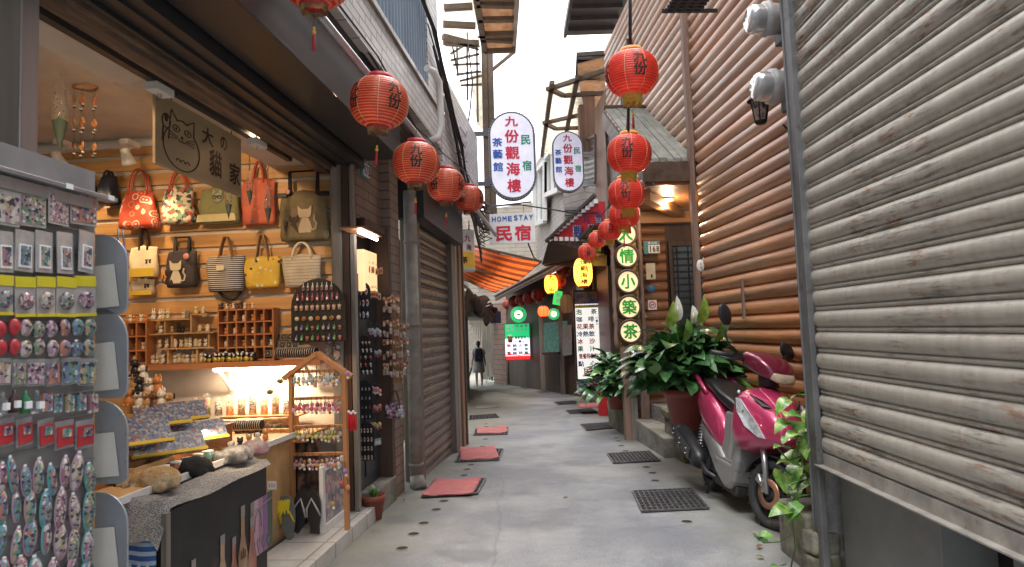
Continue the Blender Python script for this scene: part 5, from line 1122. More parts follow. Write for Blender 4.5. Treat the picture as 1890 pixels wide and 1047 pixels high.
figrow(362, 390, 2, z0 + .216, 'at the right of the middle step board', ['owl'], [cream, wht], s=1.0)
figrow(290, 312, 2, z0 + .111, 'on the low step board, left part', ['bear', 'rabbit'], [cream, wht], s=1.0)
figrow(320, 384, 7, z0 + .111, 'on the low step board, right part', ['owl', 'bear', 'cat', 'rabbit'], [wht, cream, cream], s=1.05)
figrow(268, 306, 4, z0, 'at the foot of the step shelf, left part', ['rabbit', 'cat'], [cream, wht], s=1.15)
figrow(310, 376, 8, z0, 'at the foot of the step shelf, right part', ['dog', 'rabbit', 'bear', 'cat'], [cream, wht, cream], s=1.2)
figrow(402, 470, 10, z0 + ch * 4 + .016, 'on top of the brown cubby unit', ['bear', 'cat', 'dog'], [brown, black, wht, orange, wht], s=.75)
cc = [[grey, tan, wht, orange, orange], [orange, wht, orange, wht, grey, orange], [wht, grey, tan, wht, tan, wht], [wht, tan, grey, wht, black, orange]]
for r_, rowc in enumerate(cc):
    for i, c in enumerate(rowc):
        k = ['dog', 'fox', 'owl', 'bear'][(r_ + i) % 4]; fig(k, c, f'{CN[c]} {k} figurine in the {NUM[i]} cell of the {["top", "second", "third", "bottom"][r_]} cubby row', q0[0] + cw * (i + .5), BW - .05, z0 + .016 + ch * (3 - r_), random.uniform(-.3, .3), .85)
figrow(378, 470, 11, z0, 'in the front rank of black birds with brass discs', ['crow'], [black], y=SB + .05, s=1.15)
figrow(395, 475, 8, z0, 'in the rear rank of black birds', ['crow'], [black], y=SB + .10, s=1.35)
# jewellery boxes and bracelets on the shelf's right end
for r_ in range(3):
    for i in range(5):
        x = bw(487 + 12 * i, 620, 4.45)[0]; b = MB(ML @ T((x, SB + .12 + .03 * r_, z0 + .03 + .055 * r_)) @ Rx(-.35)); b.box(-.019, .019, 0, .008, 0, .046); b.box(-.016, .016, -.002, 0, .003, .043, 1); b.ell((0, -.004, .02), (.006, .004, .007), 8, 2)
        b.build('pendant_box', [mat('grey_box_edge', (.25, .24, .22), .5), bst, mat('pend_%d' % (i % 3), [(.55, .45, .3), (.12, .28, .12), (.5, .2, .12)][i % 3], .3, coat=.4)], label=f'black pendant box, {NUM[i]} from left in the {["lower", "middle", "upper"][r_]} rank beside the cubbies', category='box', group='pendant boxes at the right of the shelf')
def bracelets(label, px0, px1, py, y, n):
    x0, z = bw(px0, py, y); x1, _ = bw(px1, py, y)
    t = thing('bracelet_roll', label, 'display roll', ML @ T((x0, y, z)))
    b = MB(ML); b.tube([(x0, y, z), (x1, y, z)], .03, 14); b.build('black_roll', bst, parent=t)
    for i in range(n):
        x = x0 + (x1 - x0) * (i + .5) / n; b = MB(ML); b.tube([(x + .004 * math.sin(a), y + .034 * math.sin(a), z + .034 * math.cos(a)) for a in [2 * math.pi * k / 16 for k in range(17)]], .0028, 5, 0, False)
        b.build('bracelet', mat('silver_bead', (.6, .55, .48), .3, .5), parent=t)
bracelets('black roll of silver bracelets at the right end of the long shelf', 510, 585, 652, SB + .05, 18)
# ---- lower counter at the back
CB = 4.18; zc2 = bw(450, 806, CB)[1]; ca0 = bw(345, 800, CB)[0]; ca1 = -1.72
t = thing('back_counter', 'low wooden counter along the back wall carrying glass jars', 'counter', ML @ T((ca0, CB, 0)))
b = MB(ML); b.box(ca0, ca1, CB, BW, zc2 - .02, zc2); b.build('top', m_sl, parent=t)
b = MB(ML); b.box(ca0, ca1, CB - .015, CB - .001, zc2 - .045, zc2 + .008); b.build('front_bar', m_sw, parent=t)
b = MB(ML); b.box(ca0, ca1, CB + .15, CB + .2, .09, zc2 - .02); b.build('panel', m_dwood, parent=t)
b = MB(ML); b.box(ca0 + .1, ca1 - .15, BW - .19, BW - .01, zc2 + .09, zc2 + .10); b.box(ca0 + .1, ca1 - .15, BW - .185, BW - .175, zc2, zc2 + .09); b.build('riser', m_sw, parent=t)
bracelets('long black roll of pale bracelets on the low counter', 380, 485, 786, CB + .04, 26)
x0, zz = bw(486, 792, CB + .03); x1, _ = bw(540, 792, CB)
for i in range(5):
    x = x0 + .01 + .042 * i; b = MB(ML @ T((x, CB + .05, zc2 + .008))); b.box(-.017, .017, -.02, .02, 0, .03); b.ell((0, -.02, .02), (.008, .005, .010), 8, 1); b.build('pendant_stand', [m_sl, mat('coral_bead', (.55, .12, .06), .3)], label=f'little wooden pendant stand, {NUM[i]} right of the long bracelet roll', category='stand', group='pendant stands on the low counter')
glassm = mat('thin_glass', (.9, .95, .93), .05, trans=.9, var=0, alpha=.35)
mossm = mat('terrarium_moss', (.08, .13, .03), .9, col2=(.22, .12, .05), scale=40, var=.4, vs=60)
for i in range(8):
    x = bw(452 + 11.5 * i, 745, 4.42)[0]; M = ML @ T((x, CB + .15 + .02 * (i % 2), zc2 + .001 if i % 2 else zc2 + .001)) @ S(1.25, 1.25, 1.5)
    t = thing('moss_jar', f'round glass moss jar, {NUM[i]} from the left in the front rank of jars', 'jar', M, 'moss jars on the low counter')
    b = MB(M); b.lathe([(.001, 0), (.02, 0), (.026, .015), (.024, .04), (.018, .048), (.018, .052)], 14); b.build('glass', glassm, parent=t)
    b = MB(M); b.lathe([(.001, .002), (.019, .002), (.024, .015), (.022, .026), (.001, .03)], 12); [b.ell((random.uniform(-.014, .014), random.uniform(-.014, .01), .03), .006, 5, 1) for _ in range(7)]; b.build('moss', [mossm, mat('pebble_%d' % (i % 3), [(.6, .5, .35), (.5, .12, .08), (.55, .35, .2)][i % 3], .5)], parent=t)
    b = MB(M); b.lathe([(.001, .052), (.021, .052), (.021, .062), (.001, .064)], 12); b.build('lid', mat('cork_lid', (.5, .36, .2), .8), parent=t)
PK = [(.55, .10, .08), (.60, .35, .10), (.10, .22, .12), (.60, .50, .35), (.45, .10, .25), (.15, .12, .30)]
for i in range(9):
    x = bw(362 + 21 * i, 725, 4.5)[0]; h_ = .13 + .05 * (i in (5, 7)) + random.uniform(-.02, .02); M = ML @ T((x, BW - .1, zc2 + .1)) @ Rz(random.uniform(-.2, .2))
    t = thing('candy_bottle', f'tall clear tube of mixed dried petals, {NUM[i]} from the left on the counter riser', 'bottle', M, 'petal tubes on the counter riser')
    b = MB(M); b.lathe([(.001, 0), (.026, 0), (.026, h_), (.02, h_ + .01)], 14); b.build('glass', glassm, parent=t)
    b = MB(M); b.lathe([(.001, .002), (.023, .002), (.023, h_ * .8), (.001, h_ * .85)], 12); b.build('petals', patmat('petals_%d' % (i % 3), (.5, .3, .2), [PK[i % 6], PK[(i + 3) % 6], (.62, .5, .36), PK[(i + 1) % 6]], 'cells', 130), parent=t)
for i, (px, py, s_) in enumerate(((352, 748, 1.5), (372, 735, 1.2), (395, 752, 1.0))):
    x, z = bw(px, py, 4.3); M = ML @ T((x, 4.3, zc2)) @ S(s_, s_, s_)
    t = thing('glass_globe', f'clear glass globe with a little plant inside, {NUM[i]} from the left end of the counter', 'globe', M); b = MB(M); b.ell((0, 0, .04), .04, 16); b.build('glass', glassm, parent=t); b = MB(M); b.ell((0, 0, .024), (.033, .033, .02), 10); [b.ell((random.uniform(-.02, .02), random.uniform(-.02, .02), .04 + random.uniform(0, .02)), .008, 5) for _ in range(8)]; b.build('moss', mossm, parent=t)
for i, (px, py) in enumerate(((498, 722), (517, 702))):
    x, z = bw(px, py, 4.3); M = ML @ T((x, 4.3, z)); t = thing('hanging_globe', f'small plant filled glass globe hanging {["lower", "higher"][i]} below the strip lamp', 'globe', M); b = MB(M); b.ell((0, 0, 0), .028, 12); b.build('glass', glassm, parent=t); b = MB(M); b.ell((0, 0, -.006), (.022, .022, .016), 8); b.tube([(0, 0, .028), (0, 0, .09)], .001, 4, 0); b.build('moss', mossm, parent=t)
# ---- fabrics hung below the counter
blued = patmat('blue_puppy_cloth', (.035, .04, .16), [(.55, .42, .25), (.45, .32, .2), (.20, .12, .1), (.05, .06, .2)], 'dots', 9, .33)
for i, (pa, pb_, pt, pb2) in enumerate(((388, 440, 812, 872), (441, 498, 808, 905), (499, 545, 806, 935), (546, 590, 850, 960))):
    xa, zt = bw(pa, pt, 4.28); xb, zb_ = bw(pb_, pb2, 4.28); b = MB(ML); b.grid(lambda u, v: (xa + (xb - xa) * u, 4.29 + .012 * math.sin(14 * u + i), max(zt, zc2 - .06) + (zb_ - zt) * v), 14, 6)
    b.build('printed_cloth', blued if i != 3 else mat('dark_brown_cloth', (.06, .045, .04), .8, col2=(.25, .15, .1), scale=14), solid=.004, label=['short blue puppy print cloth at the left under the counter', 'blue puppy print cloth in the middle under the counter', 'long blue puppy print cloth right of the pink doll', 'dark brown printed cloth behind the black flip flops'][i], category='cloth')
x, z = bw(484, 838, 4.15); M = ML @ T((x, 4.15, z)); t = thing('pink_doll', 'small doll in a magenta dress with red hair hanging below the counter', 'doll', M)
b = MB(M); b.lathe([(.045, -.05), (.02, .03), (.012, .05)], 14, 0); b.bar((-.015, 0, .04), (-.045, -.01, -.01), .012); b.bar((.015, 0, .04), (.045, -.01, -.01), .012); b.build('dress', pmat('magenta_cloth', (.50, .02, .16)), parent=t)
b = MB(M); b.ell((0, -.004, .07), (.022, .02, .022), 12); b.ell((-.008, -.023, .072), .003, 5, 1); b.ell((.008, -.023, .072), .003, 5, 1); b.build('head', [mat('doll_skin', (.68, .42, .30), .5), bst], parent=t)
b = MB(M); b.ell((0, .006, .078), (.027, .022, .024), 12); b.ell((0, 0, .105), .012, 8); b.build('hair', pmat('doll_red_hair', (.45, .03, .02)), parent=t)
# ---- left counter along the shop
zl = .70; al = -1.77
t = thing('side_counter', 'stepped wooden side counter with a white lit edge inside the shop', 'counter', ML @ T((al - .3, 3.1, 0)))
b = MB(ML); b.box(al - .7, al, 2.2, 4.1, zl - .02, zl); b.build('top', m_sl, parent=t)
b = MB(ML); b.box(al + .001, al + .012, 2.2, 4.1, zl - .022, zl + .008); b.build('white_edge', m_white, parent=t)
b = MB(ML); b.box(al - .05, al - .03, 2.2, 4.1, .09, zl - .022); b.build('side_panel', m_sl, parent=t)
b = MB(ML); b.box(al - .75, al - .20, 2.6, 3.75, zl + .10, zl + .12); b.box(al - .75, al - .21, 2.62, 3.74, zl, zl + .10); b.build('riser', m_sw, parent=t)
lamp('AREA', ML @ Vector((al - .1, 3.2, zl + .15)), 1.2, (1, .7, .42), (.06, .9), ML @ Vector((al - .06, 3.2, zl)))
def L3(px, py, a=None, b=None, z=None):
    if a is not None: return pln(ML, 0, a, px, py)
    if b is not None: return pln(ML, 1, b, px, py)
    return pln(ML, 2, z, px, py)
for i, (px, py, w_) in enumerate(((250, 790, .1), (300, 768, .12), (335, 760, .12), (310, 820, .16), (355, 798, .16), (270, 800, .1))):
    c = L3(px, py, a=al - .12 - .1 * (i < 3)); M = ML @ T(c) @ Rz(R(50)) @ Rx(-.75)
    t = thing('magnet_stand', f'clear stand of boxed picture magnets, {["far left", "upper middle", "upper right", "large lower left", "large lower right", "small left"][i]} of the side counter', 'display stand', M)
    b = MB(M); b.box(-w_, w_, -.006, .006, -.06, .06); b.build('packet', patmat('mag_%d' % i, (.3, .3, .35), [(.08, .12, .24), (.36, .34, .32), (.32, .10, .08), (.12, .20, .24), (.30, .28, .28), (.16, .14, .2), (.25, .24, .24)], 'cells', 95, rough=.25), parent=t)
    b = MB(M); b.box(-w_ - .003, w_ + .003, -.012, -.007, -.062, -.045); b.build('yellow_edge', yel, parent=t)
dogc = [('dog', black), ('dog', wht), ('dog', tan), ('fox', orange), ('dog', wht), ('dog', black), ('dog', orange), ('dog', wht), ('dog', tan), ('dog', brown), ('cat', wht), ('dog', tan)]
dpos = [(250, 690, 1), (265, 700, 1), (248, 715, 1), (292, 722, 1), (276, 724, 1), (258, 722, 0), (238, 745, 0), (258, 748, 0), (272, 748, 0), (286, 750, 0), (299, 748, 0), (313, 752, 0)]
for i, ((k, c), (px, py, lv)) in enumerate(zip(dogc, dpos)):
    p = L3(px, py, b=3.75 + .12 * lv); fig(k, c, f'{CN[c]} {k} figurine in the stacked group of larger dogs, {NUM[i]} from the top', p.x, p.y, p.z - .02, -.1 + random.uniform(-.3, .3), 2.0)
b = MB(ML)
for z, y_, (pa, pb_) in ((700, 3.92, (236, 290)), (742, 3.80, (232, 325))):
    xa, zz = L3(pa, z, b=y_).x, L3(pa, z, b=y_).z; xb = L3(pb_, z, b=y_).x; zz2 = L3(270, 762 if z > 720 else 728, b=y_).z; b.box(xa - .2, xb, y_ - .09, y_ + .06, zl + .10 if z > 720 else zz2 - .12, zz2 - .002)
b.build('display_steps', m_sl, label='pale wooden steps holding the larger dog figurines on the left', category='display')
for i in range(6):
    b_ = 2.75 + .09 * i; c = (.1, .25, .22) if i > 2 else (.35, .12, .06); b = MB(ML @ T((al - .05, b_, zl + .001))); b.lathe([(.001, 0), (.018, 0), (.024, .05), (.001, .05)], 12); b.lathe([(.025, .05), (.026, .056), (.001, .058)], 12, 1)
    b.build('cup_figurine', [mat('cup_teal' if i > 2 else 'cup_brown', c, .3, coat=.5), m_white], label=f'small {"teal" if i > 2 else "brown"} toy drink cup, {NUM[i]} from the camera on the white edged counter', category='toy cup', group='toy cups on the side counter')
for i in range(5):
    fig(['dog', 'bear', 'cat'][i % 3], [wht, black, tan, wht, orange][i], f'{CN[[wht, black, tan, wht, orange][i]]} figurine, {NUM[i]} of the five at the far end of the white edge', al - .05, 3.42 + .1 * i, zl + .001, .6, 1.2)
b = MB(ML @ T(L3(262, 862, a=al - .15))); b.box(-.06, .06, -.14, .14, -.03, -.02); b.box(-.06, -.052, -.14, .14, -.02, .02); b.box(.052, .06, -.14, .14, -.02, .02); b.box(-.052, .052, -.14, -.132, -.02, .02); b.box(-.052, .052, .132, .14, -.02, .02); b.box(-.04, .04, -.11, .11, -.019, 0, 1); b.build('wooden_tray', [m_sl, mat('tray_red', (.25, .05, .05), .4, coat=.4)], label='open pale wooden tray with a dark red box on the side counter', category='tray')
# ---- fluffy toy table with poster front
ta = -1.61; tb0 = pln(ML, 0, ta, 306, 980).y; tb1 = pln(ML, 0, ta, 489, 900).y; zt = pln(ML, 0, ta, 489, 862).z
t = thing('toy_table', 'low table with a dark plum wine poster front and woolly grey cover by the step', 'table', ML @ T((ta - .3, 3.1, .09)))
b = MB(ML); b.box(ta - .52, ta, tb0, tb1, .09, zt); b.build('body', mat('dark_crate', (.03, .027, .025), .6), parent=t, bevel=.004)
FRM = ML @ T((ta, tb0, .09)) @ Rz(R(90))       # poster frame: x along the lane, z up, -y towards it
Wp, Hp = tb1 - tb0, zt - .09
b = MB(FRM); b.box(0, Wp, -.008, -.001, 0, Hp); po = b.build('poster', mat('poster_dark', (.014, .014, .016), .6, var=.5, vs=3, stain=(.10, .075, .05), stthr=(.6, .75), sts=3), parent=t)
b = MB(FRM); b.box(-.03, 0, -.02, .0, 0, Hp); b.build('frame_edge', m_gwood, parent=t)
def botl(b, x, h, w, mi, mc_):
    z = -.02; b.poly([(x - w / 2, -.010, z), (x + w / 2, -.010, z), (x + w / 2, -.010, h * .45), (x + w * .2, -.010, h * .68), (x + w * .2, -.010, h * .9), (x - w * .2, -.010, h * .9), (x - w * .2, -.010, h * .68), (x - w / 2, -.010, h * .45)], (0, -.002, 0), mi)
    b.poly([(x - w * .22, -.011, h * .88), (x + w * .22, -.011, h * .88), (x + w * .22, -.011, h), (x - w * .22, -.011, h)], (0, -.002, 0), mc_)
b = MB(FRM)
for x, h, w, mi in ((.04, .26, .07, 3), (.17, .31, .07, 3), (.40, .34, .085, 1), (.50, .30, .075, 2), (.585, .42, .085, 1), (.675, .34, .085, 2)): botl(b, x, h, w, mi, 4)
b.build('bottle_print', [m_dark, mat('print_amber', (.27, .15, .07), .3, col2=(.36, .24, .15), scale=6), mat('print_rose', (.28, .08, .06), .3, col2=(.36, .16, .11), scale=6), mat('print_grey', (.16, .15, .14), .3), mat('print_silver', (.22, .20, .19), .3)], parent=po)
b = MB(FRM)
for k, c in enumerate((1, 0, 2)): b.box(.70 + .05 * k, .748 + .05 * k, -.0105, -.008, .14, .41, c)
b.box(.665, .70, -.0105, -.008, .14, .41, 3); b.box(.85, .90, -.0105, -.008, .15, .42, 4); b.tube([(.665, -.012, .36), (.9, -.012, .385)], .003, 4, 5); b.tube([(.74, -.012, .37), (.71, -.012, .33), (.70, -.012, .26)], .003, 4, 5); b.tube([(.74, -.012, .37), (.765, -.012, .33), (.775, -.012, .27)], .003, 4, 5)
for k in range(4):
    cx = .69 + .05 * k; b.tube([(cx + .012 * math.cos(a), -.012, .20 + .025 * math.sin(a)) for a in [2 * math.pi * i / 10 for i in range(11)]], .002, 4, 5); b.tube([(cx, -.012, .175), (cx + .004, -.012, .15)], .002, 4, 5)
b.build('gift_box_print', [mat('print_mauve', (.30, .16, .26), .3), mat('print_pink', (.42, .26, .32), .3), mat('print_purple', (.20, .09, .24), .3), MC['print_grey'], mat('print_dkgreen', (.03, .06, .035), .3), MC['print_silver']], parent=po)
b = MB(FRM); put(b, '山', (.585, -.0135, .20), (1, 0, 0), (0, 0, 1), .045, .05); b.build('lettering', mat('print_brown', (.10, .05, .03), .5), parent=po)
def fuzz(b, fn, nu, nv, mi=0): b.grid(fn, nu, nv, mi)
wool = mat('grey_wool', (.42, .41, .41), .95, col2=(.10, .10, .10), thr=(.45, .58), scale=260, bump=1, bs=260)
b = MB(ML)
def cf(u, v):
    a = ta + .012 - .54 * v; bb = tb0 - .07 + (tb1 - tb0 + .12) * u
    z = zt + .030 + (.016 * math.sin(13 * u + 3 * v) + .012 * math.sin(21 * v + 9 * u) + random.uniform(-.003, .003)) * min(1, .3 + v * 4)
    if v < .05: z -= .028 * (1 - v / .05)
    if u < .08: z -= .13 * (1 - u / .08)
    return (a, bb, z)
b.grid(cf, 70, 40); b.build('woolly_cover', wool, parent=t)
nord = patmat('nordic_cloth', (.03, .10, .32), [(.38, .5, .62)], 'stripes', 9, .55)
b = MB(ML); b.grid(lambda u, v: (ta - .02 - .5 * u, tb0 - .03 - .01 * math.sin(20 * u), .5 * v + .06), 20, 8); b.build('blue_cloth', nord, parent=t, solid=.006)
b = MB(ML)
for k in range(13):
    for r_, z in enumerate((.13, .30, .44)):
        x = ta - .04 - .036 * k
        if r_ != 1: b.bar((x - .012, tb0 - .052, z - .02), (x, tb0 - .052, z + .02), .005, .004); b.bar((x, tb0 - .052, z + .02), (x + .012, tb0 - .052, z - .02), .005, .004)
        else: [b.bar((x + .013 * math.cos(a), tb0 - .052, z + .013 * math.sin(a)), (x - .013 * math.cos(a), tb0 - .052, z - .013 * math.sin(a)), .004, .004) for a in (0, 1.05, 2.1)]
b.build('cloth_motif', mat('pale_blue_print', (.45, .55, .65), .8), parent=t, kind='stuff')
def plush(label, px, py, b_, L, cols, rz, zoff=0, curled=True):
    p = L3(px, py, b=b_); M = ML @ T((p.x, p.y, zt + .035 + zoff)) @ Rz(rz) @ S(L, L, L)
    t = thing('plush_dog', label, 'plush toy', M); c1, c2 = cols
    m1 = mat('fur_%02d%02d%02d' % tuple(int(x * 99) for x in c1), c1, .95, col2=c2, thr=(.4, .6), scale=4, var=.25, vs=30, bump=1, bs=90)
    b = MB(M); b.ell((.12, 0, .22), (.46, .34, .26), 20); b.ell((-.38, -.12, .20), (.24, .22, .20), 18); b.ell((-.54, -.22, .13), (.12, .11, .09), 12); b.ell((.30, -.22, .12), (.2, .13, .12), 12); b.ell((-.22, -.3, .07), (.2, .07, .06), 10); b.ell((.5, -.05, .14), (.14, .1, .1), 10)
    o = b.build('body', m1, parent=t); mo = o.modifiers.new('r', 'REMESH'); mo.mode = 'VOXEL'; mo.voxel_size = .008 if 0 else .035 * 1; mo.use_smooth_shade = True
    tx = bpy.data.textures.get('fur') or bpy.data.textures.new('fur', 'CLOUDS'); tx.noise_scale = .05; dm = o.modifiers.new('d', 'DISPLACE'); dm.texture = tx; dm.strength = .05; dm.texture_coords = 'LOCAL'
    for s in (-1, 1):
        b = MB(M); b.ell((-.36 + .13 * (s > 0), -.12 + s * .2, .24), (.09, .05, .15), 10, 0, Rx(s * .5)); b.build('ear', m1, parent=t)
    b = MB(M); b.ell((-.65, -.27, .15), (.035, .03, .03), 8); b.build('nose', bst, parent=t)
    b = MB(M)
    for s in (-1, 1): b.tube([(-.52 - .05 * (s < 0), -.12 - .16 * (s < 0), .26), (-.56 - .04 * (s < 0), -.15 - .15 * (s < 0), .235), (-.6, -.18 - .12 * (s < 0), .235)], .012, 5)
    b.build('closed_eye', bst, parent=t)
plush('tan curled sleeping toy dog at the near end of the toy table', 283, 935, 2.74, .21, ((.55, .33, .13), (.70, .55, .36)), -.1)
plush('black furry toy dog lying in the middle of the toy table', 345, 900, 2.98, .19, ((.012, .012, .013), (.03, .028, .028)), .5)
plush('brown toy dog in a clear bag at the back of the toy table', 265, 905, 3.08, .16, ((.25, .12, .06), (.4, .25, .13)), .2)
plush('grey and white husky toy dog near the far end of the table', 425, 868, 3.30, .18, ((.45, .45, .45), (.16, .17, .18)), .4)
plush('white toy dog with pink cloth at the far end of the table', 462, 860, 3.50, .17, ((.65, .62, .6), (.55, .3, .35)), .9)
plush('small orange brown toy dog behind the black one', 385, 868, 3.5, .13, ((.45, .18, .05), (.55, .3, .12)), .9)
b = MB(ML @ T(L3(283, 905, b=2.8)) @ Rx(-.6)); b.box(-.06, .06, -.001, .001, -.02, .02); b.build('price_card', whitep, label='white handwritten price card above the tan sleeping toy dog', category='card')
b = MB(ML @ T(L3(502, 896, b=3.62)) ); b.box(-.025, .025, -.002, .001, -.022, .022)
for k, s in enumerate('100'): put(b, s, (-.014 + .014 * k, -.003, 0), (1, 0, 0), (0, 0, 1), .009 if s != '1' else .004, .022, 1, 0)
b.build('price_tag', [whitep, blue], label='white square price tag reading 100 beside the poster', category='price tag')
# ============================================================ shop fittings, racks and keychains
def spotlamp(label, c, aim, col, e, dark=False, base=None):
    c = Vector(c); aim = Vector(aim); t = thing('spotlight', label, 'lamp', T(c)); q = (aim - c).to_track_quat('-Z', 'Y').to_matrix().to_4x4(); M = T(c) @ q
    m = bst if dark else m_white
    b = MB(M); b.lathe([(.001, .085), (.026, .08), (.030, .05), (.032, .03), (.044, -.01), (.046, -.03), (.043, -.03), (.038, -.01), (.001, .01)], 20); b.build('shade', m, parent=t)
    if dark: b = MB(M); b.lathe([(.044, -.018), (.052, -.018), (.052, -.036), (.044, -.036)], 20); b.build('rim', m_white, parent=t)
    b = MB(M); b.lathe([(.001, -.012), (.040, -.016)], 20); b.build('bulb', mat('bulb_warm', (1, .9, .7), .5, emis=(1, .80, .50), es=12 if not dark else 1), parent=t)
    base = Vector(base); b = MB(); b.tube([c + (c - aim).normalized() * .05, base + Vector((0, 0, -.05)), base], .008, 6); b.boxm(T(base + Vector((0, 0, -.012))) @ ML, .06, .13, .035); b.build('mount', m if dark is False else m_white, parent=t)
    if e: lamp('SPOT', c - (c - aim).normalized() * .05, e, col, .03, aim, 80, .5)
warm = (1, .66, .36)
def LP(a, b, z): return ML @ Vector((a, b, z))
c1 = P(110, 300, 4.45); c2 = P(236, 296, 4.45)
spotlamp('left white spotlight on the cornice above the black rucksacks', c1, P(170, 420, 4.75), warm, 4, base=P(118, 262, 4.6))
spotlamp('right white lit spotlight on the cornice above the red bag', c2, P(300, 480, 4.75), warm, 6, base=P(240, 262, 4.6))
c3 = pln(ML, 0, -1.84, 472, 240); spotlamp('small lit spotlight on the track right of the wooden sign', ML @ c3, LP(-1.96, c3.y - .22, 2.13), warm, 10, base=LP(-1.84, c3.y + .02, 2.47))
c4 = pln(ML, 0, -1.86, 295, 128); spotlamp('black spotlight with white rim on the track above the sign', ML @ c4, ML @ c4 + Vector((0, .05, -1)), warm, 0, True, base=LP(-1.86, c4.y, 2.47))
# added spots without fittings, brightening the plank wall and the goods below
lamp('SPOT', LP(-2.35, 2.5, 2.68), 27, warm, .05, LP(-2.35, 4.6, 1.6), 85, .8)
lamp('SPOT', LP(-2.3, 3.1, 2.68), 12, warm, .05, LP(-1.9, 4.6, 1.5), 80, .8)
lamp('SPOT', LP(-2.0, 2.5, 2.42), 16, (1, .78, .55), .08, LP(-1.8, 3.2, .7), 80, .8)
# carved wooden sign
sa = -1.96; s0 = pln(ML, 0, sa, 284, 168); s0b = pln(ML, 0, sa, 284, 302); s1 = pln(ML, 0, sa, 443, 258)
SM = ML @ T((sa, s0.y, s0b.z)) @ Rz(R(90)); Ws = s1.y - s0.y; Hs = s0.z - s0b.z
t = thing('carved_sign', 'hanging pale wooden board burnt with a waving cat and four dark characters', 'sign', SM)
b = MB(SM); b.box(0, Ws, -.008, .008, 0, Hs); b.build('board', woodmat('sign_board_wood', (.36, .26, .15), (.46, .35, .21), 'x', .6, 40), parent=t, bevel=.003)
burn = mat('burnt_brown', (.06, .03, .015), .7); y = -.010
def st2(b, pts, r=.0035, n=5): b.tube([(x * Ws, y, z * Hs) for x, z in pts], r, n)
b = MB(SM); arc = lambda cx, cz, rx, rz_, a0, a1, n=14: [(cx + rx * math.cos(R(a0 + (a1 - a0) * i / n)), cz + rz_ * math.sin(R(a0 + (a1 - a0) * i / n))) for i in range(n + 1)]
st2(b, arc(.26, .36, .19, .32, 130, 410, 24)); st2(b, [(.13, .62), (.15, .86), (.21, .74)]); st2(b, [(.31, .74), (.39, .84), (.385, .60)]); st2(b, [(.21, .74), (.26, .77), (.31, .74)])
for cx in (.20, .32): st2(b, arc(cx, .62, .035, .045, 0, 360, 12), .0028); b.ell((cx * Ws, y, .62 * Hs), (.008, .003, .008), 8)
b.ell((.26 * Ws, y, .52 * Hs), (.012, .003, .009), 8); st2(b, arc(.245, .48, .018, .03, 180, 360, 6), .0025); st2(b, arc(.28, .48, .018, .03, 180, 360, 6), .0025)
for s in (-1, 1):
    for k in range(3): st2(b, [(.26 + s * .05, .51 - .02 * k), (.26 + s * .13, .55 - .05 * k)], .002)
st2(b, arc(.10, .66, .04, .10, 0, 360, 12)); st2(b, [(.07, .57), (.06, .36)]); st2(b, [(.13, .57), (.12, .42)]); b.ell((.10 * Ws, y, .70 * Hs), (.016, .003, .02), 8)
for k in range(3): st2(b, arc(.22 + .05 * k, .14, .022, .06, 20, 160, 6), .0025)
b.build('cat_drawing', burn, parent=t)
b = MB(SM)
for s, x, z, w_, h_ in (('大', .55, .74, .14, .28), ('の', .75, .76, .085, .22), ('貓', .645, .37, .16, .42), ('家', .90, .34, .15, .36)): put(b, s, (x * Ws, y + .001, z * Hs), (1, 0, 0), (0, 0, 1), w_ * Ws, h_ * Hs, bold=.025)
b.build('lettering', burn, parent=t)
b = MB(SM); 
for x in (.17, .88): b.tube([(x * Ws, 0, Hs), (x * Ws - .01, 0, Hs + .05), (x * Ws + .012, 0, Hs + .08), (x * Ws, 0, Hs + .10), (x * Ws - .012, 0, Hs + .085)], .003, 5); b.tube([(x * Ws, 0, Hs + .1), (x * Ws, 0, Hs + .18)], .0015, 4)
b.build('hook', bst, parent=t)
# glass drops and mobiles
def drop(label, px, py, b_, h, fill=.5):
    q = pln(ML, 1, b_, px, py); M = ML @ T(q); t = thing('glass_drop', label, 'ornament', M)
    b = MB(M); b.lathe([(.001, 0), (.012 * h / .3, .05 * h / .3), (.030 * h / .3, .14 * h / .3), (.033 * h / .3, .19 * h / .3), (.022 * h / .3, .27 * h / .3), (.008, h), (.006, h * 1.15)], 16); b.build('glass', glassm, parent=t)
    b = MB(M); b.lathe([(.001, .002), (.011 * h / .3, .05 * h / .3), (.028 * h / .3, .13 * h / .3), (.001, .15 * h / .3)], 12); b.build('green_sand', mat('dark_green_sand', (.02, .05, .035), .8), parent=t)
    b = MB(M)
    for i in range(22): a = random.uniform(0, 6.3); z = random.uniform(.15, .27) * h / .3; b.ell((.02 * math.cos(a) * h / .3, .02 * math.sin(a) * h / .3, z), .0035, 5)
    b.tube([(0, 0, h * 1.1), (.006, 0, h * 1.35), (-.008, 0, h * 1.7)], .0018, 4); b.tube([(0, 0, h * 1.1), (-.003, 0, h * 1.35), (.008, 0, h * 1.7)], .0018, 4); b.build('dried_stem', m_dwood, parent=t)
drop('tall glass drop with dried stems hanging left beside the mobile', 110, 282, 3.4, .40)
drop('glass drop with green sand in front of the coral tote, left', 461, 380, 4.3, .22); drop('glass drop with green sand in front of the coral tote, lower right', 495, 415, 4.3, .24); drop('glass drop hanging in front of the olive tote', 422, 405, 4.2, .22)
q = pln(ML, 1, 3.6, 158, 162); M = ML @ T(q); t = thing('driftwood_mobile', 'brown ring mobile with dangling wood chips and white beads', 'mobile', M)
b = MB(M); b.tube([(.065 * math.cos(a), .05 * math.sin(a), .004 * math.sin(3 * a)) for a in [2 * math.pi * i / 20 for i in range(21)]], .007, 7, 0, False); b.build('ring', m_sw, parent=t)
b = MB(M)
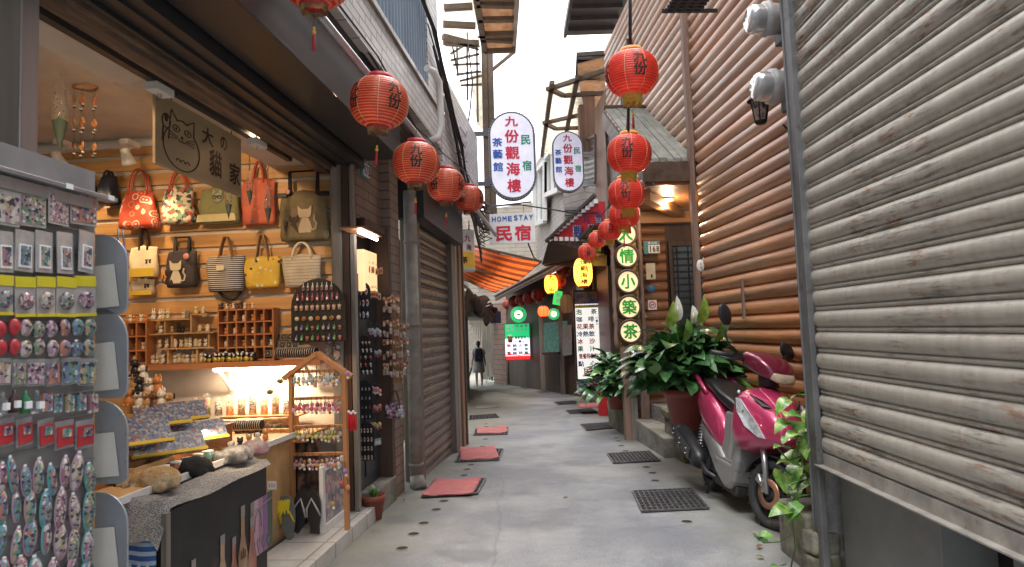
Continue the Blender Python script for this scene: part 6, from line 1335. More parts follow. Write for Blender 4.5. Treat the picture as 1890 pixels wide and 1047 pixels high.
for k in range(3): a = k * 2.1; b.tube([(.06 * math.cos(a), .045 * math.sin(a), 0), (0, 0, .10)], .001, 4)
b.tube([(0, 0, .10), (0, 0, .22)], .001, 4)
for k in range(5):
    a = k * 1.256; x, y_ = .06 * math.cos(a), .045 * math.sin(a); b.tube([(x, y_, 0), (x, y_, -.42)], .0008, 4)
    for j in range(3): b.ell((x, y_, -.07 - .14 * j), (.012, .004, .022), 6, 1, Ry(random.uniform(-.6, .6))); b.ell((x, y_, -.115 - .14 * j), (.010, .01, .004), 6, 2); b.ell((x, y_, -.125 - .14 * j), (.010, .01, .003), 6, 3)
b.build('dangling_string', [bst, m_sw, m_white, MC['wire']], parent=t)
# ---- black arched board of mini bottles
def archboard(label, x0, y0, x1, y1, b_, rows, grp, mk, wd='black display board', top=.5):
    p0 = pln(ML, 1, b_, x0, y1); p1 = pln(ML, 1, b_, x1, y0); W, H = p1.x - p0.x, p1.z - p0.z; M = ML @ T((p0.x + W / 2, b_, p0.z))
    n = 14; r = min(W / 2, H * top); pts = [(-W / 2 + .01, 0), (W / 2 - .01, 0), (W / 2, .01)] + [(W / 2 * math.cos(math.pi * i / n), H - r + r * math.sin(math.pi * i / n)) for i in range(n + 1)] + [(-W / 2, .01)]
    t = thing('display_board', label, 'display board', M); b = MB(M); b.poly([(x, 0, z) for x, z in pts], (0, .008, 0)); b.build('board', mk or bst, parent=t)
    b = MB(M); b.tube([(-.01, .004, H - .005), (0, .004, H + .03), (.01, .004, H - .005)], .002, 4); b.build('hook', MC['wire'], parent=t)
    k_ = 0
    for i, (kind, n_, cols, s) in enumerate(rows):
        z = H * (1 - (i + .75) / (len(rows) + .25)); hw = W / 2 * .9
        if z > H - r: hw = W / 2 * math.sqrt(max(.1, 1 - ((z - (H - r)) / r) ** 2)) * .88
        for j in range(n_): trinket(kind, cols[j % len(cols)], M @ T((-hw + 2 * hw * (j + .5) / n_, -.006, z - .012)), s * (1.25 if b_ > 4.6 else 1.15), f'{kind} trinket, {NUM[j]} from left in row {["one","two","three","four","five","six"][i]} of the {wd}', grp)
_t = {}
def trinket(kind, col, M, s, label, grp):
    key = (kind, col)
    if key not in _t:
        b = MB(); b.tube([(.004 * math.cos(a), 0, .028 + .004 * math.sin(a)) for a in [1.05 * i for i in range(7)]], .0008, 4, 2, False)
        if kind == 'bottle': b.lathe([(.001, -.012), (.006, -.012), (.006, .008), (.0025, .014), (.0025, .024), (.001, .024)], 8); b.boxm(T((0, -.006, -.003)), .009, .002, .011, 1)
        elif kind == 'cup': b.lathe([(.001, -.010), (.006, -.010), (.009, .012), (.001, .014)], 8); b.boxm(T((0, -.008, 0)), .007, .002, .006, 1); b.tube([(0, 0, .012), (.002, 0, .022)], .001, 4, 1)
        elif kind == 'slipper': b.ell((0, 0, 0), (.007, .003, .016), 8); b.ell((0, -.003, .003), (.006, .003, .006), 6, 1)
        elif kind == 'disc': b.lathe([(.001, -.003), (.010, -.003), (.010, .003), (.001, .004)], 12, 0, Rx(R(90))); b.ell((0, -.004, 0), (.004, .002, .004), 6, 1)
        elif kind == 'charm': b.ell((0, 0, 0), (.009, .006, .010), 8); b.ell((.003, 0, -.014), (.006, .005, .006), 6, 1); b.tube([(0, 0, .01), (0, 0, .026)], .0012, 4, 2)
        elif kind == 'tassel': b.lathe([(.001, .02), (.004, .015), (.006, -.05), (.001, -.05)], 6); b.ell((0, 0, .022), (.007, .006, .006), 6, 1)
        elif kind == 'tag': b.boxm(I4, .012, .003, .026); b.boxm(T((.0, -.002, -.002)), .008, .001, .012, 1)
        o = b.build('keychain', [mat('tk_%d_%d_%d' % tuple(int(x * 99) for x in col), col, .35, coat=.3), [whitep, crm, MC['print_pink'], MC['tray_red']][int(sum(col) * 97) % 4], MC['wire']], frame=I4); _t[key] = o; shift(o, M @ S(s, s, s))
    else: o = dup(_t[key], M @ S(s, s, s))
    tag(o, label, 'keychain', grp)
cB = [(.45, .40, .38), (.45, .42, .40), (.6, .6, .6)]; cR = [(.40, .08, .14), (.42, .14, .22)]; cT = [(.58, .38, .22), (.60, .42, .28)]; cG = [(.35, .34, .36), (.15, .10, .25), (.05, .30, .08), (.50, .18, .10), (.05, .30, .08)]; cD = [(.30, .03, .03), (.42, .30, .18)]
archboard('large black arched board of miniature bottles beside the grey post', 538, 512, 636, 633, 4.42,
    [('bottle', 7, cB, 1.25), ('bottle', 9, cR, 1.25), ('cup', 9, cT, 1.3), ('disc', 7, [(.60, .55, .35), (.45, .2, .05)], 1.3), ('cup', 9, cG, 1.1), ('cup', 9, cG[1:] + cD, 1.15)], 'miniature trinkets on the large arched board', None, 'large arched board')
# ---- house shaped rack
HB = 4.15; h0 = pln(ML, 1, HB, 541, 960); h1 = pln(ML, 1, HB, 636, 690); ha = pln(ML, 1, HB, 586, 652); W = h1.x - h0.x
HM = ML @ T(((h0.x + h1.x) / 2, HB, .09)); t = thing('house_rack', 'orange brown house shaped wooden rack with hanging keychains near the step', 'rack', HM); zt_ = h1.z - .09; za = ha.z - .09
for s in (-1, 1): b = MB(HM); b.box(s * W / 2 - .012, s * W / 2 + .012, -.02, .02, 0 if s > 0 else .16, zt_); b.build('post', m_pinez, parent=t, bevel=.002)
for s in (-1, 1): b = MB(HM); b.bar((0, 0, za), (s * (W / 2 + .045), 0, zt_ - .02), .06, .028); b.build('roof_rail', m_pinez, parent=t, bevel=.002)
zr = [pln(ML, 1, HB, 590, y_).z - .09 for y_ in (685, 735, 787, 838)]
for z in zr: b = MB(HM); b.box(-W / 2 + .013, W / 2 - .013, -.012, .012, z - .009, z + .009); b.build('hanging_bar', m_pinez, parent=t)
ck = [[(.60, .62, .66), (.25, .45, .6), (.62, .4, .12), (.6, .6, .62)], [(.60, .18, .25), (.65, .38, .42), (.55, .08, .16)], [(.55, .38, .06), (.30, .42, .08), (.6, .5, .3), (.5, .46, .42)], [(.50, .20, .25), (.42, .28, .32), (.58, .25, .08), (.62, .56, .48)]]
for r_, z in enumerate(zr):
    for lay in range(2):
        for j in range(11):
            c = ck[r_][(j + lay) % len(ck[r_])]; trinket(['charm', 'charm', 'charm', 'charm'][r_], c, HM @ T((-W / 2 + .02 + (W - .04) * (j + .5) / 11 + random.uniform(-.004, .004), -.022 - .022 * lay, z - .035 - .02 * lay - random.uniform(0, .012))) @ Rz(random.uniform(-.8, .8)) @ Ry(random.uniform(-.3, .3)), 1.55, f'keychain, {NUM[j]} from left in the {["rear", "front"][lay]} rank of bar {["one","two","three","four"][r_]} of the house rack', 'keychains on the house shaped rack')
for j in range(4): trinket('tassel', (.55, .01, .02), HM @ T((W / 2 + .03 + .014 * j, -.02, zr[1] - .12 - .01 * (j % 2))), 1.5, f'bright red tassel keychain, {NUM[j]} from left beside the house rack', 'red tassels beside the house rack')
for j, (px, py, c) in enumerate(((637, 870, (.3, .2, .5)), (630, 892, (.6, .08, .10)), (642, 900, (.6, .28, .1)), (614, 930, (.5, .35, .1)), (640, 690, (.35, .2, .45)))):
    q = pln(ML, 1, HB - .03, px, py); trinket('charm', c, ML @ T(q), 1.8, ['violet charm on the lower right of the rack post', 'red pink charm low on the rack post', 'orange charm low on the rack post', 'yellow charm on the white frame', 'lilac charm near the rack roof'][j], 'odd charms on the rack post')
# white display frame by the rack
fb0 = pln(ML, 0, -1.57, 596, 965).y; fb1 = pln(ML, 0, -1.57, 641, 925).y; zf = pln(ML, 0, -1.57, 600, 860).z
t = thing('white_panel_stand', 'white framed clear panel with small packets standing on the step edge', 'display stand', ML @ T((-1.57, fb0, .1)))
for y0_, y1_, z0_, z1_ in ((fb0, fb0 + .035, .096, zf), (fb1 - .03, fb1, .096, zf), (fb0 + .036, fb1 - .031, .096, .14), (fb0 + .036, fb1 - .031, zf - .03, zf)): b = MB(ML); b.box(-1.59, -1.565, y0_, y1_, z0_, z1_); b.build('frame_rail', m_white, parent=t)
b = MB(ML); b.box(-1.585, -1.58, fb0 + .036, fb1 - .031, .141, zf - .031); b.build('packet_panel', patmat('packet_print', (.35, .33, .32), [(.40, .38, .37), (.25, .22, .22), (.42, .22, .24), (.46, .44, .42), (.2, .24, .3)], 'cells', 26, rough=.2), parent=t)
b = MB(ML); b.box(-1.66, -1.60, fb0 + .02, fb1, .096, .09 + .11); b.build('dark_box', m_dwood, label='dark brown box behind the white display frame', category='box')
# wall cards above the rack on the grey post side
for j, (px, py, c) in enumerate(((606, 640, (.16, .18, .32)), (622, 650, (.08, .08, .09)), (608, 675, (.2, .3, .4)))):
    q = pln(ML, 1, 4.53, px, py); b = MB(ML @ T(q)); b.box(-.022, .022, -.008, 0, -.05, .05); b.build('picture_packet', patmat('pk%d' % j, c, [c, (.45, .3, .25), (.5, .5, .5), c], 'cells', 50), label=['blue picture packet under the arched board', 'black packet right of the blue packet under the arched board', 'pale blue packet behind the rack roof'][j], category='packet')
# flip flops
def flop(b, M, mi=0, si=1):
    o = b.M; b.M = M; pts = [(.045 * math.cos(a) * (1 + .25 * math.sin(a)), .13 * math.sin(a)) for a in [2 * math.pi * i / 20 for i in range(20)]]
    b.poly([(x, 0, z) for x, z in pts], (0, .016, 0), mi); b.tube([(-.042, -.002, -.03), (-.03, -.022, .02), (0, -.012, .075), (.03, -.022, .02), (.042, -.002, -.03)], .006, 6, si); b.M = o
for j, (px, lab, c, s) in enumerate(((508, 'left grey flip flop with yellow strap', (.16, .17, .16), (.62, .50, .02)), (530, 'right grey flip flop with yellow strap', (.16, .17, .16), (.62, .50, .02)), (553, 'left black flip flop with silver strap beside the white frame', (.02, .02, .022), (.4, .4, .4)), (578, 'right black flip flop with silver strap beside the white frame', (.02, .02, .022), (.4, .4, .4)))):
    q = pln(ML, 1, 3.95 + .06 * (j > 1), px, 930); M = ML @ T((q.x, q.y, .09 + .135 + (.02 if j > 1 else 0))) @ Ry(.12 * (-1) ** j) @ Rx(-.1); b = MB(); flop(b, M); b.build('flip_flop', [pmat('flop%d' % (j // 2), c), pmat('flopstrap%d' % (j // 2), s)], label=lab, category='flip flop', group='flip flops hung low by the step')
    if j < 2:
        b = MB(M); [b.poly([(-.04 + .02 * k, -.03, .05 + .02 * k), (-.01 + .02 * k, -.035, .11), (.0 + .02 * k, -.03, .10), (-.02 + .02 * k, -.026, .02)], (0, -.004, 0)) for k in range(3)]; b.build('yellow_ribbon', pmat('ribbon_yellow', (.70, .58, .03)), label=f'loose yellow ribbon bow on the {["left", "right"][j]} grey flip flop', category='ribbon')
# ---- door boards
g2 = 'trinkets on the door boards'
archboard('upper small black arched board of slippers on the door', 651, 519, 683, 590, 4.86, [('slipper', 3, [(.45, .4, .42), (.5, .3, .32)], 1.35), ('slipper', 4, [(.45, .38, .36)], 1.35), ('slipper', 4, [(.40, .40, .42), (.3, .3, .35)], 1.35)], g2, None, 'upper slipper board')
archboard('black rounded board of tiny clogs halfway down the door', 650, 619, 690, 690, 4.85, [('charm', 5, [(.55, .42, .3)], .8), ('charm', 5, [(.62, .5, .45)], .8), ('charm', 4, [(.55, .45, .4), (.5, .1, .1)], .9), ('charm', 4, [(.55, .05, .05), (.5, .4, .35)], .9), ('charm', 5, [(.45, .5, .6), (.65, .6, .5)], .9)], g2, None, 'clog board')
archboard('narrow black board of coloured pins low on the door', 658, 702, 687, 775, 4.84, [('tag', 4, [(.6, .6, .6)], .6), ('tag', 4, [(.3, .3, .6), (.6, .5, .2), (.1, .4, .2)], .6), ('tag', 4, [(.5, .05, .1), (.3, .08, .4), (.05, .4, .1)], .6), ('tag', 4, [(.1, .45, .5), (.6, .6, .5), (.3, .1, .45)], .6)], g2, None, 'pin board')
archboard('lowest black board of ivory combs on the door', 663, 779, 690, 850, 4.83, [('slipper', 4, [(.62, .56, .42)], .9), ('slipper', 4, [(.6, .5, .38)], .9), ('slipper', 4, [(.62, .56, .42)], .9), ('slipper', 4, [(.62, .56, .42)], .9)], g2, None, 'comb board')
for r_, (y_, c, kd) in enumerate(((500, (.42, .26, .14), 'tag'), (545, (.5, .35, .22), 'tag'), (612, (.4, .4, .42), 'charm'), (650, (.3, .3, .34), 'charm'), (720, (.6, .25, .32), 'charm'), (752, (.5, .2, .2), 'charm'), (785, (.55, .4, .2), 'charm'), (815, (.45, .45, .47), 'tag'))):
    for j in range(5):
        q = pln(ML, 1, 4.95, 682 + 4.6 * j + (r_ < 1) * (j - 3) * 3, y_ + random.uniform(-3, 3)); trinket(kd, c, ML @ T(q), 1.9, f'{kd} shaped keychain, {NUM[j]} from left in string {["one","two","three","four","five","six","seven","eight"][r_]} on the door edge', 'keychain strings on the door edge')
kb0 = pln(ML, 1, 5.32, 706, 640); kb1 = pln(ML, 1, 5.32, 735, 545); b = MB(ML); b.box(kb0.x, kb1.x, 5.32, 5.33, kb0.z, kb1.z); b.box(kb0.x + .02, kb1.x + .02, 5.325, 5.34, kb0.z - .3, kb0.z - .01); b.build('cork_panel', mat('cork', (.34, .20, .11), .8, var=.3, vs=40), label='pair of brown cork panels hanging by the grey drainpipe', category='panel')
for r_, y_ in enumerate((553, 568, 598, 615, 632, 655, 672, 690)):
    for j in range(8):
        q = pln(ML, 1, 5.22, 709 + (6.2 if r_ > 1 else 3.8) * j, y_ + random.uniform(-5, 5)); trinket('tag' if (r_ + j) % 3 else 'charm', [(.42, .28, .16), (.30, .22, .12), (.45, .2, .15), (.5, .42, .3)][(r_ + 2 * j) % 4], ML @ T(q) @ Rz(random.uniform(-.5, .5)), 1.75, f'wooden keychain, {NUM[j]} from left in tier {["one","two","three","four","five","six","seven","eight"][r_]} of the cork panel', 'wooden keychains on the cork panel')
bag('clear dotted pouch with brown straps at the foot of the cork panel', 711, 745, 745, 772, 722, patmat('dotted_pouch', (.25, .26, .28), [(.5, .5, .52), (.08, .08, .1), (.45, .1, .2), (.3, .3, .34)], 'cells', 60, rough=.15), MC['brown_strap'], 1, .04, 'peak', .6, b0=5.2)
# door lamp
lm = pln(ML, 0, -1.40, 686, 438); t = thing('door_lamp', 'short white tube lamp on a wooden bracket above the door boards', 'lamp', ML @ T(lm))
b = MB(ML); b.tube([(lm.x, lm.y - .28, lm.z), (lm.x, lm.y + .12, lm.z - .0)], .013, 8); b.build('tube', mat('tube_cool', (1, 1, 1), .5, emis=(.95, .97, 1), es=6), parent=t)
b = MB(ML); b.box(lm.x - .12, lm.x + .03, lm.y - .32, lm.y + .16, lm.z + .02, lm.z + .03); b.build('bracket', m_sw, parent=t)
# ---- magnet rack at the left edge
ra = -1.34; rb1 = pln(ML, 0, ra, 176, 600).y; rb0 = pln(ML, 0, ra, -40, 600).y
def rk(px, py): return pln(ML, 0, ra + .012, px, py)
zt2 = rk(176, 392).z
t = thing('magnet_rack', 'blurred grey display rack of packaged magnets at the left edge', 'rack', ML @ T((ra, rb1, .1)))
b = MB(ML); b.box(ra - .012, ra - .004, rb0, rb1, .3, zt2 + .12); b.build('back_panel', mat('rack_grey', (.22, .21, .21), .6, var=.15), parent=t)
b = MB(ML)
for i in range(22): z = .35 + .063 * i; b.box(ra - .003, ra, rb0, rb1, z, z + .004)
b.build('grid_wire', m_steel, parent=t, kind='stuff')
rt = pln(ML, 0, ra + .03, 215, 374); b = MB(ML); b.box(ra + .0, ra + .035, rb0, rt.y, rt.z - .0, rt.z + .012); b.box(ra - .03, ra + .02, rb0, rt.y - .06, rt.z - .035, rt.z - .004); b.build('top_rail', m_steel, parent=t, bevel=.002)
b = MB(ML)
for px in (128, 205): q = pln(ML, 0, ra + .036, px, 345 + (px - 128) * .3); b.box(ra + .036, ra + .038, q.y - .012, q.y + .012, rt.z - .0, rt.z + .014)
b.build('price_sticker', whitep, parent=t, kind='stuff')
for j, (ya, yb) in enumerate(((430, 582), (566, 736), (738, 894), (908, 1075))):
    bb = rb1 + .03; q0_ = pln(ML, 1, bb, 174, yb); q1_ = pln(ML, 1, bb, 236, ya); W, H = q1_.x - q0_.x, q1_.z - q0_.z; M = ML @ T((q0_.x, bb, q0_.z)); r = W * .55
    pts = [(0, 0), (W - r * .5, 0)] + [(W - r * .5 + r * .5 * math.sin(a), r * .5 - r * .5 * math.cos(a)) for a in [R(15 * i) for i in range(1, 7)]] + [(W - W * .85 * (1 - math.cos(a)), H - H * .38 * (1 - math.sin(a))) for a in [R(10 * i) for i in range(10)]] + [(0, H)]
    t = thing('rounded_plate', f'grey rounded metal plate with a white card, {["top", "second", "third", "bottom"][j]} of the four beside the magnet rack', 'plate', M)
    b = MB(M); b.poly([(x, 0, z) for x, z in pts], (0, .006, 0)); b.build('plate', mat('speckled_plate', (.30, .31, .32), .45, .4, var=.1, stain=(.12, .12, .12), stthr=(.6, .64), sts=90) if j == 2 else mat('blue_grey_plate', (.34, .36, .39), .35, .5, var=.15, vs=4), parent=t, bevel=.002)
    b = MB(M); b.poly([(.0, -.004, H * .08), (W * .78, -.004, H * .10), (W * .62, -.004, H * .62), (.0, -.004, H * .60)], (0, -.002, 0)); b.build('card', mat('aged_card', (.55, .53, .48), .7, var=.08, stain=(.4, .35, .25), sts=8), parent=t)
PAL = [(.10, .16, .34), (.45, .30, .12), (.08, .30, .34), (.36, .10, .16), (.48, .44, .36), (.12, .26, .14), (.38, .18, .30), (.5, .14, .06)]
def printmat(i):
    c = PAL[i % 8]; d_ = PAL[(i * 3 + 2) % 8]; e_ = PAL[(i * 5 + 5) % 8]
    return patmat('print_%d' % (i % 16), c, [c, d_, (.55, .52, .48), e_, c, (.05, .05, .08)], 'cells', 120 + 25 * (i % 3), rough=.3)
grey_card = mat('packet_grey', (.36, .34, .33), .25, var=.15, vs=30, coat=.5); yel_card = mat('packet_yellow', (.60, .52, .03), .3, coat=.5); clearp = mat('clear_packet', (.45, .45, .46), .08, coat=.8, alpha=.35, var=0)
PAL = [tuple(.62 * x + .38 * sum(c) / 3 for x in c) for c in PAL]
rows = [(385, 66, 4, 'postcard'), (465, 76, 5, 'stamp'), (547, 74, 5, 'souvenir'), (606, 32, 8, 'round'), (642, 32, 8, 'round'), (687, 50, 6, 'packet'), (742, 44, 9, 'bottle'), (800, 52, 5, 'flag'), (880, 72, 8, 'oval'), (938, 78, 7, 'oval'), (1000, 72, 7, 'oval'), (1060, 70, 6, 'oval')]
k_ = 0
for r_, (yc, hp_, n_, kd) in enumerate(rows):
    for j in range(n_):
        px = 176 - (176 + 12) * (j + .5) / n_; c = rk(px + random.uniform(-2, 2), yc + random.uniform(-1, 1) * (10 if kd == 'oval' else 2.5)); h = rk(px, yc - hp_ / 2).z - rk(px, yc + hp_ / 2).z
        w_ = abs(rk(px + 94 / n_, yc).y - rk(px - 94 / n_, yc).y) * (.93 if kd != 'round' else .86); M = ML @ T(c) @ Rz(R(90)) @ Ry(random.uniform(-.045, .045) * (4 if kd == 'oval' else 1)) @ Rz(random.uniform(-.18, .18)); w_ *= random.uniform(.8, 1.12) if kd == 'oval' else 1; h *= random.uniform(.8, 1.1) if kd == 'oval' else 1; b = MB(M); k_ += 1; pm_ = printmat(k_ * 7 % 16)
        if kd in ('stamp', 'souvenir', 'postcard', 'packet', 'flag'):
            b.box(-w_ / 2, w_ / 2, -.003, 0, -h / 2, h / 2, 0)
            if kd == 'stamp': b.box(-w_ * .33, w_ * .33, -.006, -.003, -h * .40, h * .16, 1); b.box(-w_ * .26, w_ * .26, -.0075, -.006, -h * .34, h * .12, 2); ms = [grey_card, whitep, pm_]
            elif kd == 'souvenir': b.box(-w_ * .5, w_ * .5, -.005, -.003, h * .24, h * .5, 1); b.box(-w_ * .5, w_ * .5, -.005, -.003, -h * .5, -h * .42, 1); b.lathe([(.001, 0), (w_ * .30, 0), (w_ * .36, .002), (w_ * .34, .007), (.001, .009)], 16, 2, T((0, -.003, -h * .1)) @ Rx(R(90)) @ S(1, h / w_ * .62, 1)); ms = [grey_card, yel_card, pm_]
            elif kd == 'flag': b.box(-w_ * .44, w_ * .44, -.006, -.003, -h * .4, h * .3, 1); b.box(-w_ * .2, w_ * .3, -.008, -.006, -h * .1, h * .22, 2); ms = [clearp, mat('flag_red', (.40, .03, .04), .4), pm_]
            else: b.box(-w_ * .44, w_ * .44, -.005, -.003, -h * .42, h * .34, 1); ms = [clearp if kd == 'packet' else grey_card, pm_]
            nm = 'packaged_magnet'
        elif kd == 'round': b.lathe([(.001, 0), (w_ * .5, 0), (w_ * .5, .004), (w_ * .38, .009), (.001, .011)], 16, 0, Rx(R(90)) @ S(1, h / w_, 1)); ms = [pm_ if j < 6 else mat('flag_red', (.40, .03, .04), .4)]; nm = 'round_magnet'
        elif kd == 'bottle':
            if j > 4: b.lathe([(.001, -h / 2), (w_ * .36, -h / 2), (w_ * .36, h * .1), (w_ * .12, h * .25), (w_ * .12, h * .45), (.001, h * .45)], 10, 0, T((0, -.008, 0))); b.boxm(T((0, -.008 - w_ * .3, -h * .15)), w_ * .5, w_ * .3, h * .3, 1); ms = [[pmat('bottle_green', (.02, .16, .06)), pmat('bottle_dark', (.05, .02, .02)), glassm][j % 3], whitep]
            else: b.box(-w_ * .4, w_ * .4, -.01, -.002, -h * .4, h * .35, 0); ms = [pm_]
            nm = 'bottle_magnet'
        else:
            b.lathe([(.001, 0), (w_ * .36, 0), (w_ * .38, .004), (w_ * .30, .008), (.001, .010)], 14, 0, Rx(R(90)) @ S(1, h / w_ * 1.15, 1)); b.boxm(T((0, -.002, h * .46)), w_ * .2, .003, h * .1, 1); b.lathe([(w_ * .36, .003), (w_ * .40, .005), (w_ * .41, .0)], 14, 2, Rx(R(90)) @ S(1, h / w_ * 1.15, 1)); ms = [pm_, whitep, MC['print_pink'] if j % 3 else pmat('trim_teal', (.1, .35, .35))]; nm = 'oval_magnet'
        b.build(nm, ms, label=f'{kd} magnet, {NUM[j]} from the right in row {["one","two","three","four","five","six","seven","eight","nine","ten","eleven","twelve"][r_]} of the left rack', category='magnet', group='magnets on the left rack')
q = pln(ML, 0, -1.45, 218, 465)
for j, c in enumerate(((.03, .40, .12), (.30, .2, .45))):
    b = MB(ML @ T(q + Vector((0, .03 * j, 0)))); b.lathe([(.001, -.03), (.012, -.03), (.012, .0), (.004, .012), (.004, .028), (.001, .028)], 10); b.tube([(0, 0, .028), (0, -.01 * j, .075)], .003, 5, 1)
    b.build('bottle_keychain', [pmat('bk%d' % j, c), m_steel], label=['bright green bottle keychain hanging right of the rack rail', 'violet bottle keychain hanging beside the green one'][j], category='keychain')
# ============================================================ street ironwork
def gquad(px): return [G(*p) for p in px]
def grate(px, label, nx=12, ny=8):
    c = gquad(px); t = thing('drain_grate', label, 'grate', T(sum(c, Vector()) / 4), 'iron drain grates along the lane'); up = Vector((0, 0, 1))
    b = MB(); b.poly([p + up * .004 for p in c]); b.build('pit', m_dark, parent=t)
    b = MB(); L = lambda u, v: c[0].lerp(c[1], u).lerp(c[3].lerp(c[2], u), v) + up * .011
    for i in range(nx + 1): b.bar(L(i / nx, 0), L(i / nx, 1), .010 if 0 < i < nx else .016, .012)
    for j in range(ny + 1): b.bar(L(0, j / ny) + up * .003, L(1, j / ny) + up * .003, .010 if 0 < j < ny else .016, .012)
    b.build('grid', m_iron, parent=t)
    return c
grate([(1168, 910), (1276, 905), (1308, 941), (1185, 947)], 'nearest and largest iron drain grate, right of centre near the scooter', 12, 8)
grate([(1121, 840), (1199, 835), (1218, 852), (1133, 857)], 'second nearest drain grate on the right, below the stone pedestal')
grate([(1072, 785), (1129, 781), (1144, 790), (1083, 796)], 'third drain grate on the right, beside the lower step', 10, 6)
grate([(1045, 759), (1091, 755), (1102, 761), (1052, 765)], 'fourth drain grate on the right', 9, 5); grate([(1023, 743.5), (1060, 741), (1071, 746), (1031, 748)], 'fifth and farthest drain grate on the right', 8, 5)
for i, (gq, mq, lab) in enumerate((([(800, 890), (896, 886.5), (881, 914), (779, 919.5)], [(803.5, 889.8), (889, 887), (871, 917), (778, 920.5)], 'nearest'), ([(849, 833), (929, 831), (921, 851), (841, 854)], [(849, 829.8), (914, 827.5), (922, 849), (850, 853.8)], 'middle'), ([(877, 794), (938, 790.5), (936, 803), (874.7, 804.6)], [(880, 792), (934.7, 789), (938, 801), (880, 803.5)], 'farthest'))):
    grate(gq, f'{lab} left side drain grate, mostly hidden under a red mat')
    c = gquad(mq); b = MB(); n = 16; zz = lambda u, v: .020 + .003 * math.sin(u * 7 + i) + .002 * random.random()
    b.grid(lambda u, v: (c[0].lerp(c[1], u).lerp(c[3].lerp(c[2], u), v) + Vector((0, 0, .022 + .003 * math.sin(u * 9 + 3 * v + i) + .022 * max(0, abs(u - .5) * 2 + abs(v - .5) * 2 - 1.55)))), n, n)
    b.build('red_mat', mat('mat_red', (.50, .15, .15), .85, var=.2, vs=6, bump=.6, bs=90, stain=(.30, .13, .11), stthr=(.48, .7), sts=4), solid=.003, label=f'{lab} faded red rubber mat lying over a drain on the left', category='mat', group='red mats over the left drains')
grate([(866.7, 769), (915.5, 765), (921, 771.5), (866, 775.5)], 'small bare drain grate beyond the farthest red mat', 9, 5)
b = MB(); c = gquad([(878, 751), (911, 747.5), (921, 752.4), (880, 755.5)]); b.poly([p + Vector((0, 0, .005)) for p in c], (0, 0, .008)); b.build('drain_cover', m_conc2, label='pale square concrete drain cover far up on the left', category='cover')
for j, q in enumerate(([(990, 722), (1022, 720), (1030, 723), (996, 725)], [(960, 716), (985, 714), (992, 717), (966, 719)], [(845, 742), (862, 740), (868, 743), (847, 745)])):
    b = MB(); b.poly([p + Vector((0, 0, .005)) for p in gquad(q)], (0, 0, .006)); b.build('drain_cover', m_dsteel, label=['dark steel drain cover near the menu board', 'dark steel drain cover in front of the drinks sign', 'dark drain cover by the brown corner post'][j], category='cover')
hl = [((410, 750), (458, 690), (500, 645), (552, 589), (583, 553), (668, 446), (680, 421), (697, 401), (745, 326), (756, 295), (760, 243), (758, 232)), ((1592, 639), (1461, 468), (1450, 436), (1425, 412), (1338, 345), (1320, 323), (1308, 303), (1300, 290)), ((1089, 538),)]
for s_, L in enumerate(hl):
    for i, (x, y) in enumerate(L):
        p = G(560 + x / 2.25, 680 + y / 2.25); r = .035 if s_ < 2 else .016; b = MB(T(p + Vector((0, 0, .004)))); b.lathe([(.001, 0), (r * .7, 0), (r, .0005)], 12, 0); b.lathe([(r, .0005), (r * 1.06, .003), (r * 1.25, -.004)], 14, 1)
        b.build('drain_hole', [m_dark, m_conc], label=f'small dark weep hole, {NUM[i]} from the camera along the {["left", "right", "centre"][s_]} side', category='drain hole', group='weep holes in the lane')
# ============================================================ plants
def leafmat(n, c, c2, rough=.3): 
    m = mat(n, c, rough, col2=c2, thr=(.4, .62), scale=26, var=.3, vs=9, coat=.25); return m
lf1 = leafmat('lily_leaf', (.035, .10, .035), (.07, .19, .06)); lf2 = leafmat('lily_leaf_light', (.07, .19, .035), (.14, .32, .06)); lf3 = leafmat('pothos_leaf', (.05, .17, .03), (.26, .36, .08), .28); lf4 = leafmat('leaf_lime', (.16, .30, .03), (.30, .42, .08)); m_stem = mat('green_stem', (.07, .15, .03), .5)
terra = mat('terracotta', (.30, .085, .05), .6, var=.2, vs=6, stain=(.16, .07, .05), sts=5, bump=.1); m_soil = mat('soil', (.03, .02, .015), .95, bump=1, bs=60)
def leaf(b, base, tip, w, droop=.25, mi=0, fold=.25, heart=False, n=7):
    base, tip = Vector(base), Vector(tip); d = tip - base; L = d.length
    if L < 1e-5: return
    side = d.cross(Vector((0, 0, 1))) if abs(d.z) < .93 * L else Vector((1, .25, 0));
    if side.length < 1e-4: side = Vector((1, 0, 0))
    side.normalize(); side = (side + Vector((0, 0, random.uniform(-.5, .5)))).normalized(); up = side.cross(d).normalized(); vs = []
    for i in range(n + 1):
        u = i / n; c = base + d * u - Vector((0, 0, 1)) * droop * L * u * u + up * L * .12 * math.sin(math.pi * u)
        ww = w / 2 * ((math.sin(math.pi * min(1, u ** .7 * 1.0)) ** .62) if not heart else (math.sin(math.pi * min(1, (u * .86 + .14))) ** .7 * (1.25 - .55 * u)))
        ww = max(ww, .001); rip = up * (.012 * w * math.sin(9 * u + w * 40)); vs += [c + side * ww + up * ww * fold + rip, c, c - side * ww + up * ww * fold - rip]
    b.add(vs, [(3 * i + k, 3 * i + 3 + k, 3 * i + 4 + k, 3 * i + 1 + k) for i in range(n) for k in (0, 1)], mi, True)
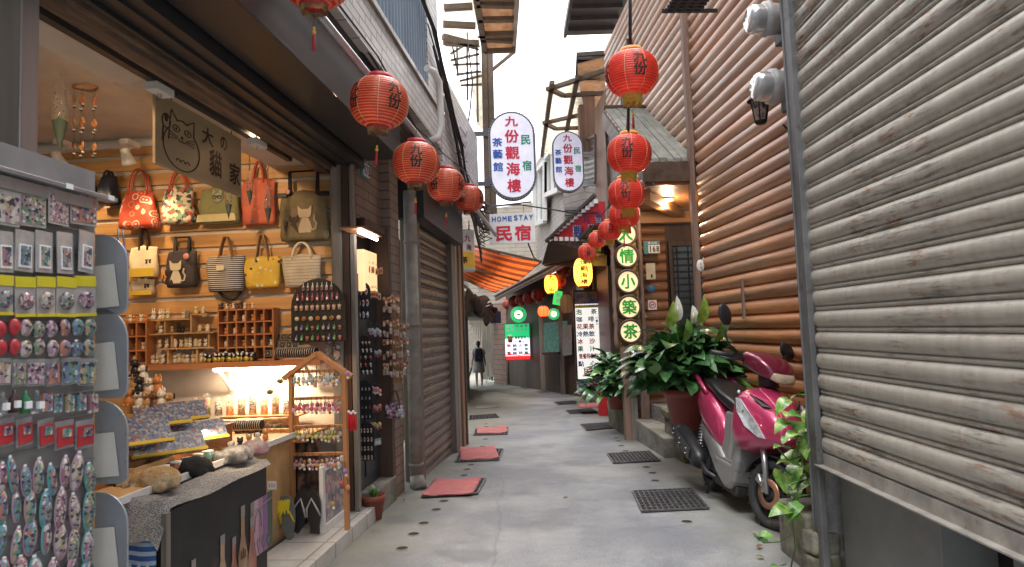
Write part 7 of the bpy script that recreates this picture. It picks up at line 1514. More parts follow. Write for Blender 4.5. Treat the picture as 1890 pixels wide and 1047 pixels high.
def bushy(b, c, n, R_, L, w, zlo, zhi, mis, rise=.5, stems=True, seed=1, cam_bias=0):
    random.seed(seed)
    for i in range(n):
        a = random.uniform(0, 2 * math.pi); e = random.uniform(.1, 1.0); rr = R_ * e ** .7 * random.uniform(.55, 1); z = c[2] + zlo + (zhi - zlo) * (1 - e * .85) * random.uniform(.55, 1.05)
        p = Vector((c[0] + rr * math.cos(a), c[1] + rr * math.sin(a), z)); o = Vector((math.cos(a), math.sin(a), random.uniform(-.25, rise + .35))).normalized(); l = L * random.uniform(.65, 1.15)
        if stems: b.tube([(c[0] + .03 * math.cos(a), c[1] + .03 * math.sin(a), c[2]), (c[0] + rr * .45 * math.cos(a), c[1] + rr * .45 * math.sin(a), c[2] + (z - c[2]) * .75), p], .004, 4, len(mis))
        leaf(b, p, p + o * l, w * random.uniform(.75, 1.15), random.uniform(.02, .38), random.choice(range(len(mis))) if random.random() < .22 else 0)
def pot(M, r0, r1, h, parent, m=None, rim=.025, sq=False):
    b = MB(M); b.lathe([(.001, 0), (r0, 0), (r1 * .94, h * .8), (r1 * .96, h * .8), (r1, h * .82), (r1 * 1.03, h), (r1 * .95, h), (r1 * .93, h * .85), (.001, h * .85)], 32, mis=[0] * 7 + [1])
    return b.build('pot', [m or terra, m_soil], parent=parent)
pd = MB(); g0 = G(1232, 836); zt_ = .385
pd.box(g0.x, g0.x + .75, g0.y - .70, g0.y + .08, -.25, zt_ - .07); pd.build('pedestal', m_stone, label='mossy stone pedestal block under the big red planter pot', category='pedestal', bevel=.015)
pd = MB()
for k in range(9): pd.box(g0.x - .03 + .088 * k, g0.x - .03 + .088 * k + .084, g0.y - .73, g0.y + .1, zt_ - .068, zt_ - random.uniform(0, .006))
pd.build('brick_coping', mat('mossy_brick', (.14, .12, .09), .9, col2=(.10, .12, .04), scale=7, var=.3, bump=.6, bs=30), label='row of mossy bricks capping the stone pedestal', category='bricks', bevel=.006)
c = P(1273, 775, 6.0); c.z = zt_; M = T(c); t = thing('peace_lily', 'big leafy peace lily with white and lime blooms in a red plastic pot', 'potted plant', M)
pot(M, .155, .215, .34, t, mat('red_plastic_pot', (.26, .06, .045), .5, var=.15, vs=5, stain=(.15, .05, .04), sts=4)); b = MB(); bushy(b, (c.x, c.y, c.z + .28), 190, .38, .31, .15, .0, .62, [lf1, lf2, lf1], seed=5); bushy(b, (c.x - .12, c.y - .05, c.z + .32), 60, .46, .32, .17, .06, .5, [lf1, lf2, lf1], seed=9, stems=False); b.build('foliage', [lf1, lf2, lf1, m_stem], parent=t)
for px, py, tx, ty, mi in ((1249, 600, 1249, 556, 0), (1232, 612, 1243, 566, 1), (1279, 605, 1278, 573, 0), (1290, 604, 1300, 558, 1), (1262, 640, 1268, 598, 2), (1320, 640, 1338, 588, 2)):
    a_, e_ = P(px, py - 6, 5.62), P(tx, ty - 8, 5.58); b = MB(); leaf(b, a_, e_, .10 if mi else .08, -.05, 0, .35); b.tube([c + Vector((0, 0, .3)), a_ - Vector((0, 0, .1)), a_, a_.lerp(e_, .3) + Vector((0, -.015, 0))], .005, 5, 1)
    if mi == 0: b.tube([a_.lerp(e_, .15) + Vector((0, -.02, 0)), a_.lerp(e_, .6) + Vector((0, -.025, 0))], .008, 6, 2)
    b.build('bloom', [[mat('white_spathe', (.72, .74, .66), .4), lf4, lf2][mi], m_stem, mat('cream_spadix', (.7, .65, .4), .6)], parent=t)
def smallplant(label, px, py, d, pr, ph, n, R_, L, w, zh, seed, pm=None, mats=None, z=None):
    c = P(px, py, d); 
    if z is not None: c.z = z
    M = T(c); t = thing('potted_plant', label, 'potted plant', M); pot(M, pr * .75, pr, ph, t, pm); b = MB(); bushy(b, (c.x, c.y, c.z + ph * .9), n, R_, L, w, -.08, zh, mats or [lf1, lf2], seed=seed); b.build('foliage', (mats or [lf1, lf2]) + [m_stem], parent=t); return c
bx = MB(); g1 = G(1157, 800); bx.box(g1.x - .02, g1.x + .62, 8.45, 8.95, -.4, .22); bx.box(g1.x + .0, g1.x + .6, 8.47, 8.93, .22, .225, 1); bx.build('planter_box', [mat('dark_red_planter', (.13, .05, .035), .7, var=.25, stain=(.08, .06, .04), sts=5), m_soil], label='dark red brick planter box at the back of the steps', category='planter', bevel=.01)
bx = MB(); bx.box(g1.x - .06, g1.x + .02, 8.38, 8.46, -.4, .40); bx.build('timber_stub', m_gwood, label='short grey timber stub at the corner of the planter box', category='post')
bx = MB(); bx.box(1.40, 1.95, 9.05, 10.4, -.5, .16); bx.build('planter_trough', m_stone, label='low stone planter trough behind the dark red box', category='planter', bevel=.015)
smallplant('dense dark leafed pot plant at the left of the step plants', 1140, 735, 9.3, .15, .22, 190, .44, .25, .12, .62, 21, z=.16)
smallplant('leafy pot plant in a terracotta pot on the dark red box', 1180, 735, 8.7, .13, .25, 120, .38, .26, .125, .52, 22, z=.225)
smallplant('pot plant between the terracotta pot and the porch', 1212, 735, 8.9, .14, .25, 120, .36, .28, .13, .72, 23, z=.225, mats=[lf2, lf1])
a_ = P(1174, 574, 8.2); b = MB(); leaf(b, P(1182, 600, 8.2), P(1172, 570, 8.2), .09, .0, 0, .4); leaf(b, P(1196, 588, 8.2), P(1178, 582, 8.2), .10, .3, 0, .3); b.tube([P(1190, 640, 8.4), P(1184, 600, 8.2)], .005, 5, 1); b.build('young_leaf', [lf4, m_stem], label='pale young leaf shoot in front of the lowest green disk', category='shoot')
c = G(690, 958); t = thing('small_pot', 'small red plastic pot with a green seedling by the shop post', 'potted plant', T(c)); pot(T(c), .055, .085, .17, t, terra); b = MB()
for k in range(9): a = k * .75; leaf(b, c + Vector((.0, 0, .14)), c + Vector((.05 * math.cos(a) - .02, .05 * math.sin(a), .21 + .02 * (k % 3))), .035, .15)
b.build('foliage', [leafmat('seedling', (.05, .16, .03), (.12, .3, .06))], parent=t)
# stone planter and pothos at the right
c0 = G(1442, 1046); pl_ = MB(); zp = pln(I4, 1, 3.62, 1490, 925).z; xa = P(1443, 960, 3.66).x
xa += .07
pl_.box(xa, 2.0, 3.53, 3.90, -.1, zp - .05); [pl_.boxm(T((xa + .07 + .14 * (i % 4), 3.52 + .03 * (i % 2), .05 + .11 * (i // 4))) @ Rz(random.uniform(-.2, .2)) @ Ry(random.uniform(-.15, .15)), .15, .12, .115) for i in range(8)]
pl_.build('stone_planter', m_stone, label='rough mossy stone planter at the foot of the shutter rail', category='planter', bevel=.018, seg=3)
random.seed(31); vt = thing('pothos_vine', 'trailing variegated pothos climbing beside the shutter rail over the stone planter', 'plant', T((xa + .1, 3.68, zp)))
b = MB(); bs_ = MB()
for k in range(46):
    px = random.gauss(1486, 17); py = random.uniform(722, 930); d = random.uniform(3.54, 3.80); px = min(px, 1506); p = P(px, py, d); ang = random.uniform(math.pi * .6, math.pi * 1.7)
    o = Vector((math.cos(ang) * .8, -abs(math.sin(ang)) * .5, random.uniform(-.7, .25))).normalized(); leaf(b, p, p + o * random.uniform(.07, .125), random.uniform(.06, .095), .25, random.choice((0, 0, 1, 2)), .15, True)
for px, py, tx, ty in ((1470, 860, 1432, 848), (1452, 828, 1427, 822), (1440, 868, 1452, 905), (1460, 940, 1418, 945), (1478, 930, 1450, 960), (1465, 960, 1462, 930), (1400, 995, 1428, 985), (1405, 1000, 1392, 984), (1445, 1045, 1425, 1047), (1480, 770, 1455, 762), (1476, 800, 1450, 806)):
    dd = 3.5; leaf(b, P(px, py, dd), P(tx, ty, dd - .03), .085, .2, random.choice((0, 1)), .15, True)
b.build('leaf_cover', [lf3, lf2, lf4], parent=vt)
for pts in ([(1490, 730), (1486, 800), (1480, 860), (1470, 920), (1462, 960), (1468, 1010), (1460, 1046)], [(1495, 740), (1498, 820), (1492, 900)], [(1485, 840), (1455, 850), (1430, 822)], [(1478, 890), (1450, 870), (1440, 868)], [(1462, 985), (1440, 1000), (1410, 1002), (1392, 985)], [(1500, 760), (1478, 830), (1500, 925)], [(1505, 912), (1480, 915), (1460, 925)]): bs_.tube([P(x, y_, 3.56 + .06 * math.sin(x)) for x, y_ in pts], .004, 5)
bs_.build('vine_stem', m_stem, parent=vt)
c = P(1452, 895, 3.62); t = thing('plastic_cup', 'clear plastic cup standing among the pothos on the stone planter', 'cup', T(c)); b = MB(T(c)); b.lathe([(.022, -.04), (.032, .04), (.034, .042)], 16); b.build('cup', mat('clear_plastic', (.8, .85, .88), .08, trans=.8, alpha=.4, var=0), parent=t)
# ============================================================ wall fittings on the right
for k, (px, py, lab) in enumerate(((1407, 36, 'upper round glass electricity meter high on the log wall corner'), (1419, 160, 'lower round glass electricity meter above the iron lantern'))):
    M = MR @ T(pln(MR, 0, LA - .36, px, py)) @ Ry(R(-90)); t = thing('electric_meter', lab, 'meter', M); r = .105
    b = MB(M); b.lathe([(.001, .10), (r * .70, .098), (r * .86, .085), (r * .92, .05), (r * .92, 0)], 28); b.build('glass_dome', mat('meter_glass', (.50, .52, .54), .10, .0, var=0, coat=.8, trans=.45), parent=t)
    b = MB(M); b.lathe([(r * .92, .004), (r * 1.08, 0), (r * 1.1, -.03), (r, -.05), (r * .9, -.12), (.001, -.12)], 28); b.boxm(T((0, 0, .04)), .09, .11, .03, 1); b.build('case', [mat('meter_case', (.42, .43, .44), .5, var=.25, vs=12), mat('meter_face', (.30, .30, .30), .5, var=.4, vs=50)], parent=t)
    b = MB(M); b.box(-.15, .12, -.15, .10, -.30, -.121); b.tube([(-.14, -.02, -.2), (-.26, -.02, -.2)], .03, 8); b.build('mounting_box', mat('meter_box', (.07, .075, .08), .5, var=.25), parent=t, bevel=.006)
q = pln(MR, 0, LA - .28, 1403, 205); M = MR @ T(q); t = thing('wall_lantern', 'black wrought iron carriage lantern hanging on the log wall', 'lamp', M); blki = MC['black_iron_grille']
b = MB(M); b.lathe([(.038, -.075), (.065, .075)], 6, smooth=False); b.build('glass', mat('mottled_glass', (.45, .34, .30), .3, col2=(.10, .08, .07), scale=30, trans=.2), parent=t)
b = MB(M)
for k in range(6):
    a = k * math.pi / 3; b.tube([(.04 * math.cos(a), .04 * math.sin(a), -.078), (.068 * math.cos(a), .068 * math.sin(a), .078)], .005, 5); a2 = a + math.pi / 6
    for s in (-1, 1): b.tube([((.052 + .0) * math.cos(a2 + s * .2 * (1 - w_)) , .056 * math.sin(a2 + s * .2 * (1 - w_)), .055 - .05 * w_ + .01 * math.sin(9 * w_)) for w_ in (0, .3, .6, 1)], .003, 4)
b.lathe([(.001, -.10), (.03, -.095), (.045, -.078), (.04, -.07)], 12); b.build('frame', blki, parent=t)
b = MB(M); b.lathe([(.088, .075), (.075, .095), (.045, .125), (.03, .135), (.03, .15), (.012, .16), (.001, .175)], 12); b.build('cap', blki, parent=t)
b = MB(M); b.tube([(0, 0, .17), (.02, 0, .22), (.12, 0, .24), (.2, 0, .18), (.24, 0, .02), (.22, 0, -.10), (.18, 0, -.13), (.16, 0, -.10)], .008, 6); b.boxm(T((.25, 0, .0)), .02, .06, .26); b.build('bracket', blki, parent=t)
q = pln(MR, 0, LA - .5, 1262, 6); b = MB(MR @ T(q)); [b.box(-.12, .2, -.12 + .06 * k, -.09 + .06 * k, -.01, .02) for k in range(5)]; b.box(-.14, .35, -.14, -.12, 0, .03); b.box(-.14, .35, .16, .18, 0, .03); [b.box(-.1 + .08 * k, -.07 + .08 * k, -.13, .17, .021, .035) for k in range(4)]
b.build('iron_rack', blki, label='black slatted iron bracket high on the log wall at the top edge', category='bracket')
# ============================================================ scooter
def ring(x, zc_, hh, hw, e=.6, n=24, top=1.0, yo=0):
    out = []
    for k in range(n):
        a = 2 * math.pi * k / n; c, s = math.cos(a), math.sin(a); out.append((x, yo + hw * abs(c) ** e * (1 if c >= 0 else -1), zc_ + hh * abs(s) ** e * (1 if s >= 0 else -1) * (top if s > 0 else 1)))
    return out
def scooter(label, M, body, grey, cowl, steer=0, plate_=False, own=''):
    t = thing('scooter', label, 'scooter', M); A = lambda n, m, fn, MM=None, **k: (lambda b: (fn(b), b.build(n, m, parent=k.pop('parent', t), **k))[1])(MB(M @ (MM or I4)))
    blkp = mat('black_plastic', (.022, .022, .024), .45, var=.2, vs=20); tyre = mat('tyre_rubber', (.028, .028, .03), .75, bump=.3, bs=60, stain=(.12, .11, .10), stthr=(.5, .8), sts=5); alu = mat('cast_alu', (.45, .45, .46), .3, .8); rimm = mat('dark_rim', (.05, .05, .055), .4, .5)
    def wheel(MM):
        r = .235; w = A('wheel', tyre, lambda b: b.lathe([(r - .075, -.04), (r - .05, -.052), (r - .02, -.048), (r, -.02), (r + .002, 0), (r, .02), (r - .02, .048), (r - .05, .052), (r - .075, .04)], 40, 0, Rx(R(90))), MM)
        def f(b):
            b.lathe([(r - .070, -.045), (r - .078, -.03), (r - .078, .03), (r - .070, .045)], 32, 0, Rx(R(90))); b.lathe([(.001, -.05), (.04, -.05), (.04, .05), (.001, .05)], 20, 0, Rx(R(90)))
            for k in range(5): a = k * 1.2566; b.bar((.03 * math.cos(a), 0, .03 * math.sin(a)), ((r - .075) * math.cos(a), 0, (r - .075) * math.sin(a)), .03, .025)
        A('rim', rimm, f, MM, parent=w)
        def g(b):
            for k in range(26): a = 2 * math.pi * k / 26; [b.boxm(Ry(a) @ T((r + .000, s * .026, 0)) @ Rx(s * .5), .006, .034, .010) for s in (-1, 1)]
        A('tread', tyre, g, MM, parent=w); return w
    wr = T((-.58, 0, .235)); wf = T((.58, 0, .235)) @ T((-.06, 0, .3)) @ Rz(steer) @ T((.06, 0, -.3))
    wheel(wr); w = wheel(wf)
    A('brake_disc', mat('copper_disc', (.45, .24, .15), .35, .7), lambda b: [b.lathe([(.055, 0), (.10, 0), (.10, .004), (.055, .004)], 28, 0, T((0, -.062, 0)) @ Rx(R(90)))], wf, parent=w)
    A('brake_caliper', alu, lambda b: (b.boxm(T((-.07, -.065, .075)) @ Ry(.5), .075, .05, .05), b.tube([(-.09, -.08, .11), (-.05, -.09, .06)], .016, 8), b.boxm(T((-.045, -.06, .03)), .04, .03, .06)), wf, bevel=.005)
    for s in (-1, 1): A('fork', alu, lambda b: b.tube([(0, s * .072, 0), (-.09, s * .072, .33)], [.016, .022], 10), wf)
    A('front_fender', blkp, lambda b: b.grid(lambda u, v: ((.262) * math.cos(R(28 + 130 * u)), (v - .5) * .13, .262 * math.sin(R(28 + 130 * u)) - .02 * abs(v - .5)), 16, 6), wf, solid=.006)
    A('rear_fender', blkp, lambda b: (b.grid(lambda u, v: (.27 * math.cos(R(60 + 110 * u)), (v - .5) * .14, .27 * math.sin(R(60 + 110 * u))), 14, 4), b.poly([(-.30, -.05, -.02), (-.36, -.05, .28), (-.30, -.05, .42), (-.2, -.05, .42)], (0, .10, 0))), wr, solid=.006)
    # tail cowl
    A('tail_cowl', body, lambda b: b.loft([ring(-.98, .83, .02, .05), ring(-.93, .81, .055, .095), ring(-.80, .765, .10, .145), ring(-.62, .70, .15, .175), ring(-.42, .63, .17, .185), ring(-.24, .57, .16, .175), ring(-.12, .50, .12, .155), ring(-.06, .46, .06, .12)]), bevel=0, sub=1)
    A('lower_cowl', grey, lambda b: b.loft([ring(-.74, .56, .05, .11), ring(-.60, .52, .10, .15), ring(-.40, .455, .12, .168), ring(-.22, .39, .11, .168), ring(-.05, .33, .07, .16), ring(.02, .30, .03, .14)]), sub=1)
    A('engine', mat('engine_dark', (.06, .06, .065), .5, .5), lambda b: (b.boxm(T((-.42, 0, .26)), .36, .2, .14), b.boxm(T((-.5, -.10, .24)), .2, .04, .12), b.tube([(-.62, .09, .235), (-.3, .10, .25)], .06, 12), b.tube([(-.58, -.09, .235), (-.58, -.13, .235)], .03, 10)), bevel=.012)
    A('seat', mat('black_vinyl', (.016, .016, .018), .32, coat=.15, bump=.12, bs=120), lambda b: b.loft([ring(-.86, .865, .012, .05), ring(-.82, .875, .035, .10), ring(-.68, .875, .05, .135), ring(-.50, .865, .05, .145), ring(-.40, .84, .045, .145), ring(-.28, .80, .05, .14), ring(-.14, .765, .055, .125), ring(-.03, .73, .05, .10), ring(.0, .70, .03, .07)]), sub=2)
    A('seat_front', grey, lambda b: b.poly([(-.14, -.12, .70), (-.02, -.10, .70), (.02, -.10, .52), (.02, -.12, .30), (-.10, -.14, .30)], (0, .24, 0)), bevel=.02)
    A('grab_rail', body, lambda b: (b.tube([(-.50, -.155, .80), (-.66, -.165, .87), (-.84, -.15, .92), (-.94, -.08, .935), (-.96, 0, .94), (-.94, .08, .935), (-.84, .15, .92), (-.66, .165, .87), (-.50, .155, .80)], [.012, .018, .022, .02, .018, .02, .022, .018, .012], 10)))
    A('tail_light', mat('tail_red' + own, (.45, .01, .01), .15, coat=.8), lambda b: b.ell((-.97, 0, .77), (.03, .09, .03), 14))
    # floor and belly
    side = [(-.34, .36), (-.10, .225), (.10, .155), (.20, .16), (.27, .23), (.31, .38), (.30, .52), (.25, .54), (.20, .345), (-.08, .345), (-.26, .46)]
    A('belly_panel', grey, lambda b: b.poly([(x, -.165, z) for x, z in side], (0, .33, 0)), bevel=.035, seg=3)
    A('floorboard', blkp if 0 else mat('floor_rubber', (.20, .20, .205), .6, var=.1), lambda b: (b.box(-.08, .21, -.15, .15, .347, .353), [b.box(-.06 + .045 * k, -.045 + .045 * k, -.14, .14, .353, .357) for k in range(6)]))
    A('under_tray', blkp, lambda b: b.box(-.2, .25, -.13, .13, .12, .20), bevel=.02)
    # front apron
    A('front_apron', body, lambda b: b.loft([ring(.20, .70, .17, .175, .7), ring(.27, .69, .235, .215, .62), ring(.36, .685, .235, .22, .62), ring(.47, .685, .195, .195, .68), ring(.58, .675, .15, .15, .75), ring(.67, .655, .10, .095, .85), ring(.73, .63, .045, .045, .95)]), sub=2)
    A('inner_shield', grey, lambda b: b.poly([(.20, -.14, .36), (.16, -.15, .60), (.18, -.15, .86), (.26, -.17, .86), (.28, -.19, .60), (.28, -.16, .36)], (0, .32, 0)), bevel=.03)
    A('centre_ridge', body, lambda b: b.loft([ring(.30, .93, .012, .09), ring(.44, .885, .02, .075), ring(.58, .82, .02, .055), ring(.70, .72, .015, .03), ring(.735, .655, .008, .01)]), sub=1)
    for s in (-1, 1):
        def hl_(b):
            P3 = [(.335, .835, .222), (.40, .835, .212), (.48, .775, .192), (.57, .69, .153), (.635, .60, .112), (.58, .60, .140), (.47, .655, .194), (.38, .74, .22)]
            b.poly([(x, s * (y_ - .005), z) for x, z, y_ in P3], (.008, s * .012, .0))
        hd = A('headlight', mat('headlight_lens', (.62, .66, .70), .08, .3, var=.35, vs=30, coat=1), hl_, bevel=.004)
        A('reflector', alu, lambda b: [b.ell((.44 + .06 * k, s * (.197 - .03 * k), .75 - .055 * k), (.02, .012, .022), 10) for k in range(3)], parent=hd)
        A('air_intake', blkp, lambda b: b.poly([(.44, s * .165, .865), (.56, s * .12, .80), (.60, s * .075, .80), (.54, s * .12, .84)], (.012, s * .006, .010)))
    A('badge', MC['sign_white'], lambda b: b.ell((.295, -.19, .875), (.014, .010, .014), 10))
    # steering head
    BG = T((.25, 0, .085)) @ Rz(steer * 1.3) @ T((-.25, 0, 0))
    A('handlebar_cowl', cowl, lambda b: b.loft([ring(.06, 1.05, .015, .05), ring(.10, 1.04, .05, .10), ring(.20, 1.03, .075, .15), ring(.31, .995, .085, .155), ring(.40, .955, .06, .12), ring(.45, .925, .025, .06)]), MM=BG, sub=2)
    A('position_lens', mat('beige_lens', (.50, .42, .30), .2, coat=.6), lambda b: b.loft([ring(.36, .955, .05, .125), ring(.43, .925, .045, .10), ring(.475, .90, .02, .05)]), MM=BG, sub=1)
    A('steering_neck', blkp, lambda b: b.tube([(.30, 0, .84), (.25, 0, .98)], [.07, .055], 14), BG)
    for s in (-1, 1):
        A('grip', MC['black_plastic'], lambda b: b.tube([(.16, s * .13, 1.03), (.11, s * .22, 1.045), (.07, s * .35, 1.05)], [.014, .019, .018], 12), BG)
        A('brake_lever', blkp, lambda b: (b.tube([(.20, s * .16, 1.02), (.19, s * .24, 1.02), (.15, s * .34, 1.025)], .007, 6), b.boxm(T((.16, s * .18, 1.045)), .05, .05, .04)), BG)
        hz, hy, hx = ((1.335, -.31, .13) if s < 0 else (1.13, .35, .10))
        mo_ = A('mirror', blkp, lambda b: b.ell((hx, hy, hz), (.022, .055, .085), 16, 0, Rx(s * -.5 if s < 0 else .9)), BG)
        A('mirror_stem', blkp, lambda b: b.tube([(.17, s * .19, 1.05), (.15, s * .27, 1.13 if s < 0 else 1.08), (.14, s * .30, 1.20 if s < 0 else 1.09), (hx, hy - s * .02, hz - .05)], .008, 8), BG, parent=mo_)
    # muffler
    def mf(b): 
        p0, p1 = Vector((-.36, -.19, .235)), Vector((-.90, -.215, .42)); n = 10
        q_ = (p1 - p0).to_track_quat('Z', 'Y').to_matrix().to_4x4(); L = (p1 - p0).length
        b.lathe([(.001, 0), (.04, .0), (.062, .08), (.068, .2), (.070, L - .08), (.055, L), (.03, L + .005), (.03, L - .03), (.001, L - .03)], 20, 0, T(p0) @ q_ @ S(1, 1.25, 1))
        b.tube([(-.15, -.10, .16), (-.28, -.16, .18), (-.37, -.19, .24)], .022, 8)
    mu = A('muffler', mat('muffler_dark', (.06, .06, .065), .4, .6, var=.2), mf)
    def hsh(b):
        p0, p1 = Vector((-.45, -.262, .28)), Vector((-.88, -.29, .43)); d_ = p1 - p0
        b.poly([p0 + Vector((0, 0, -.045)), p1 + Vector((.02, 0, -.055)), p1 + Vector((-.03, 0, .045)), p0 + Vector((.02, 0, .05))], (0, -.012, 0))
    A('heat_shield', mat('heat_shield', (.10, .10, .11), .35, .6), hsh, parent=mu, bevel=.008)
    A('bolt', alu, lambda b: [b.ell(Vector((-.45, -.278, .28)).lerp(Vector((-.88, -.305, .43)), u) + Vector((0, 0, .02 * s)), .008, 6) for u in (.12, .5, .88) for s in (-1, 1)], parent=mu)
    A('shock_absorber', mat('spring_steel', (.5, .5, .5), .3, .8), lambda b: (b.tube([(-.60, -.13, .30), (-.58, -.13, .56)], .014, 8), b.tube([(-.60 + .02 * u + .028 * math.cos(u * 44), -.13 + .028 * math.sin(u * 44), .34 + .18 * u) for u in [i / 60 for i in range(61)]], .005, 5)))
    A('centre_stand', blkp, lambda b: (b.tube([(-.2, -.10, .20), (-.30, -.14, .015)], .013, 6), b.tube([(-.2, .10, .20), (-.30, .14, .015)], .013, 6)))
    if plate_: 
        pn = A('number_plate', whitep, lambda b: b.boxm(T((-1.0, 0, .60)) @ Ry(.2), .008, .27, .14)); A('plate_number', blk, lambda b: [put(b, s, (-1.012, .09 - .036 * k, .60), (0, -1, 0), (0, 0, 1), .028, .07) for k, s in enumerate('519DKK')], parent=pn)
    return t
mag = mat('candy_magenta', (.52, .04, .13), .28, .3, var=.08, vs=3, coat=.9, stain=(.25, .03, .07), sts=3); magd = mat('dark_magenta', (.17, .012, .04), .3, .3, coat=.8, var=.1); sgrey = mat('scooter_grey', (.30, .295, .29), .42, .45, var=.1, stain=(.12, .115, .11), sts=6)
pr0, pf0 = G(1316, 905).xy, G(1422, 976).xy; pr0.x += .0; mid = (pr0 + pf0) / 2; yaw = math.atan2((pf0 - pr0).y, (pf0 - pr0).x)
SCM = T((mid.x, mid.y, -.006)) @ Rz(yaw) @ Rx(-.16) @ S((pf0 - pr0).length / 1.16, .97, .93)
scooter('magenta and grey scooter parked against the log wall, front towards the camera', SCM, mag, sgrey, magd, .32)
gs = G(1048, 725); scooter('dark scooter with red tail light and white plate parked by the far shopfront', T(gs + Vector((.05, .7, 0))) @ Rz(R(96)), mat('black_gloss', (.02, .02, .022), .25, coat=.6), mat('white_gloss', (.5, .5, .5), .3, coat=.5), MC['black_gloss'], .1, True, '2')
# ============================================================ far small things
c = G(1014, 713); t = thing('paint_bucket', 'white drum with a blue band beside the far scooter', 'bucket', T(c)); b = MB(T(c)); b.lathe([(.001, .02), (.26, .02), (.28, .5), (.28, .53), (.001, .53)], 24, mis=[0, 0, 0, 1]); b.lathe([(.262, .08), (.274, .2)], 24, 2); b.build('drum', [whitep, m_dsteel, blue], parent=t)
c = G(1002, 716); b = MB(T(c)); b.box(-.02, .02, -.02, .02, 0, 1.0); b.box(-.02, .5, -.2, .2, .98, 1.0); b.build('stall_table', m_gwood, label='thin legged stall table in front of the dark shopfront', category='table')
c = P(1112, 745, 12.0); g_ = gz(0, 12.0); b = MB(T((c.x, 12.0, g_))); b.box(-.07, .07, -.1, .1, 0, .42); b.build('red_box', pmat('bright_red_box', (.50, .02, .03)), label='upright bright red box at the kerb beside the plants', category='box', bevel=.006)
b = MB(T((c.x - .12, 12.6, gz(0, 12.6) + .135))); b.box(-.25, .25, -.3, .3, 0, .02); b.build('red_mat', mat('mat_red', 0), label='small red mat behind the upright red box', category='mat')
for k, (px, py, d, lab) in enumerate(((975, 702, 22, 'dark shrub at the foot of the drinks sign'), (992, 704, 20.5, 'dark shrub beside the stall table'), (906, 706, 27, 'low weeds at the foot of the plank wall'), (1058, 722, 16.6, 'small leafy tuft between the far scooter and the menu board'))):
    c = G(px, py); b = MB(); bushy(b, (c.x, c.y, c.z), 40, .32 if k < 2 else .2, .2, .07, 0, .5 if k < 2 else .25, [lf1, lf2], seed=50 + k, stems=False); b.build('shrub', [lf1, lf2, m_stem], label=lab, category='shrub')
random.seed(77)
for k, (px, py) in enumerate(((745, 925), (720, 880), (1398, 1015), (1410, 1032))):
    p = G(px, py) + Vector((0, 0, .006)); a = random.uniform(0, 6); b = MB(); leaf(b, p, p + Vector((.05 * math.cos(a), .05 * math.sin(a), .006)), .028, -.1, 0, .4)
    b.build('fallen_leaf', mat('dead_leaf_%d' % (k % 2), [(.16, .09, .03), (.20, .17, .05)][k % 2], .7), label=f'small {["brown", "yellowed"][k % 2]} fallen leaf, {NUM[k]} of the four scattered at the lane edges', category='leaf', group='fallen leaves')
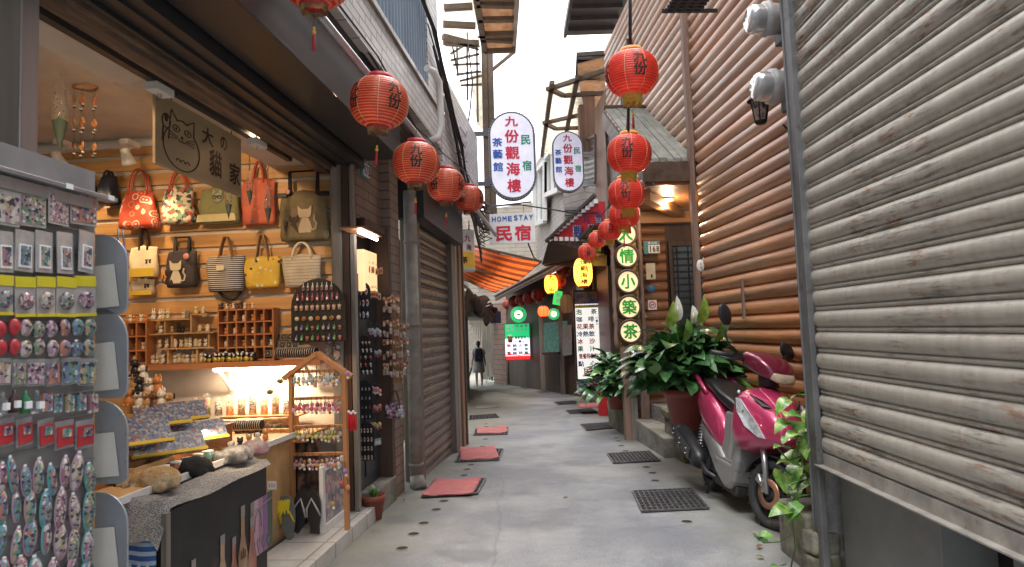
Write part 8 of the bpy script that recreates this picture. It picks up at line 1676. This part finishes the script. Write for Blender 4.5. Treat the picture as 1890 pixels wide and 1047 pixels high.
# ============================================================ people
def tubep(b, pts, r, mi=0): b.tube(pts, r, 12, mi)
def person(label, M, hair, stride, arms):
    t = thing('person', label, 'person', M); skin = mat('skin', (.42, .24, .17), .55)
    b = MB(M)
    for s, k in ((-1, 0), (1, 1)):
        f_ = stride[k]; hip = (s * .085, 0, .84); knee = (s * .09, f_[0], .46); ank = (s * .09, f_[1], .09 + f_[2])
        tubep(b, [hip, ((s * .088), f_[0] * .5, .66), knee, (s * .092, (f_[0] + f_[1]) / 2 + .015, .30 + f_[2] * .5), ank], [.085, .070, .050, .050, .034]); b.ell(knee, .05, 10); b.ell((s * .09, f_[1] + .05, .045 + f_[2] * .9), (.038, .11, .04), 12); b.ell(ank, .036, 8)
        a = arms[k]; sh_ = (s * .165, 0, 1.30); tubep(b, [sh_, (s * .20, a[0], 1.04), (s * a[3], a[1], a[2])], [.048, .038, .027]); b.ell((s * .2, a[0], 1.04), .038, 8)
        h = Vector((s * a[3], a[1], a[2])); b.ell(h + Vector((0, .0, -.04)), (.02, .035, .048), 10)
        for q_ in range(4): b.tube([h + Vector((0, -.022 + .015 * q_, -.07)), h + Vector((-s * .006, -.024 + .016 * q_, -.10)), h + Vector((-s * .014, -.022 + .015 * q_, -.125 + .006 * abs(q_ - 1.5)))], .0085, 6)
        b.tube([h + Vector((0, .026, -.03)), h + Vector((-s * .01, .05, -.06)), h + Vector((-s * .014, .052, -.085))], .009, 6)
    b.loft([[(rx * math.cos(2 * math.pi * k / 16), ry * math.sin(2 * math.pi * k / 16), z) for k in range(16)] for z, rx, ry in ((.80, .14, .10), (.92, .165, .115), (1.06, .125, .09), (1.20, .15, .10), (1.31, .175, .09), (1.36, .12, .075), (1.39, .06, .055))])
    b.tube([(0, .0, 1.34), (0, .01, 1.46)], [.055, .048], 12); b.ell((0, .02, 1.53), (.072, .088, .105), 18); b.ell((0, .105, 1.515), (.012, .016, .018), 8)
    for s in (-1, 1): b.ell((s * .073, .015, 1.525), (.012, .018, .028), 8)
    o = b.build('body', skin, parent=t); mo = o.modifiers.new('r', 'REMESH'); mo.mode = 'VOXEL'; mo.voxel_size = .011; mo.use_smooth_shade = True
    b = MB(M)
    for s in (-1, 1): b.ell((s * .03, .103, 1.54), (.012, .006, .006), 8, 0)
    b.tube([(-.022, .102, 1.48), (.022, .102, 1.48)], .004, 5, 1); b.build('face_features', [blk, mat('lip', (.4, .1, .1), .5)], parent=t)
    b = MB(M); b.ell((0, .0, 1.555), (.084, .092, .105), 18)
    if hair == 'bun': b.ell((0, -.095, 1.55), (.045, .04, .05), 12); b.ell((0, -.06, 1.47), (.05, .04, .06), 10)
    else: b.loft([[(rx * math.cos(2 * math.pi * k / 14), -.02 + ry * math.sin(2 * math.pi * k / 14), z) for k in range(14)] for z, rx, ry in ((1.56, .08, .08), (1.45, .085, .07), (1.32, .08, .05), (1.24, .05, .03))])
    b.build('hair', mat('black_hair', (.012, .010, .010), .45, bump=.3, bs=60), parent=t); return t
def cloth(M, t, nm, m, secs, yoff=0, n=28, fold=.0):
    b = MB(M); b.loft([[((rx + fold * math.sin(k * 1.8) * (i / len(secs))) * math.cos(2 * math.pi * k / n), yoff + (ry + fold * math.cos(k * 2.3) * (i / len(secs))) * math.sin(2 * math.pi * k / n), z) for k in range(n)] for i, (z, rx, ry) in enumerate(secs)], cap=False); return b.build(nm, m, parent=t, solid=.006)
pm = T(G(885, 713)) @ Rz(.08) @ S(1.0, 1.0, 1.0)
wm = mat('white_cotton', (.66, .66, .66), .8)
t = person('woman walking away in a white shirt and grey skirt with a navy backpack', pm, 'bun', ((.06, .16, 0), (-.02, -.14, .03)), ((-.02, .03, .80, .26), (.02, -.03, .80, .25)))
cloth(pm, t, 'shirt', wm, ((1.40, .075, .07), (1.35, .15, .09), (1.30, .185, .105), (1.18, .165, .115), (1.04, .145, .11), (.98, .155, .12)))
for s in (-1, 1): b = MB(pm); b.tube([(s * .13, 0, 1.335), (s * .19, 0, 1.26), (s * .205, 0, 1.16)], [.055, .066, .062], 12); b.build('sleeve', wm, parent=t)
cloth(pm, t, 'skirt', mat('grey_skirt', (.30, .29, .28), .85, var=.15), ((1.04, .15, .115), (.95, .17, .13), (.82, .19, .15), (.66, .205, .17), (.50, .22, .19)), fold=.008)
b = MB(pm); b.loft([[((.16 * w_) * abs(math.cos(a)) ** .5 * (1 if math.cos(a) > 0 else -1), -.17 + .075 * w_ * abs(math.sin(a)) ** .6 * (1 if math.sin(a) > 0 else -1), z) for a in [2 * math.pi * k / 20 for k in range(20)]] for z, w_ in ((.90, .7), (.92, .95), (1.05, 1), (1.22, .95), (1.33, .8), (1.37, .45))]); bp = b.build('backpack', mat('navy_pack', (.025, .03, .06), .6, var=.3, vs=10), parent=t)
b = MB(pm); b.boxm(T((0, -.25, 1.02)), .2, .03, .16); b.boxm(T((.03, -.268, 1.06)), .02, .004, .02, 1); b.build('pocket', [MC['navy_pack'], whitep], parent=bp, bevel=0)
for s in (-1, 1): b = MB(pm); b.tube([(s * .09, -.11, 1.34), (s * .10, .0, 1.40), (s * .11, .10, 1.30), (s * .12, .11, 1.12), (s * .13, -.08, 1.0)], .016, 6); b.build('strap', MC['navy_pack'], parent=bp)
for s, f_ in ((-1, .16), (1, -.14)): b = MB(pm); b.poly([(s * .09 + x, f_ + .05 + y_, .004 + (.03 if s > 0 else 0)) for x, y_ in ((-.04, -.11), (.04, -.11), (.045, .05), (.03, .12), (-.03, .12), (-.045, .05))], (0, 0, .02)); b.tube([(s * .09 - .04, f_ + .08, .03), (s * .09, f_ + .09, .085), (s * .09 + .04, f_ + .08, .03)], .01, 5); b.build('sandal', whitep, parent=t)
pm = T(G(851, 711)) @ Rz(.5)
t = person('person in white top and pale jeans walking at the left edge of the lane end', pm, 'long', ((.08, .18, 0), (-.03, -.16, .03)), ((-.02, .12, .95, .22), (.02, -.05, .82, .24)))
cloth(pm, t, 'top', wm, ((1.40, .075, .07), (1.34, .16, .095), (1.25, .18, .11), (1.05, .16, .12), (.90, .19, .14)))
for s in (-1, 1): b = MB(pm); b.tube([(s * .13, 0, 1.33), (s * .19, 0, 1.22), (s * .21, 0, 1.08)], [.055, .062, .055], 12); b.build('sleeve', wm, parent=t)
for s, f_ in ((-1, (.08, .18)), (1, (-.03, -.16))): b = MB(pm); b.tube([(s * .075, 0, .92), (s * .088, f_[0] * .5, .68), (s * .09, f_[0], .46), (s * .092, f_[1] * .9, .14)], [.105, .088, .066, .055], 14); b.build('trouser_leg', mat('pale_jeans', (.26, .34, .42), .8), parent=t)
b = MB(pm); b.ell((.24, -.05, .95), (.07, .14, .13), 12); b.tube([(.2, -.05, 1.05), (.1, 0, 1.38), (-.1, .05, 1.2)], .012, 5); b.build('shoulder_bag', bst, parent=t)
b = MB(pm); b.lathe([(.004, 0), (.03, .12), (.035, .5), (.01, .62), (.008, .75)], 10, 0, T((.30, .05, .10)) @ Ry(.35)); b.build('folded_umbrella', mat('dark_umbrella', (.05, .06, .08), .5), label='dark folded umbrella carried at the left edge of the lane end', category='umbrella')
